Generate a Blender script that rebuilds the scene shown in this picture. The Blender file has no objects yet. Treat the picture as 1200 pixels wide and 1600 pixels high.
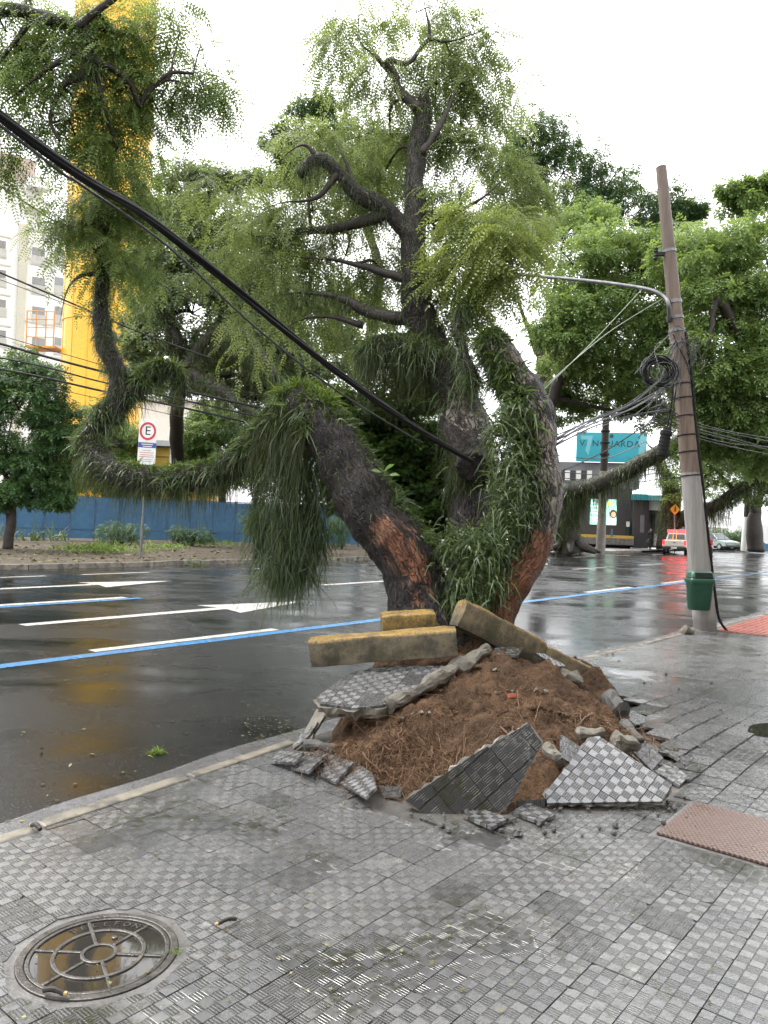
import bpy, bmesh, math, random
import numpy as np
from mathutils import Vector, Matrix, noise as mnoise

rad = math.radians
rng = np.random.default_rng(11)
random.seed(11)
SC = bpy.context.scene
COL = SC.collection

# ------------------------------------------------------------------ camera
EYE = 1.65
CAMR = Matrix.Rotation(rad(90) + math.atan(12 / 1200), 3, 'X') @ Matrix.Rotation(rad(2.0), 3, 'Z')
cam_d = bpy.data.cameras.new('camera')
cam_d.sensor_fit = 'HORIZONTAL'
cam_d.sensor_width = 36.0
cam_d.lens = 36.0
cam_d.clip_start = 0.05
cam_d.clip_end = 4000
cam = bpy.data.objects.new('camera', cam_d)
COL.objects.link(cam)
cam.matrix_world = Matrix.Translation((0, 0, EYE)) @ CAMR.to_4x4()
SC.camera = cam

# ------------------------------------------------------------------ sky, sun, exposure
SUN_EL, SUN_AZ = rad(58), rad(300)      # high soft sun behind cloud
world = bpy.data.worlds.new('World')
SC.world = world
world.use_nodes = True
wn, wlk = world.node_tree.nodes, world.node_tree.links
wn.clear()
w_out = wn.new('ShaderNodeOutputWorld')
w_bg = wn.new('ShaderNodeBackground')
w_sky = wn.new('ShaderNodeTexSky')
w_sky.sky_type = 'NISHITA'
w_sky.sun_disc = False
w_sky.sun_elevation = SUN_EL
w_sky.sun_rotation = SUN_AZ
w_sky.air_density = 1.0
w_sky.dust_density = 4.0
w_tc = wn.new('ShaderNodeTexCoord')
w_no = wn.new('ShaderNodeTexNoise')
w_no.inputs['Scale'].default_value = 1.6
w_no.inputs['Detail'].default_value = 5
w_rp = wn.new('ShaderNodeValToRGB')
w_rp.color_ramp.elements[0].position = 0.32
w_rp.color_ramp.elements[0].color = (7.8, 8.1, 8.7, 1)
w_rp.color_ramp.elements[1].position = 0.62
w_rp.color_ramp.elements[1].color = (10.6, 10.6, 10.6, 1)
w_mx = wn.new('ShaderNodeMix')
w_mx.data_type = 'RGBA'
w_mx.inputs['Factor'].default_value = 0.90       # cloud cover over the blue sky
wlk.new(w_tc.outputs['Generated'], w_no.inputs['Vector'])
wlk.new(w_no.outputs['Fac'], w_rp.inputs['Fac'])
wlk.new(w_sky.outputs['Color'], w_mx.inputs['A'])
wlk.new(w_rp.outputs['Color'], w_mx.inputs['B'])
wlk.new(w_mx.outputs['Result'], w_bg.inputs['Color'])
w_bg.inputs['Strength'].default_value = 0.10
wlk.new(w_bg.outputs['Background'], w_out.inputs['Surface'])

sun_d = bpy.data.lights.new('sun', 'SUN')
sun_d.energy = 1.4
sun_d.angle = rad(25)
sun_d.color = (1.0, 0.97, 0.92)
sun = bpy.data.objects.new('sun', sun_d)
COL.objects.link(sun)
sun.rotation_euler = (rad(90) - SUN_EL, 0, rad(180) - SUN_AZ)

SC.view_settings.view_transform = 'Standard'
SC.view_settings.look = 'None'
SC.view_settings.gamma = 1.0
SC.view_settings.use_curve_mapping = False
SC.view_settings.exposure = 1.8
try:
    SC.cycles.use_adaptive_sampling = True
    SC.cycles.adaptive_threshold = 0.03
    SC.cycles.max_bounces = 6
    SC.cycles.diffuse_bounces = 3
    SC.cycles.glossy_bounces = 3
    SC.cycles.transmission_bounces = 4
    SC.cycles.use_denoising = True
    SC.cycles.sample_clamp_indirect = 6
except Exception:
    pass

# ------------------------------------------------------------------ layout helpers (metres; x right, y ahead)
CAMP = Vector((0, 0, EYE))
def ray(px, py):
    return CAMR @ Vector(((px - 600) / 1200, (800 - py) / 1200, -1))
def P(px, py, Y):
    d = ray(px, py)
    return CAMP + d * (Y / d.y)
def G(px, py, z=0.0):
    d = ray(px, py)
    return CAMP + d * ((z - EYE) / d.z)
def onplane(px, py, p0, n):
    d = ray(px, py)
    return CAMP + d * ((p0 - CAMP).dot(n) / d.dot(n))
def project(p):
    v = CAMR.transposed() @ (Vector(p) - CAMP)
    if v.z > -0.05:
        return None
    return 600 + 1200 * v.x / -v.z, 800 - 1200 * v.y / -v.z
RA = rad(39.4)                              # heading of the road
RD = Vector((math.sin(RA), math.cos(RA), 0))
RN = Vector((-math.cos(RA), math.sin(RA), 0))
UP = Vector((0, 0, 1))
def ST(s, t, z=0.0):
    return RD * s + RN * t + UP * z
def to_st(p):
    return p.dot(RD), p.dot(RN)
RROT = Matrix((RD, RN, UP)).transposed()    # columns: along road, across road, up

# ------------------------------------------------------------------ object helpers
def wloc(o):
    v = Vector((0, 0, 0))
    while o is not None:
        v = v + o.location
        o = o.parent
    return v
def tag(o, label=None, cat=None, group=None, kind=None):
    if label: o['label'] = label
    if cat: o['category'] = cat
    if group: o['group'] = group
    if kind: o['kind'] = kind
    return o
def thing(name, loc, label, cat, group=None):
    o = bpy.data.objects.new(name, None)
    o.empty_display_size = 0.2
    COL.objects.link(o)
    o.location = loc
    return tag(o, label, cat, group)
def link_mesh(name, me, parent=None, loc=None):
    o = bpy.data.objects.new(name, me)
    COL.objects.link(o)
    if parent is not None:
        o.parent = parent
    if loc is not None:
        o.location = loc
    return o

class MB:
    def __init__(self):
        self.v, self.f, self.mi, self.uv = [], [], [], None
    def add(self, vs, fs, mi=0):
        k = len(self.v)
        self.v += [Vector(p) for p in vs]
        self.f += [tuple(i + k for i in f) for f in fs]
        self.mi += [mi] * len(fs)
        return self
    def hexa(self, b, t, mi=0):                 # bottom loop, top loop of equal length
        n = len(b)
        fs = [tuple(range(n))[::-1], tuple(range(n, 2 * n))]
        for i in range(n):
            j = (i + 1) % n
            fs.append((i, j, n + j, n + i))
        return self.add(list(b) + list(t), fs, mi)
    def box(self, c, s, R=None, mi=0):
        c = Vector(c); x, y, z = (k / 2 for k in s)
        R = R if R is not None else Matrix.Identity(3)
        q = [(-x, -y), (x, -y), (x, y), (-x, y)]
        return self.hexa([c + R @ Vector((a, b, -z)) for a, b in q], [c + R @ Vector((a, b, z)) for a, b in q], mi)
    def prism(self, poly, off, mi=0):
        poly = [Vector(p) for p in poly]; off = Vector(off)
        return self.hexa(poly, [p + off for p in poly], mi)
    def tube(self, pts, r, n=8, mi=0, cap=True):
        pts = [Vector(p) for p in pts]
        if not hasattr(r, '__len__'): r = [r] * len(pts)
        k0 = len(self.v); prev = None
        for i, p in enumerate(pts):
            a = pts[max(i - 1, 0)]; b = pts[min(i + 1, len(pts) - 1)]
            d = (b - a)
            d = d.normalized() if d.length > 1e-9 else Vector((0, 0, 1))
            if prev is None:
                u = d.cross(Vector((0, 0, 1)) if abs(d.z) < 0.9 else Vector((1, 0, 0))).normalized()
            else:
                u = (prev - d * prev.dot(d)).normalized()
            prev = u; w = d.cross(u)
            for k in range(n):
                an = 2 * math.pi * k / n
                self.v.append(p + (u * math.cos(an) + w * math.sin(an)) * r[i])
        for i in range(len(pts) - 1):
            for k in range(n):
                a = k0 + i * n + k; b = k0 + i * n + (k + 1) % n
                self.f.append((a, b, b + n, a + n)); self.mi.append(mi)
        if cap:
            self.f.append(tuple(k0 + k for k in range(n))[::-1]); self.mi.append(mi)
            e = k0 + (len(pts) - 1) * n
            self.f.append(tuple(e + k for k in range(n))); self.mi.append(mi)
        return self
    def lathe(self, prof, c, R=None, n=24, mi=0):   # prof: (radius, height)
        c = Vector(c); R = R if R is not None else Matrix.Identity(3)
        k0 = len(self.v)
        for r, z in prof:
            for k in range(n):
                an = 2 * math.pi * k / n
                self.v.append(c + R @ Vector((r * math.cos(an), r * math.sin(an), z)))
        for i in range(len(prof) - 1):
            for k in range(n):
                a = k0 + i * n + k; b = k0 + i * n + (k + 1) % n
                self.f.append((a, b, b + n, a + n)); self.mi.append(mi)
        self.f.append(tuple(k0 + k for k in range(n))[::-1]); self.mi.append(mi)
        e = k0 + (len(prof) - 1) * n
        self.f.append(tuple(e + k for k in range(n))); self.mi.append(mi)
        return self
    def build(self, name, mat, parent=None, smooth=False, bevel=0.0, seg=2, angle=40):
        if parent is not None:
            off = wloc(parent); loc = None
        else:
            xs = [p.x for p in self.v]; ys = [p.y for p in self.v]; zs = [p.z for p in self.v]
            off = Vector(((min(xs) + max(xs)) / 2, (min(ys) + max(ys)) / 2, min(zs))); loc = off
        me = bpy.data.meshes.new(name)
        me.from_pydata([tuple(p - off) for p in self.v], [], self.f)
        mats = mat if isinstance(mat, (list, tuple)) else [mat]
        for m in mats: me.materials.append(m)
        if len(mats) > 1: me.polygons.foreach_set('material_index', self.mi)
        if smooth:
            me.polygons.foreach_set('use_smooth', [True] * len(me.polygons))
            if smooth == 'auto':
                try: me.set_sharp_from_angle(angle=rad(angle))
                except Exception: pass
        me.update()
        o = link_mesh(name, me, parent, loc)
        if bevel:
            b = o.modifiers.new('bevel', 'BEVEL'); b.width = bevel; b.segments = seg
            b.limit_method = 'ANGLE'; b.angle_limit = rad(35)
        return o

def npmesh(name, v, q, mat, parent=None, attr=None, smooth=False, nside=4):
    off = np.array(wloc(parent)) if parent is not None else np.zeros(3)
    v = (v - off).astype(np.float32)
    me = bpy.data.meshes.new(name)
    m = len(q)
    me.vertices.add(len(v)); me.vertices.foreach_set('co', v.ravel())
    me.loops.add(m * nside); me.loops.foreach_set('vertex_index', q.astype(np.int32).ravel())
    me.polygons.add(m); me.polygons.foreach_set('loop_start', np.arange(m, dtype=np.int32) * nside)
    if smooth: me.polygons.foreach_set('use_smooth', np.ones(m, bool))
    me.update(calc_edges=True)
    if attr is not None:
        a = me.attributes.new('v', 'FLOAT', 'POINT'); a.data.foreach_set('value', attr.astype(np.float32))
    me.materials.append(mat)
    return link_mesh(name, me, parent)

def catmull(pts, k=6):
    """pts: list of tuples (any length) -> smooth interpolation, k steps per span"""
    p = np.array(pts, float); n = len(p); out = []
    for i in range(n - 1):
        p0 = p[max(i - 1, 0)]; p1 = p[i]; p2 = p[i + 1]; p3 = p[min(i + 2, n - 1)]
        for j in range(k):
            t = j / k
            out.append(0.5 * ((2 * p1) + (-p0 + p2) * t + (2 * p0 - 5 * p1 + 4 * p2 - p3) * t * t + (-p0 + 3 * p1 - 3 * p2 + p3) * t ** 3))
    out.append(p[-1])
    return np.array(out)

def text_obj(body, name, size, origin, xdir, ydir, mat, parent, extrude=0.002, spacing=1.0, align='CENTER'):
    cu = bpy.data.curves.new('txt', 'FONT')
    cu.body = body; cu.size = size; cu.extrude = extrude; cu.align_x = align; cu.align_y = 'CENTER'
    cu.space_character = spacing; cu.resolution_u = 2
    t = bpy.data.objects.new('txt', cu); COL.objects.link(t)
    dg = bpy.context.evaluated_depsgraph_get()
    me = bpy.data.meshes.new_from_object(t.evaluated_get(dg))
    bpy.data.objects.remove(t)
    xd = Vector(xdir).normalized(); yd = Vector(ydir).normalized()
    M = Matrix((xd, yd, xd.cross(yd))).transposed().to_4x4()
    M.translation = Vector(origin) - wloc(parent)
    me.transform(M)
    me.materials.clear(); me.materials.append(mat)
    return link_mesh(name, me, parent)

# ------------------------------------------------------------------ material helpers
class NT:
    def __init__(self, name):
        self.m = bpy.data.materials.new(name); self.m.use_nodes = True
        self.t = self.m.node_tree; self.t.nodes.clear()
        self.out = self.n('ShaderNodeOutputMaterial')
    def n(self, typ, **kw):
        x = self.t.nodes.new(typ)
        for k, v in kw.items():
            if k.startswith('i_'):
                x.inputs[k[2:].replace('_', ' ')].default_value = v
            else:
                setattr(x, k, v)
        return x
    def l(self, a, b): self.t.links.new(a, b)
    def setin(self, node, key, val):
        s = node.inputs[key]
        if hasattr(val, 'is_linked') or hasattr(val, 'links'): self.l(val, s)
        else: s.default_value = val
    def math(self, op, a, b=None, c=None, clamp=False):
        x = self.n('ShaderNodeMath', operation=op, use_clamp=clamp)
        for i, k in enumerate((a, b, c)):
            if k is not None: self.setin(x, i, k)
        return x.outputs[0]
    def mix(self, f, a, b, mode='MIX'):
        x = self.n('ShaderNodeMix', data_type='RGBA', blend_type=mode)
        self.setin(x, 0, f)
        self.setin(x, 6, a if not isinstance(a, tuple) or len(a) == 4 else (*a, 1))
        self.setin(x, 7, b if not isinstance(b, tuple) or len(b) == 4 else (*b, 1))
        return x.outputs[2]
    def noise(self, vec, scale, detail=4, rough=0.55, dist=0.0):
        x = self.n('ShaderNodeTexNoise'); x.inputs['Scale'].default_value = scale
        x.inputs['Detail'].default_value = detail; x.inputs['Roughness'].default_value = rough
        x.inputs['Distortion'].default_value = dist
        if vec is not None: self.l(vec, x.inputs['Vector'])
        return x.outputs['Fac']
    def ramp(self, f, lo, hi, a=0.0, b=1.0):
        x = self.n('ShaderNodeMapRange'); x.interpolation_type = 'SMOOTHSTEP'
        self.l(f, x.inputs[0])
        for i, k in ((1, lo), (2, hi), (3, a), (4, b)): x.inputs[i].default_value = k
        return x.outputs[0]
    def coord(self, which='Object', obj=None):
        x = self.n('ShaderNodeTexCoord')
        if obj is not None: x.object = obj
        return x.outputs[which]
    def pos(self): return self.n('ShaderNodeNewGeometry').outputs['Position']
    def bump(self, h, strength=0.3, dist=0.01, normal=None):
        x = self.n('ShaderNodeBump'); x.inputs['Strength'].default_value = strength
        x.inputs['Distance'].default_value = dist; self.l(h, x.inputs['Height'])
        if normal is not None: self.l(normal, x.inputs['Normal'])
        return x.outputs['Normal']
    def bsdf(self, color, rough=0.6, normal=None, spec=0.5, metal=0.0, **kw):
        b = self.n('ShaderNodeBsdfPrincipled')
        self.setin(b, 'Base Color', color if not isinstance(color, tuple) or len(color) == 4 else (*color, 1))
        self.setin(b, 'Roughness', rough); self.setin(b, 'Specular IOR Level', spec); self.setin(b, 'Metallic', metal)
        if normal is not None: self.l(normal, b.inputs['Normal'])
        for k, v in kw.items(): self.setin(b, k.replace('_', ' '), v)
        return b
    def done(self, shader):
        self.l(shader.outputs[0], self.out.inputs['Surface']); return self.m

def pmat(name, c1, c2=None, scale=4.0, rough=0.6, rough2=None, bump=0.25, bscale=40.0, bdist=0.006, spec=0.4, metal=0.0, world=False, stain=None, stain_amt=(0.55, 0.75), stain_scale=1.5):
    """general weathered surface: two tones of noise, optional stain colour, fine relief"""
    t = NT(name); co = t.pos() if world else t.coord('Object')
    c2 = c2 or tuple(k * 0.75 for k in c1)
    f = t.noise(co, scale, 6, 0.62)
    col = t.mix(t.ramp(f, 0.3, 0.7), c1, c2)
    fine = t.noise(co, bscale, 5, 0.6)
    col = t.mix(t.ramp(fine, 0.35, 0.75, 0.0, 0.35), col, tuple(k * 0.6 for k in c2))
    if stain:
        col = t.mix(t.ramp(t.noise(co, stain_scale, 5, 0.65), *stain_amt), col, stain)
    r = rough if rough2 is None else t.ramp(t.noise(co, scale * 1.7, 4), 0.35, 0.65, rough, rough2)
    return t.done(t.bsdf(col, r, t.bump(fine, bump, bdist) if bump else None, spec, metal))
def flat(name, c, rough=0.5, spec=0.4, metal=0.0):
    return pmat(name, c, tuple(k * 0.85 for k in c), 3, rough, None, 0.08, 60, 0.002, spec, metal)
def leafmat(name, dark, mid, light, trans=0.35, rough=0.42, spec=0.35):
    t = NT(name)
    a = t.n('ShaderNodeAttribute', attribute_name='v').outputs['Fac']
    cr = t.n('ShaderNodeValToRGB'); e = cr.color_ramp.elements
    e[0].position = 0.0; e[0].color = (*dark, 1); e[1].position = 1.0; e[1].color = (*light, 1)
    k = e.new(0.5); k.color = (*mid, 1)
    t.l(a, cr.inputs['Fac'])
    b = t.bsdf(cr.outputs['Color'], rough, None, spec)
    tr = t.n('ShaderNodeBsdfTranslucent')
    t.l(t.mix(0.35, cr.outputs['Color'], (0.30, 0.36, 0.04)), tr.inputs['Color'])
    ms = t.n('ShaderNodeMixShader'); ms.inputs[0].default_value = trans
    t.l(b.outputs[0], ms.inputs[1]); t.l(tr.outputs[0], ms.inputs[2])
    return t.done(ms)
def emit(name, c, s, base=None):
    t = NT(name)
    b = t.bsdf(base or c, 0.4); t.setin(b, 'Emission Color', (*c, 1)); t.setin(b, 'Emission Strength', s)
    return t.done(b)

# ================================================================== MATERIALS OF THE GROUND
def asphalt_mat():
    t = NT('wet_asphalt'); co = t.pos()
    grain = t.noise(co, 110, 3, 0.7); mid = t.noise(co, 9, 5, 0.6); big = t.noise(co, 0.55, 5, 0.6, 0.6)
    sc = t.n('ShaderNodeMapping'); sc.inputs['Rotation'].default_value = (0, 0, RA - rad(90)); sc.inputs['Scale'].default_value = (0.10, 1.1, 1)
    t.l(co, sc.inputs['Vector'])
    lane = t.noise(sc.outputs['Vector'], 1.3, 4, 0.55)
    col = t.mix(t.ramp(grain, 0.35, 0.7), (0.004, 0.004, 0.0045), (0.017, 0.0165, 0.016))
    col = t.mix(t.ramp(mid, 0.5, 0.75, 0, 0.5), col, (0.010, 0.0095, 0.009))
    spk = t.n('ShaderNodeTexVoronoi'); spk.inputs['Scale'].default_value = 30; t.l(co, spk.inputs['Vector'])
    stone = t.ramp(spk.outputs['Distance'], .34, .12)
    col = t.mix(t.math('MULTIPLY', stone, .6), col, (0.050, 0.048, 0.045))
    crk = t.n('ShaderNodeTexVoronoi', feature='DISTANCE_TO_EDGE'); crk.inputs['Scale'].default_value = .35
    cw = t.n('ShaderNodeVectorMath', operation='MULTIPLY_ADD'); cn = t.n('ShaderNodeTexNoise'); cn.inputs['Scale'].default_value = 1.5; cn.inputs['Detail'].default_value = 6; t.l(co, cn.inputs['Vector']); t.l(cn.outputs['Color'], cw.inputs[0]); cw.inputs[1].default_value = (1.2, 1.2, 0); t.l(co, cw.inputs[2]); t.l(cw.outputs[0], crk.inputs['Vector'])
    crack = t.ramp(crk.outputs['Distance'], .006, .0, 0, .8)
    col = t.mix(crack, col, (.004, .004, .004))
    wet = t.math('ADD', t.math('MULTIPLY', big, 0.6), t.math('MULTIPLY', lane, 0.4))
    r = t.ramp(wet, 0.38, 0.60, 0.10, 0.32)
    r = t.math('ADD', r, t.math('MULTIPLY', t.ramp(grain, 0.5, 0.8), 0.10))
    h = t.math('ADD', t.math('ADD', t.math('MULTIPLY', grain, 0.5), t.math('MULTIPLY', stone, 0.5)), t.math('MULTIPLY', mid, 0.3))
    st = t.ramp(wet, 0.38, 0.62, 0.14, 0.45)
    b = t.n('ShaderNodeBump'); b.inputs['Distance'].default_value = 0.006
    t.l(st, b.inputs['Strength']); t.l(h, b.inputs['Height'])
    return t.done(t.bsdf(col, r, b.outputs['Normal'], 0.20))
def gutter_mat():
    t = NT('wet_gutter_concrete'); co = t.pos()
    g = t.noise(co, 70, 4, 0.7); m = t.noise(co, 5, 5, 0.65)
    col = t.mix(t.ramp(m, 0.35, 0.65), (0.105, 0.10, 0.105), (0.035, 0.034, 0.034))
    col = t.mix(t.ramp(g, 0.5, 0.75, 0, 0.7), col, (0.22, 0.21, 0.20))
    r = t.ramp(m, 0.35, 0.7, 0.10, 0.42)
    return t.done(t.bsdf(col, r, t.bump(g, 0.7, 0.012), 0.8))
def paint_mat(name, c):
    t = NT(name); co = t.pos()
    g = t.noise(co, 60, 4, 0.7); m = t.noise(co, 6, 5, 0.65)
    wear = t.math('ADD', t.math('MULTIPLY', g, 0.5), t.math('MULTIPLY', m, 0.5))
    col = t.mix(t.ramp(wear, 0.50, 0.60, 0, 0.9), c, (0.04, 0.04, 0.04))
    return t.done(t.bsdf(col, t.ramp(m, 0.3, 0.7, 0.2, 0.5), t.bump(g, 0.3, 0.004), 0.5))

def tile_mat(name, mode, ref=None, dark=1.0, con=1.0, spec=0.75):
    """hydraulic paving tile, 4 x 4 little squares, smooth and ribbed in turn. mode 'world' reads the pavement frame, 'uv' a broken slab's own"""
    t = NT(name)
    if mode == 'world':
        co = t.coord('Object', ref)
        mp = t.n('ShaderNodeMapping'); mp.inputs['Scale'].default_value = (5, 5, 0); t.l(co, mp.inputs['Vector']); tv = mp.outputs['Vector']
    else:
        tv = t.coord('UV'); co = t.pos()
    sx = t.n('ShaderNodeSeparateXYZ'); t.l(tv, sx.inputs[0]); u, v = sx.outputs[0], sx.outputs[1]
    fl = t.n('ShaderNodeVectorMath', operation='FLOOR'); t.l(tv, fl.inputs[0])
    wn_ = t.n('ShaderNodeTexWhiteNoise'); wn_.noise_dimensions = '2D'; t.l(fl.outputs[0], wn_.inputs['Vector']); r1 = wn_.outputs['Value']
    sep = t.n('ShaderNodeSeparateColor'); t.l(wn_.outputs['Color'], sep.inputs[0]); r2, r3 = sep.outputs[1], sep.outputs[2]
    u4, v4 = t.math('MULTIPLY', u, 4), t.math('MULTIPLY', v, 4)
    par = t.math('FLOORED_MODULO', t.math('ADD', t.math('FLOOR', u4), t.math('FLOOR', v4)), 2)   # 0 smooth, 1 ribbed
    allrib = t.math('GREATER_THAN', r2, 0.86)
    ru = t.math('SINE', t.math('MULTIPLY', u4, 2 * math.pi * 4)); rv = t.math('SINE', t.math('MULTIPLY', v4, 2 * math.pi * 4))
    ribA = t.ramp(ru, -0.5, 0.5); ribB = t.ramp(rv, -0.5, 0.5)
    ribs = t.math('ADD', t.math('MULTIPLY', ribA, par), t.math('MULTIPLY', t.math('MULTIPLY', ribB, allrib), t.math('SUBTRACT', 1.0, par)))
    isrib = t.math('MAXIMUM', par, allrib)
    worn = t.noise(co, 3.2, 5, 0.62); g = t.noise(co, 45 if mode == 'world' else 60, 5, 0.65)
    # groove lines between the squares
    eu = t.math('ABSOLUTE', t.math('SUBTRACT', t.math('FRACT', u4), 0.5)); ev = t.math('ABSOLUTE', t.math('SUBTRACT', t.math('FRACT', v4), 0.5))
    edge = t.ramp(t.math('MAXIMUM', eu, ev), 0.455, 0.49)
    height = t.math('SUBTRACT', t.math('ADD', t.math('MULTIPLY', isrib, t.math('MULTIPLY', ribs, 1.0)), t.math('MULTIPLY', t.math('SUBTRACT', 1, isrib), 0.75)), t.math('MULTIPLY', edge, 0.9))
    # wear fades the relief away in patches
    height = t.math('MULTIPLY', height, t.ramp(worn, 0.52, 0.70, 1.0, 0.30))
    height = t.math('ADD', height, t.math('MULTIPLY', g, 0.45))
    k = dark
    smooth_c = t.mix(t.ramp(r1, 0.1, 0.9), (0.150 * k, 0.150 * k, 0.154 * k), (0.205 * k, 0.203 * k, 0.20 * k))
    rib_c = t.mix(t.ramp(r3, 0.1, 0.9), (0.150 * k, 0.150 * k, 0.152 * k), (0.225 * k, 0.221 * k, 0.216 * k))
    if con != 1.0: rib_c = t.mix(1.0, rib_c, (con, con, con), 'MULTIPLY')
    col = t.mix(isrib, smooth_c, rib_c)
    col = t.mix(t.math('MULTIPLY', isrib, t.math('SUBTRACT', 0.88, t.math('MULTIPLY', ribs, 0.88))), col, (0.030, 0.029, 0.026))    # dirt in the flutes
    col = t.mix(t.math('MULTIPLY', edge, 0.6), col, (0.035, 0.034, 0.03))
    pale = t.ramp(t.noise(co, 1.1, 5, 0.7, 0.5), 0.55, 0.72, 0, 0.35)
    col = t.mix(pale, col, (0.27 * k, 0.262 * k, 0.25 * k))
    moss = t.math('MULTIPLY', t.ramp(t.noise(co, 1.3, 6, 0.74, 0.6), 0.50, 0.62), t.ramp(t.noise(co, 16, 5, 0.7), 0.42, 0.58))
    col = t.mix(t.math('MULTIPLY', moss, 0.9), col, (0.026, 0.026, 0.012))
    lime = t.math('MULTIPLY', t.ramp(t.noise(co, 2.3, 5, 0.7), 0.56, 0.68), t.ramp(t.noise(co, 38, 4, 0.7), 0.5, 0.62))
    col = t.mix(t.math('MULTIPLY', lime, 0.6), col, (0.33, 0.32, 0.29))
    pud = t.noise(co, 1.35, 4, 0.6, 0.8)
    film = t.ramp(pud, 0.53, 0.60)                                   # thin standing water
    rgh = t.math('ADD', t.ramp(g, 0.3, 0.7, 0.12, 0.34), t.math('MULTIPLY', r1, 0.08))
    rgh = t.math('MULTIPLY', rgh, t.math('SUBTRACT', 1.0, t.math('MULTIPLY', film, 0.72)))
    col = t.mix(t.math('MULTIPLY', film, 0.35), col, t.mix(0.5, col, (0.02, 0.02, 0.02)))
    b = t.n('ShaderNodeBump'); b.inputs['Distance'].default_value = 0.0035
    t.l(t.ramp(pud, 0.53, 0.62, 0.9, 0.28), b.inputs['Strength']); t.l(height, b.inputs['Height'])
    return t.done(t.bsdf(col, rgh, b.outputs['Normal'], spec))

M = {}
M['asphalt'] = asphalt_mat()
M['gutter'] = gutter_mat()
M['white_paint'] = paint_mat('white_road_paint', (0.42, 0.41, 0.385))
M['blue_paint'] = paint_mat('blue_road_paint', (0.022, 0.15, 0.33))
M['concrete'] = pmat('pale_broken_concrete', (0.30, 0.28, 0.24), (0.19, 0.175, 0.15), 6, 0.75, None, 0.8, 30, 0.012, 0.3)
M['bed'] = pmat('mortar_bed', (0.095, 0.09, 0.08), (0.05, 0.047, 0.042), 5, 0.6, None, 0.6, 45, 0.01, 0.4, world=True)
M['collar'] = pmat('cement_collar', (0.15, 0.145, 0.138), (0.075, 0.07, 0.066), 6, 0.25, 0.5, 0.6, 45, 0.008, 0.45, world=True)
M['kerb'] = pmat('worn_cream_kerb', (0.24, 0.21, 0.16), (0.12, 0.11, 0.092), 5, 0.45, None, 0.5, 45, 0.008, 0.4, world=True, stain=(0.07, 0.066, 0.058), stain_scale=4, stain_amt=(.46, .6))
M['earth'] = pmat('littered_earth', (0.11, 0.085, 0.06), (0.055, 0.045, 0.032), 1.6, 0.8, None, 0.9, 14, 0.05, 0.2, world=True, stain=(0.07, 0.09, 0.03))
M['far_paving'] = pmat('far_wet_concrete', (0.30, 0.295, 0.29), (0.20, 0.195, 0.19), 0.7, 0.25, 0.45, 0.3, 25, 0.01, 0.5, world=True)
M['ground'] = pmat('far_ground', (0.10, 0.10, 0.09), (0.07, 0.07, 0.06), 0.2, 0.8, None, 0.3, 4, 0.05, 0.2, world=True)
M['water'] = NT('rain_water').m

def water_mat():
    t = NT('standing_rain_water'); co = t.pos()
    return t.done(t.bsdf((0.026, 0.024, 0.021), 0.03, t.bump(t.noise(co, 9, 2), 0.03, 0.004), 0.6))
bpy.data.materials.remove(M['water']); M['water'] = water_mat()

# ================================================================== GROUND, ROAD
def struct(o): return tag(o, kind='structure')
mb = MB(); mb.add([(-1500, -600, -0.3), (1500, -600, -0.3), (1500, 2500, -0.3), (-1500, 2500, -0.3)], [(0, 1, 2, 3)])
struct(mb.build('ground', M['ground']))

ROADZ = -0.12
KT = [(-12, 3.7), (-1, 3.78), (1.8, 3.92), (2.95, 4.01), (4.1, 4.12), (6.5, 4.18), (8.9, 4.19), (11.7, 4.12), (17, 3.95), (30, 3.9), (110, 3.9)]
def kerb_t(s): return float(np.interp(s, [k[0] for k in KT], [k[1] for k in KT]))
FAR_T = 21.6
def sheet(name, pts, z, mat, parent=None):
    mb = MB(); mb.add([ST(s, t, z) for s, t in pts], [tuple(range(len(pts)))])
    return mb.build(name, mat, parent)
road = struct(sheet('road', [(-30, 3.4), (130, 3.4), (130, FAR_T + .1), (-30, FAR_T + .1)], ROADZ, M['asphalt']))
# gutter strip along the near kerb, uneven inner edge
gs = [-12 + 0.25 * i for i in range(360)]
mb = MB()
inner = [kerb_t(s) - 0.02 for s in gs]
outer = [kerb_t(s) + 0.42 + 0.10 * mnoise.noise((s * 0.9, 3.1, 0)) + 0.03 * mnoise.noise((s * 4, 1, 0)) for s in gs]
mb.add([ST(s, a, ROADZ + .014) for s, a in zip(gs, inner)] + [ST(s, a, ROADZ + .004) for s, a in zip(gs, outer)],
       [(i, i + 1, len(gs) + i + 1, len(gs) + i) for i in range(len(gs) - 1)])
mb.build('gutter', M['gutter'], road)
def strip(name, s0, s1, t0, w, mat, z=0.004):
    mb = MB(); n = max(2, int((s1 - s0) / 0.8) + 1)
    ss = np.linspace(s0, s1, n)
    j = lambda s, k: 0.012 * mnoise.noise((s * 1.7, k, 0.5))
    mb.add([ST(s, t0 + j(s, t0), ROADZ + z) for s in ss] + [ST(s, t0 + w + j(s, t0 + 9), ROADZ + z) for s in ss],
           [(i, i + 1, n + i + 1, n + i) for i in range(n - 1)])
    return mb.build(name, mat, road)
strip('blue_line', -14, 120, 8.52, 0.22, M['blue_paint'])
for s0 in (-1.8, 5.15, 12.2, 19.5, 25.3, 31.4, 37.5, 43.5, 50):
    strip('lane_dash', s0, s0 + 3.1, 8.78, 0.19, M['white_paint'])
strip('blue_line', -4, 9.0, 13.62, 0.20, M['blue_paint'])
for s0 in (-2.6, 5.2, 14.6, 22, 29.4, 36.6, 44):
    strip('lane_dash', s0, s0 + (3.6 if s0 == 5.2 else 3.2), 13.86, 0.24, M['white_paint'])
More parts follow.
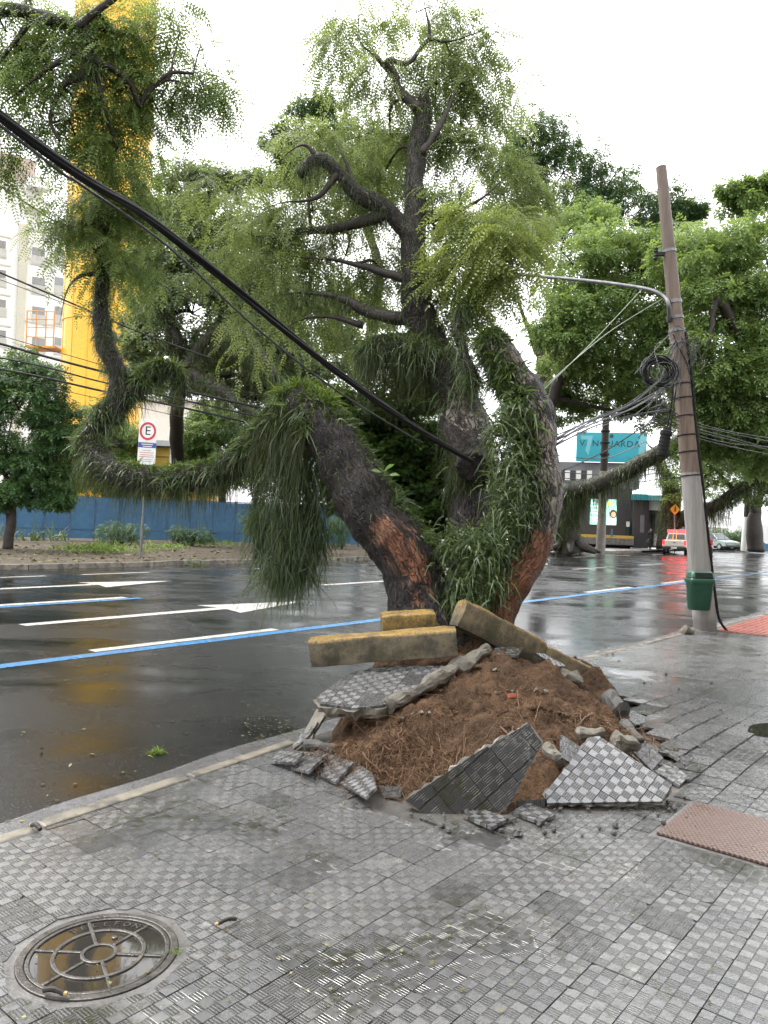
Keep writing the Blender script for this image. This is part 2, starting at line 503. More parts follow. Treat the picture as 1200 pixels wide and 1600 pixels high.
for s0 in (-2, 4.6, 7.8, 10.9, 17, 23, 29, 35, 41, 47, 53):
    strip('lane_dash', s0, s0 + (2.1), 19.36, 0.16, M['white_paint'])
strip('edge_line', 30, 90, 6.0, 0.10, M['white_paint'])
def arrow(s0, tc, name='lane_arrow'):
    a = [(s0, -.12), (s0 + 3.75, -.14), (s0 + 3.6, -.72), (s0 + 5.9, .02), (s0 + 3.65, .62), (s0 + 3.75, .14), (s0, .12)]
    pts = [ST(s, tc + t, ROADZ + .005) for s, t in a]
    mb = MB(); mb.add(pts, [(0, 1, 5, 6), (1, 2, 3), (1, 3, 5), (3, 4, 5)])
    return mb.build(name, M['white_paint'], road)
arrow(5.5, 11.45); arrow(6.0, 16.75)

# far side: verge of earth, then paving
def far_edge(s): return FAR_T
verge = struct(sheet('verge', [(-40, FAR_T + .12), (39, FAR_T + .12), (39, 75), (-40, 75)], 0.0, M['earth']))
farp = struct(sheet('far_pavement', [(39, FAR_T + .12), (140, FAR_T + .12), (140, 80), (39, 80)], 0.004, M['far_paving']))
for i in range(46):
    s0 = -12 + i * 1.5
    mb = MB(); par = verge if s0 < 39 else farp
    j = random.uniform(-.02, .02); h = random.uniform(-.02, .012)
    mb.hexa([ST(s0 + .012, FAR_T + j, -.2), ST(s0 + 1.488, FAR_T + j, -.2), ST(s0 + 1.488, FAR_T + .16 + j, -.2), ST(s0 + .012, FAR_T + .16 + j, -.2)],
            [ST(s0 + .012, FAR_T + .02 + j, .03 + h), ST(s0 + 1.488, FAR_T + .02 + j, .03 + h), ST(s0 + 1.488, FAR_T + .15 + j, .03 + h), ST(s0 + .012, FAR_T + .15 + j, .03 + h)])
    mb.build('kerbstone', M['kerb'], par, bevel=.015)

# ================================================================== NEAR PAVEMENT
pav = bpy.data.objects.new('pavement', None); COL.objects.link(pav)
pav.rotation_euler = (0, 0, math.atan2(RD.y, RD.x)); struct(pav)
pav_ref = bpy.data.objects.new('pavement', None)        # never linked: only a frame for the tile pattern
bpy.data.objects.remove(pav_ref)
M['tile'] = tile_mat('paving_tile_wet', 'world', pav, 0.60, 0.80, 1.0)
M['tile_uv'] = tile_mat('paving_tile_broken', 'uv', None, 0.85, 0.55)
M['tile_dark'] = tile_mat('paving_tile_wet_shaded', 'uv', None, 0.24, 1.0, 0.28)  # darkened tile copy: wetness plus shade of a sky-averted face put into colour
# children of the pavement live in its own frame: x along the road, y across it
def pbuild(mb, name, mat, **kw):
    """mb given in (s,t,z)"""
    me_o = mb.build(name, mat, None, **kw)
    me_o.parent = pav
    return me_o
HOLE_PX = [(470, 1165), (430, 1192), (470, 1205), (520, 1226), (575, 1250), (640, 1287), (760, 1292), (850, 1286), (935, 1262), (1048, 1258), (1062, 1215), (1030, 1170), (1000, 1125), (955, 1080), (935, 1050)]
HOLE = [to_st(G(x, y)) for x, y in HOLE_PX] + [(8.6, 4.6), (4.2, 4.8)]
def inside(p, poly):
    x, y = p; c = False; n = len(poly)
    for i in range(n):
        x1, y1 = poly[i]; x2, y2 = poly[(i + 1) % n]
        if (y1 > y) != (y2 > y) and x < (x2 - x1) * (y - y1) / (y2 - y1) + x1: c = not c
    return c
MH = to_st(G(155, 1489)); MHR = 0.285
PL0, PL1 = to_st(G(1032, 1305)), to_st(G(1085, 1253))
PLS0, PLS1, PLT1, PLT0 = PL0[0] + .0, PL1[0] - .02, PL0[1] + .02, PL0[1] - 0.98

# mortar bed under the tiles
mb = MB()
ss = np.linspace(-12, 110, 245)
mb.add([(s, kerb_t(s) - .05, -.006) for s in ss] + [(s, -14, -.006) for s in ss], [(i, i + 1, len(ss) + i + 1, len(ss) + i)[::-1] for i in range(len(ss) - 1)])
pbuild(mb, 'mortar_bed', M['bed'])
# kerbstones with a broken gap where the tree heaved
s0 = -8.0
while s0 < 60:
    L = 0.98
    if not (4.0 < s0 + L / 2 < 8.75):
        s1 = s0 + L
        a0, a1 = kerb_t(s0), kerb_t(s1); j = random.uniform(-.012, .012); h = random.uniform(-.008, .006)
        mb = MB()
        mb.hexa([(s0, a0 - .10, -.3), (s1 - .012, a1 - .10, -.3), (s1 - .012, a1 + .02 + j, -.3), (s0, a0 + .02 + j, -.3)],
                [(s0, a0 - .10, .004 + h), (s1 - .012, a1 - .10, .004 + h), (s1 - .012, a1 + j, .004 + h), (s0, a0 + j, .004 + h)])
        pbuild(mb, 'kerbstone', M['kerb'], bevel=.014)
    s0 += 1.0

# tiles
TS = 0.2
def tile_mesh(var):
    r = random.Random(var); mb = MB(); h = TS / 2 - 0.0010
    ch = [0.0] * 4
    if r.random() < .5: ch[r.randrange(4)] = r.uniform(.008, .03)       # a chipped corner
    pts = []
    for k, (a, b) in enumerate([(-h, -h), (h, -h), (h, h), (-h, h)]):
        c = ch[k]
        if c:
            d1 = {0: (0, 1), 1: (-1, 0), 2: (0, -1), 3: (1, 0)}[k]; d2 = {0: (1, 0), 1: (0, 1), 2: (-1, 0), 3: (0, -1)}[k]
            pts += [(a + d1[0] * c, b + d1[1] * c), (a + d2[0] * c * .7, b + d2[1] * c * .7)]
        else: pts.append((a, b))
    e = .0012
    n = len(pts); vs = [(x, y, -.022) for x, y in pts] + [(x, y, -e) for x, y in pts] + [(x * (1 - e / h), y * (1 - e / h), 0) for x, y in pts]
    fs = [tuple(range(2 * n, 3 * n))]
    for i in range(n):
        j = (i + 1) % n
        fs += [(i, j, n + j, n + i), (n + i, n + j, 2 * n + j, 2 * n + i)]
    return vs, fs
TV = [tile_mesh(k) for k in range(10)]
TME = []
for k, (vs, fs) in enumerate(TV):
    me = bpy.data.meshes.new('paving_tile'); me.from_pydata(vs, [], fs); me.materials.append(M['tile']); me.update(); TME.append(me)
cand = []
for i in range(-30, 330):
    s = (i + .5) * TS
    for j in range(-70, 21):
        t = (j + .5) * TS
        if t > kerb_t(s) - .04: continue
        if s > 13.4 and t > 2.9 and s < 26: continue                       # tactile strip lies here
        w = ST(s, t); pr = project(w)
        if pr is None or w.y < 1.4: continue
        if not (-140 < pr[0] < 1340 and 790 < pr[1] < 1800): continue
        if inside((s, t), HOLE): continue
        inframe = -20 < pr[0] < 1220 and pr[1] < 1625
        cand.append(((w.length if inframe else w.length + 50), s, t, i, j))
cand.sort()
PIECES_OUT_V, PIECES_OUT_F = [], []
def half(poly, n, c):
    """keep the side of the polygon where n.p >= c"""
    out = []
    for k in range(len(poly)):
        p, q = poly[k], poly[(k + 1) % len(poly)]; a = n[0] * p[0] + n[1] * p[1] - c; b = n[0] * q[0] + n[1] * q[1] - c
        if a >= 0: out.append(p)
        if (a >= 0) != (b >= 0): f = a / (a - b); out.append((p[0] + (q[0] - p[0]) * f, p[1] + (q[1] - p[1]) * f))
    return out
def parea(p): return abs(sum(p[i][0] * p[(i + 1) % len(p)][1] - p[(i + 1) % len(p)][0] * p[i][1] for i in range(len(p)))) / 2 if len(p) > 2 else 0
def cut_tile(s, t):
    """tile outline cut to the kerb, the manhole and the steel plate; None when whole, [] when nothing is left"""
    h = TS / 2 - .0022; sq = [(s - h, t - h), (s + h, t - h), (s + h, t + h), (s - h, t + h)]; p = sq
    k = kerb_t(s) - .104
    if t + h > k: p = half(p, (0, -1), -k)
    dx, dy = s - MH[0], t - MH[1]; d = math.hypot(dx, dy)
    if d < MHR + .18:
        if d < .08: return []
        n = (dx / d, dy / d); p = half(p, n, n[0] * MH[0] + n[1] * MH[1] + MHR + .032)
    m = .035
    if s + h > PLS0 - m and s - h < PLS1 + m and t + h > PLT0 - m and t - h < PLT1 + m:
        opts = [half(p, (-1, 0), -(PLS0 - m)), half(p, (1, 0), PLS1 + m), half(p, (0, -1), -(PLT0 - m)), half(p, (0, 1), PLT1 + m)]
        p = max(opts, key=parea)
    if p is sq: return None
    return p if parea(p) > .0012 else []

for n_, (dist, s, t, i, j) in enumerate(cand):
    r = random.Random(i * 7919 + j * 104729)
    # the ground swells gently towards the heave and is uneven elsewhere
    dh = math.hypot(s - 6.0, t - 3.2)
    rise = 0.05 * math.exp(-(max(dh - 1.1, 0) / .55) ** 2)
    tilt = 0.006 + 0.05 * math.exp(-(max(dh - 1.2, 0) / .6) ** 2)
    z = rise + r.uniform(-.0012, .0012) + 0.004 * mnoise.noise((s * .8, t * .8, 2.0))
    eu = (r.gauss(0, tilt * .42), r.gauss(0, tilt * .42), r.gauss(0, .005))
    k = r.randrange(10); cut = cut_tile(s, t)
    if cut is not None:
        if not cut: continue
        loc_ = [(a - s, b - t) for a, b in cut]; m_ = len(loc_)
        cvs = [(a, b, -.022) for a, b in loc_] + [(a, b, 0) for a, b in loc_]; cfs = [tuple(range(m_, 2 * m_))] + [(q, (q + 1) % m_, m_ + (q + 1) % m_, m_ + q) for q in range(m_)]
    if n_ < 299 and cut is not None:
        me = bpy.data.meshes.new('paving_tile'); me.from_pydata(cvs, [], cfs); me.materials.append(M['tile']); me.update()
        o = link_mesh('paving_tile', me, pav, (s, t, z)); o.rotation_euler = (eu[0] * .4, eu[1] * .4, 0)
    elif n_ < 299:
        o = bpy.data.objects.new('paving_tile', TME[k]); COL.objects.link(o)
        o.parent = pav; o.location = (s, t, z); o.rotation_euler = (eu[0], eu[1], eu[2])
    else:
        Rm = Matrix.Rotation(eu[0], 3, 'X') @ Matrix.Rotation(eu[1], 3, 'Y')
        base = len(PIECES_OUT_V)
        vs, fs = TV[k] if cut is None else (cvs, cfs)
        PIECES_OUT_V += [tuple(Rm @ Vector(v) + Vector((s, t, z))) for v in vs]
        PIECES_OUT_F += [tuple(q + base for q in f) for f in fs]
me = bpy.data.meshes.new('paving_tile_field'); me.from_pydata(PIECES_OUT_V, [], PIECES_OUT_F); me.materials.append(M['tile']); me.update()
tag(link_mesh('paving_tile_field', me, pav), kind='stuff')

# red tactile strip behind the pole
M['tactile'] = pmat('red_tactile_concrete', (0.33, 0.10, 0.075), (0.22, 0.07, 0.055), 4, 0.3, 0.5, 0.4, 40, 0.006, 0.45, world=True)
M['tactile_edge'] = pmat('pale_paving', (0.34, 0.33, 0.32), (0.24, 0.23, 0.22), 3, 0.28, 0.5, 0.4, 40, 0.006, 0.45, world=True)
def tactile_me(mat, ribs):
    mb = MB(); mb.box((0, 0, -.012), (.394, .394, .024))
    if ribs:
        for k in range(4): mb.box((0, -.145 + k * .097, .002), (.36, .034, .012))
    me = bpy.data.meshes.new('tactile_tile'); me.from_pydata([tuple(v) for v in mb.v], [], mb.f); me.materials.append(mat); me.update(); return me
tm1, tm2 = tactile_me(M['tactile'], True), tactile_me(M['tactile_edge'], False)
for i in range(31):
    for j in range(3):
        s, t = 13.62 + i * .4, 3.62 - j * .4
        if not (13.4 < s < 26): continue
        o = bpy.data.objects.new('tactile_tile' if j < 2 else 'border_tile', tm1 if j < 2 else tm2); COL.objects.link(o)
        o.parent = pav; o.location = (s, t, .003 + random.uniform(-.002, .003))

# manhole cover
M['iron'] = pmat('wet_cast_iron', (0.10, 0.092, 0.082), (0.055, 0.05, 0.045), 12, 0.22, 0.45, 0.7, 70, 0.004, 0.6, 0.45, stain=(0.16, 0.13, 0.10), stain_scale=9)
mw = ST(*MH)
mh = thing('manhole_cover', mw, 'round cast iron manhole cover with spoked ribs and rainwater in the pavement', 'manhole cover')
mb = MB()
def ring(mb, r0, r1, z0, z1, c, n=64):
    k = len(mb.v)
    for r, z in ((r0, z0), (r0, z1), (r1, z1), (r1, z0)):
        for i in range(n):
            a = 2 * math.pi * i / n; mb.v.append(Vector((c[0] + r * math.cos(a), c[1] + r * math.sin(a), c[2] + z)))
    for q in range(4):
        for i in range(n):
            j = (i + 1) % n; q2 = (q + 1) % 4
            mb.f.append((k + q * n + i, k + q * n + j, k + q2 * n + j, k + q2 * n + i)[::-1]); mb.mi.append(0)
ring(mb, MHR + .002, MHR + .075, -.02, -.0025, mw); mb.build('cement_collar', M['collar'], mh)
mb = MB(); ring(mb, MHR - .028, MHR, -.02, .004, mw); mb.build('frame', M['iron'], mh, bevel=.003)
mb = MB(); mb.lathe([(MHR - .031, -.02), (MHR - .031, -.008)], mw, n=64); plate = mb.build('plate', M['iron'], mh)
mb = MB(); ring(mb, MHR - .047, MHR - .0315, -.012, .003, mw); mb.build('rim', M['iron'], mh, bevel=.003)
for r0, r1 in ((.152, .168), (.052, .067)):
    mb = MB(); ring(mb, r0, r1, -.012, .003, mw, 48); mb.build('ring_rib', M['iron'], mh, bevel=.003)
for k in range(6):
    a = RA + rad(20) + k * math.pi / 3
    c, s_ = math.cos(a), math.sin(a); R = Matrix.Rotation(a, 3, 'Z')
    for ra, rb in ((.0665, .1525), (.1675, .2385)):
        mb = MB(); mb.box(mw + Vector((c * (ra + rb) / 2, s_ * (ra + rb) / 2, -.0045)), (rb - ra, .013, .013), R)
        mb.build('spoke_rib', M['iron'], mh, bevel=.002)
mb = MB(); mb.lathe([(.236, -.0079), (.236, -.0032)], mw, n=48); mb.build('rainwater', M['water'], mh)
for k, ch in enumerate('TELEFONE'):
    a = rad(138) - k * rad(11.5); rr = .208
    pos = mw + Vector((rr * math.cos(a), rr * math.sin(a), -.0035))
    text_obj(ch, 'letter', .042, pos, (math.sin(a), -math.cos(a), 0), (math.cos(a), math.sin(a), 0), M['iron'], mh, .0035)
mb = MB(); mb.lathe([(.012, -.006), (.012, .002), (.006, .004)], mw + Vector((.02, .11, 0)), n=14); mb.build('bolt', M['iron'], mh)

# rusty chequer plate
def chequer_mat():
    t = NT('rusty_chequer_plate'); co = t.coord('Object', pav)
    mp = t.n('ShaderNodeMapping'); mp.inputs['Scale'].default_value = (1, 1, 0); t.l(co, mp.inputs['Vector'])
    sx = t.n('ShaderNodeSeparateXYZ'); t.l(mp.outputs[0], sx.inputs[0]); x, y = sx.outputs[0], sx.outputs[1]
    zig = t.math('MULTIPLY', t.math('PINGPONG', x, 0.022), 1.0)
    w = t.math('SINE', t.math('MULTIPLY', t.math('ADD', y, zig), 2 * math.pi / 0.026))
    lug = t.ramp(w, 0.0, 0.7); n = t.noise(co, 7, 5, 0.65)
    col = t.mix(lug, (0.095, 0.058, 0.045), (0.225, 0.165, 0.145))
    col = t.mix(t.ramp(n, 0.4, 0.7, 0, 0.6), col, (0.10, 0.06, 0.045))
    return t.done(t.bsdf(col, t.ramp(n, 0.3, 0.7, 0.25, 0.45), t.bump(lug, 0.8, 0.004), 0.5, 0.3))
M['chequer'] = chequer_mat()
pc = ST((PLS0 + PLS1) / 2, (PLT0 + PLT1) / 2, .0)
acc = thing('access_plate', pc, 'rust red steel chequer plate let into the pavement at the right edge', 'metal plate')
mb = MB(); mb.box(pc + UP * .006, (PLS1 - PLS0, PLT1 - PLT0, .014), RROT); mb.build('plate', M['chequer'], acc, bevel=.002)
mb = MB()
for ds, dt, ls, lt in ((0, (PLT1 - PLT0) / 2 + .018, PLS1 - PLS0 + .07, .03), (0, -(PLT1 - PLT0) / 2 - .018, PLS1 - PLS0 + .07, .03)):
    mb.box(pc + RD * ds + RN * dt - UP * .009, (ls, lt, .012), RROT)
for sg in (-1, 1):
    mb.box(pc + RD * sg * ((PLS1 - PLS0) / 2 + .018) - UP * .0095, (.03, PLT1 - PLT0 + .008, .012), RROT)
mb.build('cement_border', M['collar'], acc)

# ================================================================== HEAVED SOIL
def soil_mat():
    t = NT('red_brown_soil'); co = t.pos()
    a = t.noise(co, 3.0, 6, 0.68); b = t.noise(co, 28, 6, 0.72); c = t.noise(co, 95, 4, 0.7)
    col = t.mix(t.ramp(a, 0.32, 0.66), (0.062, 0.038, 0.024), (0.165, 0.098, 0.056))
    col = t.mix(t.ramp(t.noise(co, 1.4, 4, 0.6), 0.5, 0.7, 0, 0.75), col, (0.105, 0.068, 0.042))
    col = t.mix(t.ramp(b, 0.48, 0.72, 0, 0.85), col, (0.048, 0.026, 0.014))
    col = t.mix(t.ramp(c, 0.55, 0.66, 0, 0.7), col, (0.27, 0.165, 0.09))
    col = t.mix(t.ramp(t.noise(co, 60, 4, .75), .56, .66, 0, .8), col, (.022, .012, .008))
    h = t.math('ADD', t.math('MULTIPLY', b, 0.6), t.math('MULTIPLY', c, 0.4))
    return t.done(t.bsdf(col, 0.85, t.bump(h, 1.0, 0.055), 0.15))
M['soil'] = soil_mat()
M['concrete_wet'] = pmat('wet_broken_concrete', (0.20, 0.18, 0.145), (0.105, 0.095, 0.075), 7, 0.6, None, 0.9, 30, 0.015, 0.35, stain=(.05, .05, .035), stain_scale=5)
M['root'] = leafmat('root_fibre', (0.035, 0.02, 0.011), (0.11, 0.062, 0.032), (0.24, 0.15, 0.085), 0.0, 0.7, 0.2)
CTRL = [(505, 1150, 5.55), (540, 1165, 5.3), (560, 1120, 5.7), (600, 1225, 4.78), (650, 1262, 4.5), (760, 1275, 4.38), (850, 1272, 4.42), (620, 1150, 5.1),
        (640, 1200, 4.85), (660, 1110, 5.35), (700, 1180, 4.9), (700, 1085, 5.6), (740, 1220, 4.7), (780, 1130, 5.2), (860, 1185, 4.85), (830, 1080, 5.65), (900, 1110, 5.6),
        (955, 1135, 5.7), (975, 1150, 5.75), (940, 1080, 6.5), (720, 1018, 6.25), (770, 1022, 6.3), (850, 1038, 6.4), (905, 1066, 6.75), (640, 1060, 5.95), (690, 1040, 6.1), (580, 1080, 5.9),
        (690, 985, 6.75), (760, 990, 6.8), (640, 1000, 6.6), (850, 1030, 7.2), (890, 1078, 6.7), (925, 1098, 6.5), (870, 1062, 6.55)]
cp = np.array([tuple(P(*c)) for c in CTRL])
extra = [ST(3.9, 3.9, -.06), ST(4.3, 4.6, -.1), ST(5.2, 5.2, -.12), ST(6.6, 5.4, -.12), ST(8.2, 5.0, -.12), ST(9.0, 4.2, -.08), ST(3.6, 3.0, -.06), ST(4.0, 2.0, -.06), ST(4.9, 1.5, -.06), ST(6.0, 1.6, -.06), ST(7.2, 2.3, -.06), ST(8.4, 3.1, -.06), ST(5.4, 4.9, .1), ST(6.3, 4.9, .2), ST(7.2, 4.7, .05)]
cp = np.vstack([cp, np.array([tuple(e) for e in extra])])
def soil_h(x, y):
    d2 = (cp[:, 0] - x) ** 2 + (cp[:, 1] - y) ** 2 + 0.012
    w = d2 ** -1.7
    return float((w * cp[:, 2]).sum() / w.sum())
gx = np.arange(-1.3, 2.9, .022); gy = np.arange(3.9, 8.2, .022)
D2 = (gx[:, None, None] - cp[:, 0]) ** 2 + (gy[None, :, None] - cp[:, 1]) ** 2 + 0.012
W = D2 ** -1.7; HZ = (W * cp[:, 2]).sum(-1) / W.sum(-1)
vs = np.zeros((len(gx), len(gy), 3)); vs[..., 0] = gx[:, None]; vs[..., 1] = gy[None]; vs[..., 2] = HZ
for i, x in enumerate(gx):
    for j, y in enumerate(gy):
        z = HZ[i, j]; k = min(max((z + .06) / .15, 0), 1)
        n1 = mnoise.noise((x * 3.4, y * 3.4, 1)); n2 = mnoise.noise((x * 9, y * 9, 5)); n3 = mnoise.noise((x * 24, y * 24, 9)); n4 = mnoise.noise((x * 48, y * 48, 3))
        vs[i, j, 2] += k * (.060 * n1 + .055 * n2 + .042 * n3 + .024 * n4)
        vs[i, j, 0] += k * .03 * mnoise.noise((x * 11, y * 11, 20)); vs[i, j, 1] += k * .03 * mnoise.noise((x * 11, y * 11, 40))
nx, ny = len(gx), len(gy)
idx = np.arange(nx * ny).reshape(nx, ny)
q = np.stack([idx[:-1, :-1], idx[1:, :-1], idx[1:, 1:], idx[:-1, 1:]], -1).reshape(-1, 4)
# outside the broken footprint the soil dives under the bed
FOOT = [G(x, y) for x, y in ((512, 1140), (506, 1168), (520, 1195), (560, 1228), (600, 1250), (650, 1283), (760, 1288), (850, 1282), (900, 1262), (960, 1220), (1000, 1180), (1000, 1135), (958, 1085), (940, 1060))] + [ST(8.7, 4.45), ST(8.0, 5.0), ST(6.6, 5.2), ST(5.8, 5.0), ST(5.3, 4.4)]
fa = np.array([(p.x, p.y) for p in FOOT]); fb2 = np.roll(fa, -1, 0)
PX = vs[..., :2].reshape(-1, 2)
ins = np.zeros(len(PX), bool); dmin = np.full(len(PX), 9.0)
for a_, b_ in zip(fa, fb2):
    c1 = (a_[1] > PX[:, 1]) != (b_[1] > PX[:, 1])
    with np.errstate(divide='ignore', invalid='ignore'):
        xi = (b_[0] - a_[0]) * (PX[:, 1] - a_[1]) / (b_[1] - a_[1]) + a_[0]
    ins ^= c1 & (PX[:, 0] < xi)
    ab = b_ - a_; tt = np.clip(((PX - a_) @ ab) / (ab @ ab), 0, 1)[:, None]; dmin = np.minimum(dmin, np.linalg.norm(PX - a_ - tt * ab, axis=1))
sd_ = np.where(ins, dmin, -dmin); zz = vs[..., 2].reshape(-1)
fade = np.clip((sd_ + .02) / .22, 0, 1); fade = fade * fade * (3 - 2 * fade)
zz = (zz + .05) * fade - .05 - np.clip(-sd_, 0, .3) * .8
vs[..., 2] = zz.reshape(nx, ny)
keep = vs[..., 2].reshape(-1)[q].max(1) > -.16
soil = thing('soil_mound', ST(6.2, 3.2), 'heaved mound of red brown soil and fine roots under the leaning tree', 'soil mound')
npmesh('soil', vs.reshape(-1, 3), q[keep], M['soil'], soil, smooth=True)

def blades(base, d, length, width, droop, seg=3, side=None, taper=0.15, curl=0.0):
    """thin tapering ribbons; arrays (N,3),(N,3),(N,),(N,),(N,) -> verts, quads"""
    n = len(base)
    d = d / np.linalg.norm(d, axis=1, keepdims=True)
    if side is None: side = rng.normal(size=(n, 3))
    side = np.cross(d, side); side /= np.linalg.norm(side, axis=1, keepdims=True) + 1e-9
    V = np.zeros((n, seg + 1, 2, 3))
    wob = rng.normal(size=(n, 3)) * curl
    for k in range(seg + 1):
        t = k / seg
        c = base + d * (length * t)[:, None] + wob * (length * t * t)[:, None]
        c[:, 2] -= droop * length * t * t
        w = width * (1 - (1 - taper) * t ** 1.6) * .5
        V[:, k, 0] = c - side * w[:, None]; V[:, k, 1] = c + side * w[:, None]
    ids = np.arange(n * (seg + 1) * 2).reshape(n, seg + 1, 2)
    Q = np.stack([ids[:, :-1, 0], ids[:, :-1, 1], ids[:, 1:, 1], ids[:, 1:, 0]], -1).reshape(-1, 4)
    return V.reshape(-1, 3), Q
def vary(n, per, lo=0.0, hi=1.0):
    return np.repeat(np.clip(rng.uniform(lo, hi, n), 0, 1), per)

# hair roots hanging over the soil face
rb, rd = [], []
for (x, y, Y, n, sp) in [(600, 1150, 5.0, 330, .17), (560, 1165, 5.2, 220, .16), (640, 1185, 4.85, 380, .17), (600, 1205, 4.8, 250, .13), (660, 1120, 5.2, 200, .2), (930, 1100, 5.6, 260, .2), (960, 1120, 5.7, 160, .12), (800, 1110, 5.3, 160, .3), (750, 1170, 4.9, 110, .22), (860, 1120, 5.3, 180, .25)]:
    c = P(x, y, Y)
    for _ in range(int(n * 2.6)):
        px, py = c.x + random.gauss(0, sp), c.y + random.gauss(0, sp)
        rb.append((px, py, soil_h(px, py) + random.uniform(.0, .035)))
        rd.append((random.gauss(0, .7), random.gauss(-.55, .5), random.uniform(-.5, .7)))
rb, rd = np.array(rb), np.array(rd); n = len(rb)
v_, q_ = blades(rb, rd, rng.uniform(.05, .20, n), rng.uniform(.0016, .0042, n), rng.uniform(.4, 1.3, n), 4, taper=.5, curl=.4)
tag(npmesh('root_fibres', v_, q_, M['root'], soil, vary(n, 10)), kind='stuff')
M['root_wood'] = pmat('root_wood', (0.16, 0.085, 0.045), (0.08, 0.045, 0.025), 20, .7, None, .5, 60, .004)
for k in range(13):
    x0, y0, Y0 = random.choice([(770, 1120, 5.25), (700, 1150, 5.0), (830, 1090, 5.6), (900, 1120, 5.5), (640, 1130, 5.2), (590, 1170, 5.0), (790, 1140, 5.1)])
    c = P(x0 + random.uniform(-30, 30), y0 + random.uniform(-20, 20), Y0); pts = []
    dx, dy = random.uniform(-.6, .6), -random.uniform(.5, 1)
    L = random.uniform(.18, .5)
    for i in range(9):
        a = i / 8 * L; x = c.x + dx * a + .02 * mnoise.noise((k, i * .5, 1)); y = c.y + dy * a
        pts.append((x, y, soil_h(x, y) + .03 + .03 * mnoise.noise((k, i * .7, 7))))
    r0 = random.uniform(.004, .010)
    mb = MB(); mb.tube(pts, [r0 * (1 - .07 * i) for i in range(9)], 6); mb.build('root', M['root_wood'], soil, smooth=True)

# ================================================================== BROKEN SLABS
def clip_poly(sub, clip):
    out = sub
    for i in range(len(clip)):
        a, b = clip[i], clip[(i + 1) % len(clip)]; inp, out = out, []
        side = lambda p: (b[0] - a[0]) * (p[1] - a[1]) - (b[1] - a[1]) * (p[0] - a[0])
        for k in range(len(inp)):
            p, q = inp[k], inp[(k + 1) % len(inp)]; sp, sq = side(p), side(q)
            if sp >= 0: out.append(p)
            if (sp >= 0) != (sq >= 0):
                f = sp / (sp - sq); out.append((p[0] + (q[0] - p[0]) * f, p[1] + (q[1] - p[1]) * f))
        if len(out) < 3: return []
    return out
def area2(p): return sum(p[i][0] * p[(i + 1) % len(p)][1] - p[(i + 1) % len(p)][0] * p[i][1] for i in range(len(p))) / 2
def uv_prism(name, poly, frame, z0, z1, mat, parent, jag=0.0, tile=TS, uoff=(0, 0)):
    """polygon in the (u,v) of a frame, extruded from z0 to z1 along its normal, with tile-unit UVs"""
    o, u, v, n = frame
    if area2(poly) < 0: poly = poly[::-1]
    top = list(poly); bot = list(poly)
    if jag:
        top = []; L = len(poly)
        for i in range(L):
            a, b = poly[i], poly[(i + 1) % L]; l = math.hypot(b[0] - a[0], b[1] - a[1]); k = max(1, int(l / .035))
            nn = ((b[1] - a[1]) / (l + 1e-9), -(b[0] - a[0]) / (l + 1e-9))
            for j in range(k):
                f = j / k; d = random.uniform(-.3, 1) * jag
                top.append((a[0] + (b[0] - a[0]) * f + nn[0] * d, a[1] + (b[1] - a[1]) * f + nn[1] * d))
        cx = sum(p[0] for p in top) / len(top); cy = sum(p[1] for p in top) / len(top)
        bot = [(cx + (p[0] - cx) * random.uniform(.88, .99), cy + (p[1] - cy) * random.uniform(.88, .99)) for p in top]
    m = len(top); rel = wloc(parent) if parent is not None else Vector((0, 0, 0))
    W_ = lambda p, z: tuple(o + u * p[0] + v * p[1] + n * z - rel)
    if jag:
        mid = [(a[0] * .5 + b[0] * .5 + random.uniform(-.6, .6) * jag, a[1] * .5 + b[1] * .5 + random.uniform(-.6, .6) * jag) for a, b in zip(top, bot)]
        loops = [[W_(p, z0 + random.uniform(0, .4) * jag) for p in bot], [W_(p, (z0 + z1) / 2) for p in mid], [W_(p, z1) for p in top]]; uvs = [bot, mid, top]
    else:
        loops = [[W_(p, z0) for p in bot], [W_(p, z1) for p in top]]; uvs = [bot, top]
    vs = [p for l in loops for p in l]; K = len(loops)
    fs = [tuple(range(m))[::-1], tuple(range((K - 1) * m, K * m))]
    for k in range(K - 1):
        for i in range(m):
            j = (i + 1) % m; fs.append((k * m + i, k * m + j, (k + 1) * m + j, (k + 1) * m + i))
    me = bpy.data.meshes.new(name); me.from_pydata(vs, [], fs)
    fl = [p for l in uvs for p in l]
    uvl = me.uv_layers.new(name='UVMap')
    for lp in me.loops:
        p = fl[lp.vertex_index]; uvl.data[lp.index].uv = (p[0] / tile + uoff[0], p[1] / tile + uoff[1])
    me.materials.append(mat); me.update()
    return link_mesh(name, me, parent)
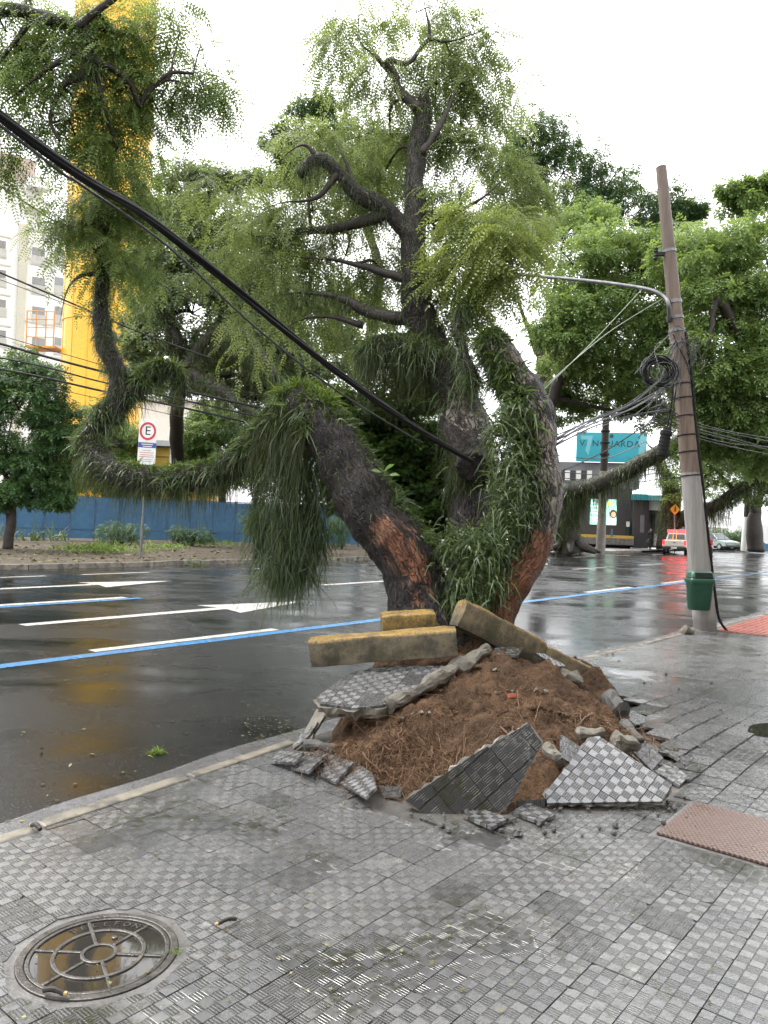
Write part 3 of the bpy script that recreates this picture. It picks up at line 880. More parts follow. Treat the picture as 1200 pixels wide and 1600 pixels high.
def slab(label, plane, outline, axis, thick=.06, tmat='tile_uv', bedmat='concrete_wet', jag=.018, uoff=None, name='paving_slab', cat='broken slab', miss=0.0, base=None):
    p0, p1, p2 = [P(*k) for k in plane]
    n = (p1 - p0).cross(p2 - p0).normalized()
    if n.dot(CAMP - p0) < 0: n = -n
    o = onplane(*axis[0], p0, n); u = (onplane(*axis[1], p0, n) - o).normalized(); v = n.cross(u)
    poly = []
    for x, y in outline:
        w = onplane(x, y, p0, n) - o; poly.append((w.dot(u), w.dot(v)))
    if area2(poly) < 0: poly = poly[::-1]
    c3 = [o + u * a + v * b for a, b in poly]
    root = thing(name, Vector((sum(p.x for p in c3) / len(c3), sum(p.y for p in c3) / len(c3), min(p.z for p in c3))), label, cat)
    fr = (o, u, v, n); off = uoff or (random.randrange(50), random.randrange(50))
    if thick > .03:
        uv_prism('concrete_bed', poly, fr, -thick, -.019, M[bedmat], root, jag)
    us = [p[0] for p in poly]; vs_ = [p[1] for p in poly]; g = .0022
    for i in range(math.floor(min(us) / TS), math.ceil(max(us) / TS)):
        for j in range(math.floor(min(vs_) / TS), math.ceil(max(vs_) / TS)):
            sq = [(i * TS + g, j * TS + g), (i * TS + TS - g, j * TS + g), (i * TS + TS - g, j * TS + TS - g), (i * TS + g, j * TS + TS - g)]
            c = clip_poly(sq, poly)
            if len(c) >= 3 and area2(c) > .0006 and random.random() >= miss:
                h = random.uniform(-.0015, .0015)
                uv_prism('paving_tile', c, fr, -.0185, h, M[tmat], root, uoff=off)
    return root
# tall slab standing in front of the soil
slab('tall tilted slab of wet diamond set tiles, shade painted dark, standing before the soil', [(680, 1280, 4.36), (800, 1268, 4.40), (830, 1132, 4.58)],
     [(634, 1250), (738, 1180), (826, 1130), (846, 1160), (789, 1270), (738, 1280), (680, 1284)], ((725, 1203), (772, 1262)), .09, 'tile_dark', 'concrete', jag=.02)
slab('large pale chequered slab sliding down on the right of the soil', [(855, 1253, 4.50), (1035, 1251, 4.54), (927, 1150, 4.95)],
     [(852, 1238), (922, 1152), (936, 1150), (1050, 1226), (1035, 1252), (855, 1255)], ((918, 1177), (992, 1222)), .055)
slab('pale chequered slab lifted level under the long yellow kerb block', [(495, 1087, 5.6), (600, 1095, 5.42), (605, 1041, 6.05)],
     [(494, 1090), (545, 1052), (600, 1040), (690, 1040), (704, 1046), (598, 1102), (552, 1106), (500, 1099)], ((552, 1101), (575, 1076)), .10, jag=.03)
slab('narrow grey slab bent up on edge beside the gutter', [(443, 1172, 5.55), (498, 1104, 5.85), (480, 1155, 5.45)],
     [(441, 1170), (470, 1148), (494, 1104), (507, 1110), (482, 1152), (450, 1176)], ((443, 1172), (498, 1104)), .045)
# tiles along the left lip
def loose(label, px, Ys, tm='tile_uv', thick=.024, axis=None):
    c = (sum(p[0] for p in px) / len(px), sum(p[1] for p in px) / len(px))
    return slab(label, [(px[0][0], px[0][1], Ys[0]), (px[1][0], px[1][1], Ys[1]), (px[2][0], px[2][1], Ys[2])], px, axis or (px[0], px[1]), thick, tm, name='loose_paving_tile', cat='paving tile')
def Yg(x, y, z): return G(x, y, z).y
loose('dark loose tile tipped up at the left end of the broken row', [(421, 1189), (437, 1173), (475, 1175), (461, 1191)], [Yg(421, 1189, .02), Yg(437, 1173, .03), Yg(475, 1175, .09)])
loose('grey loose tile second from the kerb in the broken row', [(454, 1199), (476, 1174), (511, 1178), (482, 1205)], [Yg(454, 1199, .02), Yg(476, 1174, .03), Yg(511, 1178, .10)])
loose('grey ribbed loose tile in the middle of the broken row', [(501, 1213), (499, 1195), (517, 1179), (553, 1191), (524, 1222)], [Yg(501, 1213, .02), Yg(499, 1195, .035), Yg(517, 1179, .07)], axis=((524, 1222), (553, 1191)))
loose('basket ribbed loose tile leaning on the hairy roots', [(529, 1222), (560, 1193), (583, 1210), (588, 1229), (571, 1245)], [Yg(529, 1222, .01), Yg(560, 1193, .06), Yg(583, 1210, .10)])
loose('small dark tile lying below the hairy roots', [(591, 1227), (628, 1229), (626, 1246), (600, 1247)], [Yg(591, 1227, .03), Yg(628, 1229, .05), Yg(626, 1246, .02)], 'tile_dark')
loose('flat pale tile on top of the soil left of the kerb foot', [(766, 1022), (774, 1011), (818, 1011), (809, 1024)], [6.28, 6.50, 6.50], thick=.03)
loose('flat pale tile on top of the soil against the fallen kerb', [(836, 1020), (850, 1021), (887, 1041), (868, 1041)], [6.45, 6.6, 6.72], thick=.03)
loose('grey ribbed tile standing upright at the corner of the pale slab', [(878, 1148), (909, 1168), (904, 1199), (878, 1184)], [4.9, 4.95, 4.78], axis=((878, 1184), (904, 1199)))
loose('dark tile propped above the right end of the pale slab', [(985, 1169), (1003, 1152), (1038, 1185), (1019, 1204)], [Yg(985, 1169, .13), Yg(1003, 1152, .14), Yg(1038, 1185, .06)], 'tile_dark', .045)
loose('bright wet tile tilted behind the rounded concrete stump', [(974, 1117), (976, 1104), (1020, 1125), (994, 1133)], [Yg(974, 1117, .12), Yg(976, 1104, .12), Yg(1020, 1125, .02)])
loose('pale tile lying loose below the propped dark tile', [(1022, 1204), (1046, 1190), (1076, 1213), (1062, 1227)], [Yg(1022, 1204, .05), Yg(1046, 1190, .05), Yg(1076, 1213, .02)])
loose('pale cracked tile raised behind the propped dark tile', [(1028, 1165), (1052, 1150), (1096, 1176), (1072, 1195)], [Yg(1028, 1165, .06), Yg(1052, 1150, .045), Yg(1096, 1176, .02)])
loose('pale tile raised along the crack on the right', [(1062, 1150), (1085, 1135), (1130, 1158), (1106, 1174)], [Yg(1062, 1150, .04), Yg(1085, 1135, .02), Yg(1130, 1158, .015)])
loose('flat tile lying under the point of the tall slab', [(800, 1268), (822, 1252), (868, 1272), (845, 1284)], [Yg(800, 1268, .02), Yg(822, 1252, .02), Yg(868, 1272, .025)])
loose('flat tile shoved against the foot of the tall slab', [(722, 1272), (748, 1262), (795, 1278), (768, 1292)], [Yg(722, 1272, .02), Yg(748, 1262, .015), Yg(795, 1278, .03)])
loose('triangular tile shard at the foot of the tall slab', [(654, 1277), (672, 1272), (684, 1288)], [Yg(654, 1277, .01), Yg(672, 1272, .02), Yg(684, 1288, .01)])
loose('ribbed tile end showing in the gap between the slabs', [(808, 1251), (852, 1248), (852, 1262), (809, 1266)], [4.50, 4.55, 4.52], 'tile_dark')

# long strip of broken concrete and other rubble
def rock(label, pts, rads, mat='concrete_wet', name='concrete_chunk', cat='rubble', group=None, n=12, amp=.6, freq=11):
    sm = catmull([(*p, r) for p, r in zip(pts, rads)], 5) if len(pts) > 2 else np.array([(*(Vector(pts[0]).lerp(Vector(pts[1]), f)), rads[0] * (1 - f) + rads[1] * f) for f in np.linspace(0, 1, 7)])
    mb = MB(); P_ = [Vector(p[:3]) for p in sm]; R_ = list(sm[:, 3])
    ax = (P_[-1] - P_[0]).normalized()
    P_ = [P_[0] - ax * R_[0] * .35] + P_ + [P_[-1] + ax * R_[-1] * .35]; R_ = [R_[0] * .45] + R_ + [R_[-1] * .45]
    mb.tube(P_, R_, n)
    sd = random.uniform(0, 90)
    for v in mb.v:
        k = mnoise.noise_vector((v.x * freq + sd, v.y * freq, v.z * freq)) ; f = mnoise.cell(Vector((v.x * 7 + sd, v.y * 7, v.z * 7)))
        rr = sum(rads) / len(rads); v += k * rr * amp + Vector((0, 0, (f - .5) * rr * .25))
    return tag(mb.build(name, M[mat]), label, cat, group)
rock('long strip of broken concrete bedding across the top of the soil', [P(604, 1102, 5.38), P(650, 1080, 5.6), P(695, 1052, 5.85), P(730, 1033, 6.05), P(762, 1010, 6.25)], [.055, .05, .06, .05, .05], amp=.6)
rock('pale concrete lump behind the upper right soil', [P(880, 1052, 6.55), P(905, 1062, 6.6)], [.07, .055])
rock('tan concrete lump above the top corner of the pale slab', [P(962, 1158, 5.1), P(990, 1160, 5.15)], [.065, .05])
rock('broken concrete lump beside the upright ribbed tile', [P(858, 1172, 4.85), P(872, 1188, 4.75)], [.05, .045])
rock('concrete lump on the soil edge above the pale slab', [P(905, 1145, 5.1), P(940, 1146, 5.15)], [.045, .04])
rock('dark broken bedding under the left end of the soil', [P(478, 1163, 5.35), P(522, 1168, 5.3)], [.04, .035], 'bed')
rock('dark shattered bedding at the left foot of the tall slab', [P(600, 1252, 4.6), P(652, 1270, 4.45)], [.035, .03], 'bed')
rock('dark broken bedding right of the soil by the wet tile', [P(976, 1130, 5.75), P(1000, 1158, 5.45)], [.05, .035], 'bed')
tag(rock('rounded dark concrete stump lying right of the soil', [P(950, 1090, 6.2), P(972, 1112, 6.0)], [.085, .075], 'bed', amp=.18, freq=5, n=16, name='concrete_stump'))
rock('white lump of concrete between the yellow kerb blocks', [P(707, 978, 6.5), P(722, 984, 6.5)], [.04, .035])
rock('broken grey stone at the foot of the leaning pole', [P(1068, 983, 12.2), P(1084, 986, 12.3)], [.07, .05])
mbc = MB()
for k in range(70):
    if k < 40:
        x, y = random.uniform(620, 1090), random.uniform(1225, 1300)
        if y < 1262 and 640 < x < 1040: y += 45
    else: x, y = random.uniform(935, 1190), random.uniform(1010, 1200)
    g = G(x, y, .012); r = random.uniform(.006, .019); k0 = len(mbc.v)
    mbc.lathe([(r * .5, -r * .7), (r, -r * .1), (r * .75, r * .5), (r * .25, r * .75)], g, n=7)
    for v in mbc.v[k0:]: v += mnoise.noise_vector(v * 60) * r * .5
tag(mbc.build('rubble_crumbs', M['bed']), 'small dark crumbs of rubble scattered round the heaved pavement', None, None, 'stuff')
mbs = MB()
for k in range(420):
    c = random.choice([(620, 1120, 5.3), (930, 1100, 5.7), (780, 1080, 5.65), (860, 1100, 5.4), (700, 1110, 5.4), (740, 1050, 6.0), (900, 1090, 5.7), (820, 1150, 5.1)])
    w = P(c[0] + random.gauss(0, 40), c[1] + random.gauss(0, 28), c[2]); r = random.uniform(.005, .016) if k % 7 else random.uniform(.015, .03)
    g = Vector((w.x, w.y, soil_h(w.x, w.y) + .01 + r * .3))
    k0 = len(mbs.v); mbs.lathe([(r * .4, -r * .7), (r, -r * .1), (r * .8, r * .4), (r * .25, r * .7)], g, n=6, mi=(1 if k % 6 == 0 else 0))
    for v in mbs.v[k0:]: v += mnoise.noise_vector(v * 40) * r * .8
tag(mbs.build('clods', [M['soil'], M['concrete_wet']], soil), kind='stuff')
mb = MB(); w = P(800, 1092, 5.5); mb.box((w.x, w.y, soil_h(w.x, w.y) + .05), (.055, .04, .03), Matrix.Rotation(.3, 3, 'Z') @ Matrix.Rotation(-.4, 3, 'X'))
M['brick'] = pmat('red_brick', (.36, .10, .06), (.26, .07, .045), 20)
tag(mb.build('brick_fragment', M['brick'], bevel=.004), 'small red brick fragment on the soil mound', 'brick')

# ---------------------------------------------------------------- thrown kerb blocks
def kerb_paint_mat():
    t = NT('yellow_painted_kerb'); co = t.pos(); nz = t.n('ShaderNodeSeparateXYZ'); t.l(t.n('ShaderNodeNewGeometry').outputs['True Normal'], nz.inputs[0])
    big = t.noise(co, 7, 6, .68); fine = t.noise(co, 60, 5, .7)
    conc = t.mix(t.ramp(big, .35, .65), (.15, .135, .10), (.055, .050, .038)); conc = t.mix(t.ramp(fine, .5, .7, 0, .6), conc, (.07, .06, .045))
    yel = t.mix(t.ramp(fine, .4, .7), (.36, .22, .045), (.22, .135, .045))
    a = t.n('ShaderNodeAttribute', attribute_name='v').outputs['Fac']
    worn = t.math('ADD', t.math('MULTIPLY', big, .55), t.math('MULTIPLY', fine, .45))
    k = t.math('MULTIPLY', a, t.ramp(worn, .44, .60, 1, .15))
    col = t.mix(k, conc, yel)
    col = t.mix(t.ramp(t.noise(co, 3.2, 5, .7), .50, .64, 0, .75), col, (.05, .048, .022))
    col = t.mix(t.ramp(t.noise(co, 24, 5, .75), .58, .66, 0, .7), col, (.03, .027, .02))
    return t.done(t.bsdf(col, t.ramp(big, .3, .7, .35, .65), t.bump(fine, .7, .008), .4))
M['kerb_yellow'] = kerb_paint_mat()
def kerb_block(label, a, b, w, h, tilt=0.0, paint=(1.0, .45, .6), broken=0.0, w2=None, h2=None):
    a, b = Vector(a), Vector(b); d = (b - a).normalized(); sidev = d.cross(UP).normalized(); upv = sidev.cross(d)
    Rm = Matrix.Rotation(tilt, 3, d); sidev = Rm @ sidev; upv = Rm @ upv
    n = 15; L = (b - a).length; mb = MB(); prof = [(-1, -1), (1, -1), (1, .8), (.84, 1), (-.84, 1), (-1, .8)]
    prof = [(-1, -.96), (-.96, -1), (0, -1), (.96, -1), (1, -.96), (1, 0), (1, .72), (.93, .9), (.78, 1), (0, 1.01), (-.78, 1), (-.93, .9), (-1, .72), (-1, 0)]
    m = len(prof); col = []
    for i in range(n):
        f = i / (n - 1); c = a + d * L * f
        for x, y in prof:
            p = c + sidev * x * w / 2 + upv * y * h / 2
            e = 1.0
            if i in (0, n - 1):
                p = c + sidev * x * w / 2 * .93 + upv * y * h / 2 * .94
            if broken and i <= 1: p += d * broken * (.5 + mnoise.noise(p * 14)) * (1 if i == 0 else .5)
            p += mnoise.noise_vector(p * 16) * .006 + mnoise.noise_vector(p * 5) * .008
            mb.v.append(p); col.append(paint[0] if y > .85 else (paint[1] if y > -.5 and abs(x) > .9 else 0.1))
    for i in range(n - 1):
        for k in range(m):
            k2 = (k + 1) % m; mb.f.append((i * m + k, i * m + k2, (i + 1) * m + k2, (i + 1) * m + k)); mb.mi.append(0)
    mb.f.append(tuple(range(m))[::-1]); mb.f.append(tuple((n - 1) * m + k for k in range(m))); mb.mi += [0, 0]
    o = mb.build('kerb_block', M['kerb_yellow'], smooth='auto', angle=35)
    at = o.data.attributes.new('v', 'FLOAT', 'POINT'); at.data.foreach_set('value', col)
    return tag(o, label, 'kerb block')
kerb_block('short yellow painted kerb block lying on top of the long one', P(596, 972, 6.34), P(679, 966, 6.38), .17, .135, .12, (1, .95, .9))
kerb_block('long yellow topped kerb block thrown up in front of the trunk', P(486, 1018, 6.1), P(712, 1000, 6.05), .17, .21, .10, (1, .12, .4))
kmid = P(842, 1022, 6.85)
kerb_block('yellow edged kerb block leaning up against the right stem', P(712, 955, 6.40), kmid, .15, .24, -.05, (.95, .22, .4), .05)
kerb_block('kerb block at the lower end of the leaning pair on the right', kmid + (P(940, 1070, 7.3) - kmid).normalized() * .015, P(938, 1069, 7.3), .14, .19, -.05, (.7, .25, .3))

# ================================================================== TREES
def bark_mat():
    t = NT('wet_bark'); co = t.pos()
    mv = t.n('ShaderNodeAttribute', attribute_name='grain').outputs['Vector']      # runs along each limb
    n1 = t.noise(mv, 16, 7, .72, .6); n2 = t.noise(co, 2.2, 5, .6); n3 = t.noise(co, 75, 4, .7); n4 = t.noise(mv, 38, 5, .7, .4)
    vo = t.n('ShaderNodeTexVoronoi', feature='DISTANCE_TO_EDGE'); vo.inputs['Scale'].default_value = 24
    wv = t.n('ShaderNodeTexNoise'); wv.inputs['Scale'].default_value = 12; wv.inputs['Detail'].default_value = 5; t.l(mv, wv.inputs['Vector'])
    ma = t.n('ShaderNodeVectorMath', operation='MULTIPLY_ADD'); t.l(wv.outputs['Color'], ma.inputs[0]); ma.inputs[1].default_value = (.10, .10, .10); t.l(mv, ma.inputs[2]); t.l(ma.outputs[0], vo.inputs['Vector'])
    crack = t.math('MULTIPLY', t.ramp(n1, .36, .50), t.ramp(vo.outputs['Distance'], .0, .13))
    dark = t.mix(t.ramp(n4, .35, .7), (.010, .007, .006), (.048, .034, .027)); dark = t.mix(t.ramp(n2, .50, .70, 0, .5), dark, (.066, .050, .040))
    pale = t.mix(t.ramp(n4, .35, .65), (.12, .098, .078), (.28, .24, .19))
    wood = t.mix(t.ramp(n4, .30, .70), (.11, .042, .022), (.30, .125, .058)); wood = t.mix(t.ramp(n3, .5, .7, 0, .5), wood, (.055, .022, .013))
    aw = t.n('ShaderNodeAttribute', attribute_name='wood').outputs['Fac']; ap = t.n('ShaderNodeAttribute', attribute_name='pale').outputs['Fac']
    edge = t.math('MULTIPLY', t.math('SUBTRACT', n1, .5), 2.6)
    col = t.mix(t.ramp(t.math('ADD', ap, edge), .40, .60), dark, pale)
    col = t.mix(t.ramp(t.math('ADD', aw, edge), .42, .78), col, wood)
    col = t.mix(t.math('MULTIPLY', t.ramp(crack, .0, .8, .8, 0), t.math('SUBTRACT', 1.0, t.math('MULTIPLY', aw, .55))), col, (.010, .007, .006))
    h = t.math('ADD', t.math('MULTIPLY', crack, .5), t.math('ADD', t.math('MULTIPLY', n4, .45), t.math('MULTIPLY', n3, .12)))
    return t.done(t.bsdf(col, t.ramp(n1, .3, .7, .35, .7), t.bump(h, 1.0, .05), .4))
M['bark'] = bark_mat()
M['twig'] = pmat('dark_branch_bark', (.038, .029, .023), (.018, .014, .011), 6, .6, None, .6, 35, .01, .35, world=True)
M['twig_pale'] = pmat('grey_branch_bark', (.17, .145, .115), (.085, .07, .055), 5, .7, None, .6, 30, .01, .3, world=True, stain=(.07, .075, .04))
LEAF = {
    'main': leafmat('pale_tipuana_leaf', (0.1, 0.14, 0.055), (0.195, 0.25, 0.098), (0.29, 0.35, 0.15), 0.54),
    'lime': leafmat('lime_leaf', (0.09, 0.13, 0.03), (0.16, 0.21, 0.055), (0.235, 0.285, 0.08), 0.46),
    'over': leafmat('overhanging_leaf', (0.065, 0.11, 0.036), (0.135, 0.2, 0.062), (0.22, 0.29, 0.095), 0.5),
    'dark': leafmat('dark_round_tree_leaf', (.020, .050, .022), (.045, .10, .036), (.085, .165, .050), .32),
    'mid': leafmat('mid_green_leaf', (0.065, 0.115, 0.04), (0.14, 0.22, 0.068), (0.23, 0.32, 0.1), 0.52),
    'blue': leafmat('grey_green_leaf', (0.055, 0.085, 0.048), (0.115, 0.16, 0.082), (0.185, 0.235, 0.12), 0.46),
    'vine': leafmat('dark_vine_leaf', (0.012, 0.028, 0.009), (0.034, 0.075, 0.02), (0.095, 0.17, 0.04), 0.3, .35),
    'epi': leafmat('strap_leaf', (0.016, 0.032, 0.011), (0.05, 0.085, 0.028), (0.15, 0.205, 0.08), 0.3, .35, .45),
    'fresh': leafmat('fresh_fern', (.06, .11, .018), (.12, .19, .032), (.20, .28, .055), .35, .4),
    'hang': leafmat('hanging_strand', (0.018, 0.026, 0.011), (0.052, 0.066, 0.026), (0.12, 0.14, 0.062), 0.2, .6, .2),
}
def pinnate(pairs, ll, lw, rach, droop=.25, fold=.25):
    """one compound leaf along +x: (K,4,3) leaflet rhombs"""
    out = []
    for k in range(pairs):
        f = (k + .7) / pairs; x = f * rach; z = -droop * rach * f * f
        s = (1 - .45 * abs(f - .45))
        for sg in (-1, 1):
            d = np.array([.45, sg * .85, -fold]); d /= np.linalg.norm(d); wv = np.array([.88, -sg * .45, 0])
            b = np.array([x, 0, z]); L = ll * s; W = lw * s
            out.append([b, b + d * L * .45 + wv * W * .5, b + d * L, b + d * L * .5 - wv * W * .5])
    b = np.array([rach, 0, -droop * rach]); d = np.array([.9, 0, -.4])
    out.append([b, b + d * ll * .5 + np.array([0, lw * .5, 0]), b + d * ll, b + d * ll * .5 - np.array([0, lw * .5, 0])])
    return np.array(out)
def stamp(T, org, axis, scale, up=None):
    n = len(org); a = axis / (np.linalg.norm(axis, axis=1, keepdims=True) + 1e-9)
    if up is None: up = np.array([0, 0, 1.0]) + rng.normal(size=(n, 3)) * .35
    b = np.cross(up, a); b /= np.linalg.norm(b, axis=1, keepdims=True) + 1e-9
    c = np.cross(a, b); F = np.stack([a, b, c], 1)          # rows
    V = np.einsum('kvi,nij->nkvj', T, F) * scale[:, None, None, None] + org[:, None, None, :]
    return V.reshape(-1, 3)
def quads(nv): return np.arange(nv).reshape(-1, 4)
class Foliage:
    def __init__(self, T): self.T = T; self.V = []; self.A = []
    def add(self, org, axis, scale, tone):
        if len(org) == 0: return
        self.V.append(stamp(self.T, np.asarray(org, float), np.asarray(axis, float), np.asarray(scale, float)))
        self.A.append(np.repeat(np.clip(tone, 0, 1), len(self.T) * 4))
    def build(self, name, mat, parent):
        if not self.V: return None
        V = np.concatenate(self.V); return npmesh(name, V, quads(len(V)), mat, parent, np.concatenate(self.A))
def clump_leaves(fol, c, r, n, size, tone=.5, hang=.5, shell=.55, spread=.25):
    """leaves on the outside of an ellipsoid clump, tips outward and down"""
    d = rng.normal(size=(n, 3)); d[:, 2] = d[:, 2] * .8 + .15; d /= np.linalg.norm(d, axis=1, keepdims=True)
    rr = rng.uniform(shell, 1.0, n) ** .7
    p = np.asarray(c) + d * rr[:, None] * np.asarray(r)
    ax = d * np.array([1, 1, .4]) + rng.normal(size=(n, 3)) * .45; ax[:, 2] -= hang
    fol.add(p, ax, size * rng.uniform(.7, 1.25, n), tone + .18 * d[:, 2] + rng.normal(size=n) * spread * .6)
def blob_world(b):
    x, y, Y, rx, ry = b[:5]; k = Y / 1200
    return np.array(tuple(P(x, y, Y))), np.array([rx * k, rx * k * (b[5] if len(b) > 5 else .8), ry * k])
def sub_clumps(fol, c, r, m, n, size, tone, hang=.5, f=.34):
    """a crown blob broken into many smaller clumps, with gaps between them"""
    for _ in range(m):
        d = rng.normal(size=3); d[2] = d[2] * .85 + .1; d /= np.linalg.norm(d)
        cc = c + d * r * rng.uniform(.45, 1.0)
        k = rng.uniform(.6, 1.25)
        clump_leaves(fol, cc, r.mean() * f * k * np.array([1.15, 1.15, .62]), int(n * k), size, tone + rng.normal() * .13, hang)
def limb(mb, pts, n=8, k=5, wob=.03, seed=0, tip=False):
    sm = catmull(pts, k); P_ = []
    if tip:
        m_ = len(sm); sm[:, 3] *= np.clip((m_ - np.arange(m_)) / (k * 2.2), .12, 1)
    for i, p in enumerate(sm):
        r = p[3]; w = mnoise.noise_vector((p[0] * 1.7 + seed, p[1] * 1.7, p[2] * 1.7)) * wob + mnoise.noise_vector((p[0] * 5.1 + seed, p[1] * 5.1, p[2] * 5.1)) * min(wob * .6, p[3] * .6)
        P_.append(Vector(p[:3]) + w)
    mb.tube(P_, [p[3] * (1 + .12 * mnoise.noise((i * .45, seed, 0))) for i, p in enumerate(sm)], n)
    return np.array([(*v, sm[i][3]) for i, v in enumerate(P_)])
def W4(lst):
    """(px,py,Y,radius px) -> (x,y,z,r)"""
    return [(*P(x, y, Y), r * Y / 1200) for x, y, Y, r in lst]
def slim(lst, k, k0=1.0, n=3):
    """thin a limb, keeping its foot"""
    return [(*p[:3], p[3] * (k0 + (k - k0) * min(i / n, 1))) for i, p in enumerate(lst)]

# ---------------------------------------------------------------- the uprooted tree
tree = thing('leaning_tree', G(690, 1110), 'huge half uprooted street tree with forked stems draped in ferns and hanging plants', 'tree')
L_left = W4([(700, 1130, 6.95, 125), (688, 1045, 6.95, 88), (668, 975, 7.0, 66), (655, 920, 7.05, 60), (630, 860, 7.1, 60), (585, 798, 7.2, 58), (540, 732, 7.35, 54), (505, 675, 7.5, 50), (472, 640, 7.65, 42), (440, 652, 7.8, 36), (405, 695, 8.0, 30), (350, 735, 8.2, 27), (280, 750, 8.4, 26), (210, 748, 8.6, 25), (158, 728, 8.8, 25), (142, 690, 8.95, 23), (165, 650, 9.1, 21), (205, 612, 9.2, 20), (238, 585, 9.3, 17), (262, 580, 9.3, 14), (280, 600, 9.3, 9), (288, 625, 9.3, 4)])
L_right = W4([(745, 1095, 6.95, 80), (765, 1000, 7.0, 48), (788, 935, 7.05, 37), (818, 880, 7.1, 36), (842, 825, 7.2, 35), (850, 765, 7.3, 36), (843, 700, 7.4, 38), (828, 635, 7.5, 36), (806, 585, 7.6, 33), (780, 548, 7.65, 29), (762, 528, 7.7, 20)])
L_mid = W4([(725, 1040, 7.2, 70), (745, 880, 7.6, 50), (742, 780, 7.9, 45), (736, 720, 8.0, 42), (728, 650, 8.1, 38), (712, 600, 8.2, 36), (680, 568, 8.25, 33), (640, 552, 8.3, 29), (598, 545, 8.35, 25), (570, 562, 8.4, 18)])
L_up = W4([(692, 575, 8.3, 28), (662, 505, 8.5, 25), (646, 430, 8.6, 21), (648, 350, 8.8, 18), (650, 270, 9.0, 17), (658, 200, 9.2, 14), (662, 150, 9.3, 10)])
L_arm = W4([(170, 660, 9.1, 19), (186, 600, 9.15, 17), (166, 540, 9.2, 15), (158, 480, 9.3, 13), (164, 420, 9.35, 11), (158, 370, 9.4, 10), (156, 312, 9.5, 8), (172, 275, 9.6, 8), (176, 245, 9.7, 6)])
L_b1 = W4([(642, 375, 8.75, 16), (606, 328, 8.7, 15), (560, 303, 8.6, 13), (530, 272, 8.55, 11), (492, 246, 8.5, 10), (465, 275, 8.45, 8)])
L_stub = W4([(722, 660, 8.1, 36), (735, 710, 7.7, 30), (738, 728, 7.45, 24)])
L_left, L_right, L_mid = slim(L_left, .80, .92), slim(L_right, .82, .9), slim(L_mid, .86, .95)
mb = MB(); PATH = {}
for key, L, n in (('left', L_left, 22), ('right', L_right, 20), ('mid', L_mid, 18), ('up', L_up, 14), ('arm', L_arm, 12), ('b1', L_b1, 12), ('stub', L_stub, 16)):
    PATH[key] = limb(mb, L, n, 6, .03, len(PATH))
me = bpy.data.meshes.new('tmp'); me.from_pydata([tuple(v) for v in mb.v], [], mb.f)
tmp = bpy.data.objects.new('tmp', me); COL.objects.link(tmp)
rm = tmp.modifiers.new('r', 'REMESH'); rm.mode = 'VOXEL'; rm.voxel_size = .030
dg = bpy.context.evaluated_depsgraph_get()
tme = bpy.data.meshes.new_from_object(tmp.evaluated_get(dg)); bpy.data.objects.remove(tmp)
nv = len(tme.vertices); co = np.zeros(nv * 3); tme.vertices.foreach_get('co', co); co = co.reshape(-1, 3)
nr = np.zeros(nv * 3); tme.vertices.foreach_get('normal', nr); nr = nr.reshape(-1, 3)
dis = np.array([.030 * (abs(mnoise.noise((c[0] * 7, c[1] * 7, c[2] * 2.6))) - .25) + .020 * mnoise.noise((c[0] * 17, c[1] * 17, c[2] * 6)) + .06 * mnoise.noise((c[0] * 2.6, c[1] * 2.6, c[2] * 2.0)) for c in co])
allp = np.concatenate([PATH[k] for k in PATH])
def near_r(c):                                   # limb radius near each vertex scales the relief
    out = np.zeros(len(c))
    for i in range(0, len(c), 4000):
        d = ((c[i:i + 4000, None] - allp[None, :, :3]) ** 2).sum(-1); out[i:i + 4000] = allp[d.argmin(1), 3]
    return out
rr = near_r(co); dis *= np.clip(rr / .25, .25, 1.2)
co2 = co + nr * dis[:, None]
grain = np.zeros((nv, 3)); PD = np.zeros((len(allp), 3)); PS = np.zeros(len(allp)); k0 = 0
for key in PATH:
    pp = PATH[key][:, :3]; dd = np.gradient(pp, axis=0); dd /= np.linalg.norm(dd, axis=1, keepdims=True); PD[k0:k0 + len(pp)] = dd
    PS[k0:k0 + len(pp)] = k0 * .37 + np.concatenate([[0], np.cumsum(np.linalg.norm(np.diff(pp, axis=0), axis=1))]); k0 += len(pp)
for i in range(0, nv, 4000):
    c = co[i:i + 4000]; j = ((c[:, None] - allp[None, :, :3]) ** 2).sum(-1).argmin(1); rel = c - allp[j, :3]; d_ = PD[j]
    u_ = np.array([0, 1.0, 0]) - d_ * d_[:, 1:2]; u_ /= np.linalg.norm(u_, axis=1, keepdims=True); w_ = np.cross(d_, u_)
    grain[i:i + 4000] = np.stack([(rel * u_).sum(1), (rel * w_).sum(1), (PS[j] + (rel * d_).sum(1)) * .34], 1)
def mask(pts, rads):
    m = np.zeros(nv)
    for p, r in zip(pts, rads):
        m = np.maximum(m, 1 - np.clip((np.linalg.norm(co - np.array(tuple(p)), axis=1) / r - .25) / 1.3, 0, 1))
    return m
wood = mask([P(655, 930, 6.65), P(625, 850, 6.75), P(650, 885, 6.7), P(600, 830, 6.85), P(810, 925, 6.9), P(790, 965, 6.85), P(835, 880, 6.95), P(775, 990, 6.8), P(850, 855, 7.0), P(800, 945, 6.8), P(822, 900, 6.85)], [.16, .24, .22, .17, .30, .30, .28, .28, .18, .28, .28])
pale = mask([P(868, 800, 7.15), P(872, 740, 7.2), P(862, 680, 7.2), P(835, 620, 7.2), P(810, 575, 7.3), P(705, 950, 6.5), P(700, 900, 6.6), P(735, 640, 7.85), P(860, 840, 7.1), P(790, 555, 7.4)], [.2, .2, .2, .2, .22, .24, .14, .25, .15, .2])
off = np.array(wloc(tree))
tme.vertices.foreach_set('co', (co2 - off).astype(np.float32).ravel()); tme.materials.clear(); tme.materials.append(M['bark'])
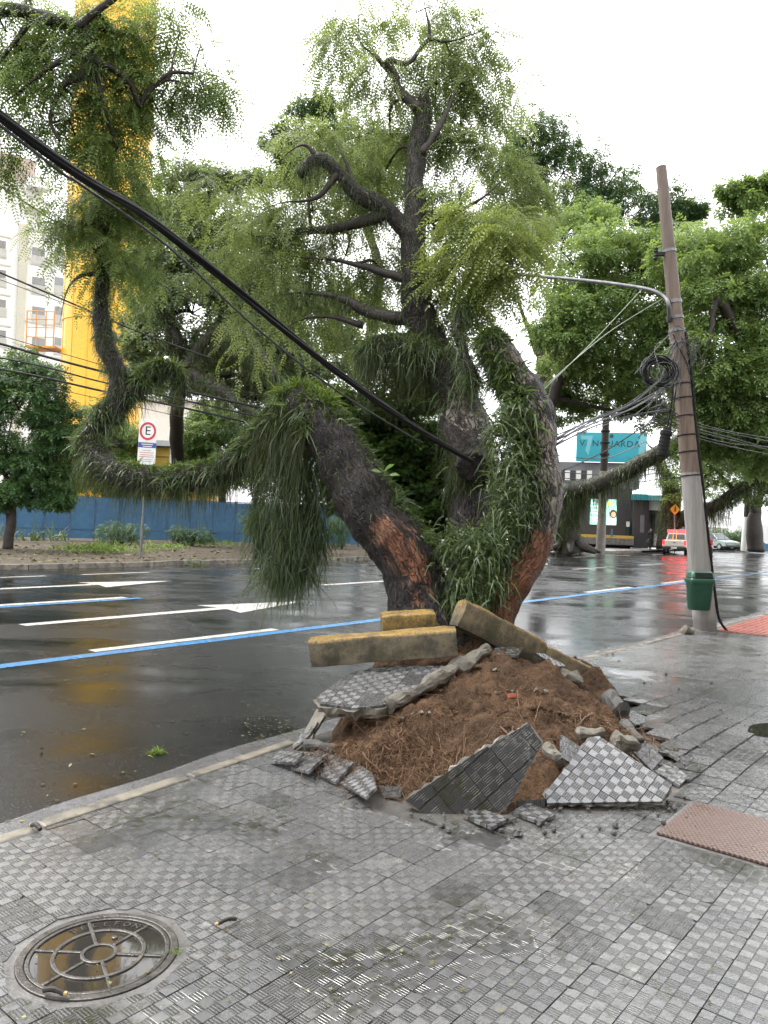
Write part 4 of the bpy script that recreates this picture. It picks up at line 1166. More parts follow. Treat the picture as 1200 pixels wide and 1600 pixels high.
for nm, a in (('wood', wood), ('pale', pale)):
    at = tme.attributes.new(nm, 'FLOAT', 'POINT'); at.data.foreach_set('value', a.astype(np.float32))
at = tme.attributes.new('grain', 'FLOAT_VECTOR', 'POINT'); at.data.foreach_set('vector', grain.astype(np.float32).ravel())
tme.polygons.foreach_set('use_smooth', np.ones(len(tme.polygons), bool)); tme.update()
link_mesh('trunk', tme, tree)

# boughs and branches of the crown
BR = [
    [(655, 180, 9.25, 10), (632, 152, 9.3, 9), (615, 115, 9.3, 7.5), (600, 95, 9.3, 6.5), (640, 93, 9.25, 5), (670, 66, 9.2, 4.5), (705, 66, 9.2, 4), (780, 44, 9.2, 2)],
    [(615, 115, 9.3, 6), (590, 85, 9.3, 4.5), (565, 70, 9.3, 3), (545, 40, 9.3, 2)], [(670, 66, 9.2, 4), (668, 20, 9.2, 3), (660, -20, 9.2, 1.5)],
    [(658, 215, 9.15, 9), (700, 212, 9.2, 7), (735, 218, 9.3, 6), (750, 240, 9.3, 3)], [(655, 250, 9.05, 8), (690, 200, 9.1, 6), (720, 130, 9.2, 4), (745, 100, 9.3, 2)],
    [(650, 500, 8.5, 13), (585, 486, 8.6, 12), (540, 470, 8.7, 10), (480, 460, 8.8, 7), (425, 465, 8.9, 4)], [(606, 330, 8.7, 11), (545, 345, 8.8, 10), (475, 360, 8.9, 8), (425, 378, 9, 5), (365, 358, 9.1, 3)],
    [(650, 345, 8.8, 9), (700, 330, 8.7, 6), (760, 300, 8.6, 4), (800, 270, 8.6, 2)], [(648, 440, 8.6, 10), (690, 420, 8.4, 7), (760, 395, 8.2, 4), (820, 380, 8.1, 2)], [(646, 450, 8.6, 9), (580, 420, 8.7, 7), (510, 405, 8.8, 6), (450, 400, 8.9, 4)],
    [(530, 272, 8.55, 7), (500, 300, 8.5, 5), (450, 310, 8.5, 3), (410, 330, 8.5, 2)], [(492, 246, 8.5, 6), (470, 235, 8.5, 4), (430, 260, 8.5, 2)], [(560, 303, 8.6, 7), (545, 250, 8.7, 5), (520, 215, 8.8, 3)],
    [(740, 600, 7.7, 10), (720, 520, 7.9, 9), (730, 470, 8.0, 7), (770, 440, 8.0, 5), (800, 430, 8.0, 3)], [(570, 500, 8.6, 7), (500, 500, 8.8, 5), (430, 520, 9.0, 3)],
    [(164, 425, 9.35, 5), (130, 430, 9.3, 4), (105, 460, 9.3, 3), (95, 505, 9.3, 2)], [(158, 370, 9.4, 5), (200, 340, 9.5, 4), (235, 350, 9.6, 2)], [(160, 340, 9.45, 5), (120, 355, 9.4, 3), (95, 380, 9.4, 2)]]
for i, b in enumerate(BR):
    mb = MB(); PATH['br%d' % i] = limb(mb, slim(W4(b), .72, .9, 2), 8, 6, .09, i, True); mb.build('branch', M['twig'], tree, smooth=True)
nodes = np.concatenate([PATH[k] for k in PATH if k not in ('left', 'right', 'stub', 'mid')])
TP = pinnate(6, .047, .0185, .19, .35)
def twiggy_crown(root, clusters, fol, twig_name, nodes, leaf_scale=1.0, dens=1.0, tone=.5, twigmat='twig', back=0.0):
    """clusters of drooping sprays: sub-branch, twigs along it, leaves along the twigs"""
    mb = MB(); org, axs, scl, ton = [], [], [], []
    for ci, b in enumerate(clusters):
        c, r = blob_world((b[0], b[1], b[2] + back, *b[3:])); k = b[6] if len(b) > 6 else 1.0
        d = np.linalg.norm(nodes[:, :3] - c, axis=1); a = nodes[d.argmin()]
        rs = min(a[3] * .7, .022)
        midp = (a[:3] + c) / 2 + rng.normal(size=3) * .08 + np.array([0, 0, .12])
        mb.tube([Vector(p) for p in catmull([tuple(a[:3]), tuple(midp), tuple(c)], 4)], [rs * (1 - .06 * i) for i in range(9)], 5, cap=False)
        ct = tone + rng.normal() * .12
        nsub = max(4, int(r[0] * r[2] * 58 * dens * k))
        for s in range(nsub):
            dd = rng.normal(size=3); dd /= np.linalg.norm(dd); e = c + dd * r * rng.uniform(.35, .95)
            m2 = (c + e) / 2 + np.array([0, 0, .08]); pts = catmull([tuple(c), tuple(m2), tuple(e)], 3)
            if s % 4 == 0: mb.tube([Vector(p) for p in pts], [.007, .006, .006, .005, .005, .004, .003], 4, cap=False)
            for tw in range(8):
                st = pts[rng.integers(3, len(pts))]; td = dd * .6 + rng.normal(size=3) * .7; td[2] = td[2] * .5 - .1; td /= np.linalg.norm(td)
                L = rng.uniform(.22, .5); dr = rng.uniform(.5, 1.2); n = 6
                for q in range(n):
                    f = (q + 1) / n; p = st + td * L * f; p = p + np.array([0, 0, -dr * L * f * f * .6])
                    ax = td + np.cross(td, [0, 0, 1]) * (1 if q % 2 else -1) * .9 + rng.normal(size=3) * .25; ax[2] -= .45 + .5 * f
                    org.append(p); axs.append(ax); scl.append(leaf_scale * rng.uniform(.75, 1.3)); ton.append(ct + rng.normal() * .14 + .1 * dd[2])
    fol.add(org, axs, scl, np.array(ton))
    return mb.build(twig_name, M[twigmat], root)
f1 = Foliage(TP)
CL = [(650, 20, 9.3, 80, 35), (560, 25, 9.3, 50, 40), (525, 70, 9.2, 38, 32), (720, 55, 9.3, 55, 40), (775, 75, 9.3, 35, 40, .8, .8), (805, 145, 9.4, 30, 30, .8, .6), (600, 130, 9.3, 55, 40), (680, 140, 9.3, 65, 50), (740, 165, 9.3, 50, 40), (690, 90, 9.2, 60, 40),
      (480, 215, 8.8, 55, 32), (430, 255, 8.7, 32, 40), (540, 225, 9.0, 60, 40), (610, 215, 9.4, 55, 50), (715, 245, 9.2, 70, 50), (780, 265, 9.2, 50, 45), (820, 300, 9.1, 40, 50), (400, 340, 8.8, 55, 40), (490, 330, 8.9, 70, 45), (590, 290, 9.5, 60, 50), (720, 325, 8.9, 70, 50), (790, 360, 8.6, 60, 50),
      (440, 420, 8.9, 80, 45), (540, 400, 9.2, 80, 50), (600, 430, 9.4, 60, 50), (700, 400, 8.6, 60, 45), (350, 400, 9, 45, 35, .8, .7), (330, 300, 9.2, 40, 30, .8, .6), (480, 490, 9.1, 70, 35), (400, 510, 9.1, 50, 30, .8, .8), (700, 470, 8.7, 45, 35), (545, 330, 9.6, 60, 40), (740, 410, 9.3, 60, 50)]
tag(twiggy_crown(tree, CL, f1, 'twigs', nodes, 1.0, .95, .55, back=.25), kind='stuff')
tag(f1.build('crown', LEAF['main'], tree), kind='stuff')
f2 = Foliage(TP)
CL2 = [(765, 395, 8.1, 55, 40), (735, 350, 8.3, 55, 40), (800, 350, 8.2, 45, 32), (760, 455, 8.2, 40, 40), (690, 440, 8.3, 40, 35)]
tag(twiggy_crown(tree, CL2, f2, 'twigs', nodes, 1.15, 1.1, .6), kind='stuff'); tag(f2.build('lime_foliage', LEAF['lime'], tree), kind='stuff')
f3 = Foliage(TP)
CL3 = [(120, 350, 9.3, 60, 32), (185, 300, 9.5, 45, 45), (225, 350, 9.6, 50, 45), (150, 395, 9.3, 55, 28), (95, 350, 9.3, 35, 25), (200, 420, 9.5, 40, 40), (130, 300, 9.5, 40, 35)]
tag(twiggy_crown(tree, CL3, f3, 'twigs', PATH['arm'], 1.0, 1.0, .55), kind='stuff'); tag(f3.build('left_arm_foliage', LEAF['over'], tree), kind='stuff')

# ---------------------------------------------------------------- plants growing on the limbs
class Epi:
    def __init__(self): self.V, self.Q, self.A, self.n = [], [], [], 0
    def add(self, v, q, a): self.V.append(v); self.Q.append(q + self.n); self.A.append(a); self.n += len(v)
    def build(self, name, mat, parent): return tag(npmesh(name, np.concatenate(self.V), np.concatenate(self.Q), mat, parent, np.concatenate(self.A)), kind='stuff')
def on_limb(path, i0, i1, n, top=0.0, bias=None):
    """random points on the skin of a limb and their outward normals"""
    i = rng.uniform(i0, i1, n); k = np.clip(i.astype(int), 0, len(path) - 2); f = (i - k)[:, None]
    c = path[k, :3] * (1 - f) + path[k + 1, :3] * f; r = path[k, 3]
    d = path[k + 1, :3] - path[k, :3]; d /= np.linalg.norm(d, axis=1, keepdims=True) + 1e-9
    o = rng.normal(size=(n, 3))
    if bias is not None: o = o + np.asarray(bias) * 1.0
    o[:, 2] += top
    o -= d * (o * d).sum(1, keepdims=True); o /= np.linalg.norm(o, axis=1, keepdims=True) + 1e-9
    return c + o * (r * .96)[:, None], o
epi, fresh, hang = Epi(), Epi(), Epi()
def ferns(E, path, i0, i1, n, L, W, top=1.2, bias=None, out=1.0, droop=(.5, 1.6), tone=(.1, .9), seg=3, lift=.3):
    p, o = on_limb(path, i0, i1, n, top, bias); d = o * out + rng.normal(size=(n, 3)) * .75; d[:, 2] += lift
    cl = np.array([mnoise.noise((a[0] * 6.5, a[1] * 6.5, a[2] * 6.5)) + .5 * mnoise.noise((a[0] * 15, a[1] * 15, a[2] * 15)) for a in p])
    keep_ = cl > rng.uniform(-.75, .25, n); p, d, cl = p[keep_], d[keep_], cl[keep_]; n = len(p)
    ll = rng.uniform(L[0], L[1], n) * np.clip(1.0 + .9 * cl, .55, 1.7)
    v, q = blades(p, d, ll, rng.uniform(W[0], W[1], n), rng.uniform(droop[0], droop[1], n), seg, curl=.16)
    E.add(v, q, np.repeat(np.clip(rng.uniform(tone[0], tone[1], n) + .25 * cl, 0, 1), (seg + 1) * 2))
def strands(path, i0, i1, n, L, W=(.0022, .0052), bias=None, tone=(0, .8), top=-.2):
    p, o = on_limb(path, i0, i1, n, top, bias); d = o * .07 + rng.normal(size=(n, 3)) * .07; d[:, 2] -= 1.0
    ll = L[0] + (L[1] - L[0]) * rng.uniform(0, 1, n) ** 1.6
    ll *= .25 + .95 * np.array([.5 + 1.1 * mnoise.noise((a[0] * 5.5, a[1] * 5.5, 4)) for a in p]).clip(0, 1.2)
    v, q = blades(p + o * .02, d, ll, rng.uniform(W[0], W[1], n), np.zeros(n), 5, taper=.5, curl=.09)
    hang.add(v, q, vary(n, 12, *tone))
pl, prt, pm, pu, pa, pb1, pst = (PATH[k] for k in ('left', 'right', 'mid', 'up', 'arm', 'b1', 'stub'))
# indices: six steps for each control point
ferns(epi, pl, 41, 62, 4200, (.05, .15), (.010, .022), .9, droop=(.2, 1.0), lift=.5)
ferns(epi, pl, 60, 122, 9500, (.04, .14), (.008, .017), .5, droop=(.3, 1.2))
ferns(fresh, pl, 43, 52, 900, (.07, .18), (.014, .028), 2.2, tone=(.2, 1), droop=(.2, .8), lift=.6)
ferns(fresh, pl, 60, 80, 800, (.06, .14), (.009, .019), 2.5, droop=(.2, .9))
ferns(fresh, pl, 100, 118, 520, (.06, .15), (.009, .019), 2.5, droop=(.2, .9))
ferns(epi, pl, 20, 42, 1500, (.04, .13), (.009, .018), .9, bias=(1.8, .0, 1.3), droop=(.2, .9))
ferns(epi, pl, 26, 44, 600, (.02, .05), (.005, .010), .2, bias=(0, -.6, 0))
strands(pl, 43, 57, 2300, (.12, 1.2), bias=(-.9, -.2, 0), tone=(.0, .7)); strands(pl, 44, 51, 420, (.15, .6), bias=(-.8, -1.0, 0), tone=(.5, 1))
strands(pl, 56, 92, 3000, (.08, .58)); strands(pl, 88, 122, 1000, (.08, .4))
strands(pl, 24, 38, 130, (.1, .45), bias=(-.3, .4, 0))
ferns(epi, prt, 14, 34, 2600, (.06, .19), (.008, .018), .3, bias=(-2.6, -.6, .3), droop=(.3, 1.3))
ferns(epi, prt, 28, 56, 5200, (.04, .12), (.014, .032), .4, bias=(-2.4, -.6, .2), droop=(.0, .8), lift=.1)
ferns(fresh, prt, 34, 50, 420, (.06, .13), (.018, .034), .8, bias=(-2.2, -.7, 0), droop=(0, .8))
ferns(epi, prt, 55, 62, 1100, (.04, .11), (.009, .018), 1.4, bias=(-.7, 0, 0), droop=(.1, .9)); ferns(fresh, prt, 57, 62, 400, (.04, .10), (.009, .016), 2.4)
strands(prt, 44, 60, 260, (.1, .3), bias=(-2, -.3, 0))
# the crotch between the stems
p0 = np.array([tuple(P(x, y, Y)) for x, y, Y in ((722, 945, 6.85), (735, 900, 6.85), (752, 865, 6.9), (785, 820, 7.0), (760, 905, 6.85), (742, 930, 6.8), (705, 850, 7.0), (720, 870, 6.95), (800, 790, 7.05), (770, 850, 6.9), (790, 760, 7.1), (800, 720, 7.2), (785, 680, 7.3), (800, 650, 7.35))])
for c in p0:
    n = 430; b = c + rng.normal(size=(n, 3)) * np.array([.10, .10, .10]); d = rng.normal(size=(n, 3)) * .9 + np.array([-.1, -.5, .35])
    v, q = blades(b, d, rng.uniform(.05, .18, n), rng.uniform(.009, .021, n), rng.uniform(.2, 1.3, n), 3, curl=.12); epi.add(v, q, vary(n, 8, .1, 1))
ferns(epi, pm, 12, 30, 1300, (.07, .2), (.006, .013), .6, bias=(0, -.6, 0)); strands(pm, 10, 26, 800, (.12, .5), bias=(-.5, -.5, 0))
ferns(epi, pm, 34, 55, 3200, (.06, .18), (.008, .016), 1.3); ferns(fresh, pm, 38, 55, 900, (.06, .18), (.009, .017), 2.4, tone=(.2, .9))
strands(pm, 36, 55, 2000, (.12, .7)); strands(pst, 2, 11, 400, (.1, .4))
ferns(epi, pu, 2, 34, 2600, (.02, .08), (.004, .009), .2); strands(pu, 8, 36, 600, (.05, .25))
ferns(epi, pu, 0, 6, 900, (.08, .2), (.006, .012), 1.2)
ferns(epi, pa, 0, 28, 3600, (.03, .11), (.005, .010), .2); strands(pa, 2, 22, 300, (.05, .2))
ferns(epi, pb1, 0, 30, 1400, (.02, .09), (.004, .009), .2); strands(pb1, 2, 30, 600, (.06, .4))
for k in (5, 6, 13):
    ferns(epi, PATH['br%d' % k], 0, len(PATH['br%d' % k]) - 6, 700, (.02, .09), (.004, .009), .3); strands(PATH['br%d' % k], 0, len(PATH['br%d' % k]) - 4, 450, (.08, .4))
ferns(epi, PATH['br13'], 0, 14, 1400, (.07, .18), (.006, .013), .8)
# hanging root columns with plants below the left limb
for (x, y0, y1, Y, r, n) in ((468, 680, 890, 7.6, 16, 1500), (492, 690, 860, 7.55, 12, 900), (440, 700, 905, 7.7, 14, 1300), (408, 740, 865, 7.95, 9, 700), (447, 860, 905, 7.65, 20, 700)):
    zs = rng.uniform(0, 1, n); c = np.array([tuple(P(x, y0 + (y1 - y0) * z, Y)) for z in zs]); k = r * Y / 1200
    b = c + rng.normal(size=(n, 3)) * np.array([k, k, .03]); d = rng.normal(size=(n, 3)) * .5 + np.array([0, -.2, -.7])
    v, q = blades(b, d, rng.uniform(.08, .28, n), rng.uniform(.005, .011, n), rng.uniform(.3, 1.2, n), 3, curl=.1); (epi if x != 447 else epi).add(v, q, vary(n, 8, 0, .7))
epi.build('strap_ferns', LEAF['epi'], tree); fresh.build('fresh_ferns', LEAF['fresh'], tree); hang.build('hanging_plants', LEAF['hang'], tree)
# dark vine foliage in the fork
TB = np.array([[[0, 0, 0], [.5, .32, .02], [1, 0, -.12], [.5, -.32, .02]]])
fv = Foliage(TB)
for b in ((640, 700, 9.0, 60, 70), (600, 740, 9.0, 50, 60), (680, 760, 8.7, 50, 60), (640, 660, 9.3, 70, 40), (690, 700, 8.8, 40, 60), (650, 800, 8.6, 50, 40), (560, 690, 9.2, 60, 60), (590, 650, 9.4, 60, 50), (620, 790, 8.9, 60, 50), (560, 760, 9.3, 50, 60), (520, 640, 9.6, 50, 50), (660, 610, 9.5, 60, 40), (700, 820, 8.4, 40, 40), (740, 800, 8.3, 40, 50)):
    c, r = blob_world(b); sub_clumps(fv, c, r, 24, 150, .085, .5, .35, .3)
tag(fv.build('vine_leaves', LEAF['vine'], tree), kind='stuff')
M['bigleaf'] = leafmat('big_glossy_leaf', (.06, .12, .02), (.10, .19, .035), (.14, .24, .05), .35, .3)
BLV = np.array([(0, 0, 0), (.25, .2, .02), (.6, .24, .0), (1, 0, -.16), (.6, -.24, .0), (.25, -.2, .02), (.3, 0, -.04), (.65, 0, -.07)])
BLF = [(0, 1, 6), (1, 2, 7, 6), (2, 3, 7), (3, 4, 7), (4, 5, 6, 7), (5, 0, 6)]
for (x, y, s, ax_) in ((600, 736, .13, (.5, -.5, .45)), (602, 740, .11, (-.35, -.6, .4)), (596, 738, .10, (-.8, -.3, .2)), (608, 742, .10, (.85, -.3, .1))):
    a_ = Vector(ax_).normalized(); b_ = Vector((0, -1, 1)).cross(a_).normalized(); c_ = a_.cross(b_); o_ = P(x, y, 7.0)
    mb = MB(); mb.add([o_ + (a_ * v[0] + b_ * v[1] + c_ * v[2]) * s for v in BLV], BLF); lo_ = mb.build('broad_leaf', M['bigleaf'], tree, smooth=True)
    at = lo_.data.attributes.new('v', 'FLOAT', 'POINT'); at.data.foreach_set('value', [.7] * 8)

# ================================================================== OTHER TREES
T9 = pinnate(2, .21, .105, .30, .35)
def bg_tree(name, label, trunks, blobs, m, n, size, mat, bark='twig', hang=.5, group=None, tone=.45, T=None, f=.34, epi_l=None, base=None, nseg=5):
    base = base or P(*trunks[0][0][:3])
    root = thing(name, Vector((base.x, base.y, 0.0)), label, 'tree', group)
    paths = []
    for i, tr in enumerate(trunks):
        mb = MB(); paths.append(limb(mb, W4(tr) if len(tr[0]) == 4 and not isinstance(tr[0][0], Vector) else tr, 12 if i == 0 else 9, nseg, .12, i + len(label), True))
        mb.build('trunk' if i == 0 else 'limb', M[bark], root, smooth=True)
    nodes_ = np.concatenate(paths); fol = Foliage(T if T is not None else T9); mbt = MB()
    for b in blobs:
        c, r = blob_world(b); k = b[6] if len(b) > 6 else 1.0
        d = np.linalg.norm(nodes_[:, :3] - c, axis=1) + np.maximum(nodes_[:, 2] - c[2], 0) * .6; a = nodes_[d.argmin()]
        mid = (a[:3] * .5 + c * .5) + rng.normal(size=3) * .12 * np.linalg.norm(c - a[:3])
        mbt.tube([Vector(p) for p in catmull([tuple(a[:3]), tuple(mid), tuple(c)], 4)], [max(a[3] * .45, .03) * (1 - .08 * i) for i in range(9)], 6, cap=False)
        for s in range(5):
            dd = rng.normal(size=3); dd /= np.linalg.norm(dd); e = c + dd * r * .85; m2 = (c + e) / 2 + np.array([0, 0, .1])
            mbt.tube([Vector(p) for p in catmull([tuple(c), tuple(m2), tuple(e)], 3)], [.05 * r.mean() / 2 * (1 - .12 * i) for i in range(7)], 5, cap=False)
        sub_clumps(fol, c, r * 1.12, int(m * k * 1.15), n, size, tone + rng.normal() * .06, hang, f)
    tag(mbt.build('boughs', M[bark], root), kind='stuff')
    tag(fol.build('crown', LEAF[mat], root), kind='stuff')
    return root, paths
def epiphytes(root, path, i0, i1, nf, L, ns, SL, wf=(.02, .05), ws=(.012, .03), mats=('epi', 'hang')):
    global hang
    e = Epi(); ferns(e, path, i0, i1, nf, L, wf, .7); e.build('strap_ferns', LEAF[mats[0]], root)
    keep_ = hang; hang = Epi(); strands(path, i0, i1, ns, SL, ws); hang.build('hanging_plants', LEAF[mats[1]], root); hang = keep_

bg_tree('round_crowned_tree', 'dark green tree crown showing behind the top left of the leaning tree', [[(590, 848, 52, 9), (560, 700, 46, 10), (575, 560, 41, 9), (590, 420, 41, 8), (550, 300, 41, 6), (520, 240, 41, 4)]],
        [(500, 190, 41, 45, 34), (445, 225, 41, 30, 30), (560, 215, 41, 60, 45), (520, 265, 41, 75, 45), (600, 260, 41, 55, 45), (470, 265, 41, 40, 35)], 24, 60, .85, 'dark', tone=.5)
bg_tree('spreading_tree', 'dark green spreading tree behind the lamp arm left of the pole top', [[(850, 850, 43, 17), (846, 740, 43, 14), (856, 640, 43, 13), (848, 560, 43, 12), (862, 480, 43, 9), (880, 380, 43, 6)], [(852, 640, 43, 10), (880, 590, 43, 8), (905, 520, 43, 6), (930, 440, 43, 5)], [(850, 565, 43, 9), (820, 500, 43, 6), (800, 430, 43, 4)]],
        [(835, 225, 43, 55, 40), (800, 265, 43, 45, 50), (880, 270, 43, 60, 45), (945, 300, 43, 55, 40), (870, 335, 43, 80, 45), (960, 350, 43, 65, 40), (1035, 325, 43, 45, 28), (1070, 330, 43, 25, 18), (800, 350, 43, 50, 50)], 24, 60, .85, 'dark', tone=.45)
bg_tree('feathery_tree', 'light green feathery tree between the lamp arm and the pole', [[(842, 856, 36, 10), (846, 740, 36, 9), (858, 640, 36, 9), (890, 560, 35.5, 8), (925, 490, 35, 7), (950, 420, 34, 5)], [(890, 560, 35.5, 6), (960, 520, 35, 5), (1010, 460, 34, 3)]],
        [(960, 385, 34, 80, 45), (900, 420, 34, 60, 50), (1010, 430, 34, 70, 55), (930, 485, 34, 75, 50), (1000, 520, 34, 65, 55), (885, 505, 33, 45, 55), (950, 565, 35, 75, 45), (1060, 400, 34, 60, 50), (900, 345, 38, 60, 35, .8, .7), (890, 575, 37, 45, 45), (940, 630, 38, 60, 35, .8, .6), (1020, 590, 37, 55, 40), (1020, 645, 38, 45, 30, .8, .6), (875, 630, 38, 35, 35, .8, .6)], 26, 66, .88, 'mid', tone=.62)
bg_tree('wide_crowned_tree', 'big light green tree filling the right edge beside the pole', [[Vector((0, 0, 0)), 0]] if False else [[(1290, 905, 30, 24), (1270, 760, 30, 20), (1230, 640, 30, 17), (1170, 540, 30, 12), (1130, 440, 30, 7)], [(1235, 650, 30, 12), (1160, 640, 30, 9), (1100, 600, 30, 6)], [(1240, 640, 30, 12), (1220, 500, 30, 9), (1190, 380, 30, 6)], [(1165, 540, 30, 8), (1120, 470, 29, 8), (1112, 520, 29, 6), (1090, 570, 29, 4)]],
        [(1100, 400, 30, 70, 50), (1175, 390, 30, 65, 60), (1165, 310, 31, 40, 28, .8, .6), (1195, 290, 31, 30, 22, .8, .5), (1115, 470, 30, 75, 50), (1185, 480, 30, 60, 60), (1125, 550, 30, 70, 50), (1190, 570, 30, 55, 55), (1100, 610, 31, 50, 40), (1175, 640, 31, 60, 45), (1060, 500, 33, 45, 60), (1130, 640, 31, 50, 40), (1190, 700, 32, 45, 40), (1100, 690, 33, 40, 30, .8, .7)], 28, 66, .82, 'mid', tone=.64, base=P(1290, 905, 30))
r2, p2 = bg_tree('plant_hung_tree', 'big tree with a plant draped limb reaching right past the turquoise sign', [[(892, 866, 47, 26), (888, 842, 47, 18), (884, 800, 47, 16), (890, 772, 47, 15), (920, 762, 46.5, 13), (960, 745, 46, 13), (1005, 722, 45.5, 12), (1045, 700, 45, 12), (1085, 672, 44.5, 10), (1125, 645, 44, 7)]],
        [(1105, 640, 44, 60, 40), (1150, 655, 44, 60, 40), (1075, 600, 45, 50, 40), (1120, 690, 44, 45, 30)], 22, 60, .75, 'blue', tone=.3)
epiphytes(r2, p2[0], 3, 36, 2800, (.15, .45), 2600, (.3, 2.6)); epiphytes(r2, p2[0], 8, 18, 100, (.2, .5), 1300, (.8, 3.0))
for a in range(7):
    an = a / 7 * 2 * math.pi; b0 = P(890, 850, 47); mb = MB()
    mb.tube([b0 + Vector((.3 * math.cos(an), .3 * math.sin(an), .25)), b0 + Vector((.9 * math.cos(an), .9 * math.sin(an), -.15)), b0 + Vector((1.9 * math.cos(an), 1.9 * math.sin(an), -.45))], [.4, .26, .08], 8); mb.build('buttress_root', M['twig'], r2, smooth=True)
r3, p3 = bg_tree('arching_tree', 'dark tree behind the pole foot with a limb arching to the right', [[(1042, 858, 60, 17), (1046, 815, 60, 15), (1050, 770, 59, 13), (1035, 730, 58, 10), (1010, 690, 58, 6)], [(1048, 820, 60, 13), (1075, 806, 59, 11), (1110, 795, 58, 10), (1150, 768, 57, 8), (1200, 740, 56, 7), (1240, 700, 56, 5)]],
        [(1070, 745, 57, 50, 32), (1120, 735, 57, 55, 35), (1175, 715, 56, 50, 35), (1150, 690, 56, 50, 30), (1090, 700, 57, 40, 30), (1195, 770, 57, 35, 25, .8, .6)], 20, 55, .95, 'mid', tone=.3)
epiphytes(r3, p3[1], 4, 24, 1800, (.3, .8), 2600, (.5, 2.4)); epiphytes(r3, p3[0], 2, 16, 1500, (.2, .7), 800, (.5, 2.5))
bg_tree('street_tree', 'dark forked tree trunk beside the white post at the far right', [[(1181, 862, 66, 13), (1179, 815, 66, 11), (1186, 775, 66, 9), (1200, 730, 66, 7)], [(1180, 800, 66, 8), (1168, 765, 66, 6), (1160, 730, 66, 4)]], [(1185, 725, 66, 40, 25), (1160, 705, 66, 35, 22), (1210, 740, 66, 30, 25), (1130, 770, 66, 30, 20, .8, .6)], 18, 50, 1.0, 'mid', tone=.5)
bg_tree('bushy_tree', 'small dense dark green tree in front of the blue wall at the left edge', [[(12, 862, 30, 8), (16, 790, 30, 7), (8, 720, 30, 5), (20, 650, 30, 4)], [(14, 770, 30, 5), (50, 700, 30, 4), (80, 640, 30, 2)]],
        [(45, 585, 30, 55, 35), (85, 640, 30, 42, 42), (30, 640, 30, 60, 50), (60, 700, 30, 60, 45), (15, 735, 30, 50, 38), (95, 690, 30, 32, 38), (0, 590, 30, 40, 38), (75, 745, 30, 45, 32), (-40, 660, 30, 50, 80), (30, 770, 30, 45, 25), (90, 775, 30, 25, 20), (-10, 780, 30, 30, 20)], 24, 52, .68, 'dark', tone=.66, f=.32)
r4, p4 = bg_tree('plant_covered_tree', 'tree with plant covered limbs between yellow tower and leaning tree', [[(275, 850, 48, 11), (277, 720, 46, 10), (276, 640, 40, 11), (282, 570, 33, 12), (262, 490, 32, 10), (243, 430, 32, 8), (240, 390, 32, 6)], [(276, 560, 33, 11), (300, 585, 32, 11), (340, 605, 31, 11), (385, 640, 30, 11), (420, 680, 30, 9)], [(290, 575, 32, 8), (335, 520, 31, 8), (380, 520, 30, 8), (425, 580, 29, 9), (440, 600, 29, 6)], [(250, 460, 32, 7), (285, 400, 31, 6), (340, 350, 31, 5), (380, 300, 31, 3)]],
        [(300, 290, 31, 50, 38, .8, .8), (365, 275, 31, 40, 35, .8, .6), (250, 330, 32, 50, 45), (330, 350, 31, 70, 50), (270, 410, 31, 65, 50), (350, 430, 31, 70, 50), (230, 430, 33, 40, 50), (300, 490, 32, 80, 50), (400, 400, 32, 60, 60), (390, 490, 32, 60, 50), (230, 520, 34, 35, 45), (330, 545, 34, 70, 40), (440, 540, 33, 60, 50), (430, 470, 34, 60, 50), (470, 600, 36, 60, 50), (520, 550, 37, 60, 50), (420, 610, 36, 45, 45), (500, 480, 37, 60, 50), (560, 500, 38, 60, 50), (300, 590, 38, 50, 45), (370, 600, 38, 50, 45), (230, 590, 40, 30, 40), (420, 560, 37, 50, 40)], 20, 58, .92, 'blue', tone=.58)
for i, (a, b) in enumerate(((12, 28), (2, 20), (2, 24), (0, 12))): epiphytes(r4, p4[i], a, b, 1500, (.12, .45), 1300, (.2, 1.3), (.012, .03), (.008, .018))
bg_tree('leafy_tree', 'dark leafy tree behind the blue wall right of the parking sign', [[(345, 850, 47, 9), (350, 760, 47, 8), (360, 690, 47, 5)]],
        [(335, 660, 47, 40, 40), (385, 690, 47, 55, 45), (440, 660, 47, 50, 55), (340, 720, 47, 45, 40), (420, 740, 47, 60, 40), (300, 690, 47, 28, 35, .8, .8)], 24, 60, .95, 'mid', tone=.35)
bg_tree('leafy_tree', 'leafy tree behind the blue wall hiding the foot of the yellow tower', [[(160, 848, 49, 9), (165, 760, 49, 8), (160, 690, 49, 5)]],
        [(150, 665, 49, 40, 32), (190, 690, 49, 34, 36), (120, 700, 49, 40, 40), (165, 730, 49, 50, 36), (130, 760, 49, 45, 28), (200, 750, 49, 30, 30)], 20, 52, .9, 'mid', tone=.4)
bg_tree('leafy_tree', 'dark leafy tree seen low through the fork of the leaning tree', [[(600, 852, 55, 9), (605, 760, 55, 8), (610, 690, 55, 5)]],
        [(520, 760, 55, 50, 50), (580, 720, 55, 55, 60), (650, 740, 55, 60, 60), (700, 700, 55, 50, 60), (560, 800, 55, 60, 40), (650, 810, 55, 60, 35), (500, 680, 55, 50, 60), (560, 630, 55, 60, 50), (640, 640, 55, 60, 50), (730, 800, 55, 50, 40), (800, 790, 55, 40, 40), (800, 720, 55, 40, 50), (600, 570, 55, 60, 50), (690, 600, 55, 50, 50), (500, 600, 55, 60, 50)], 18, 44, 1.1, 'dark', tone=.4)
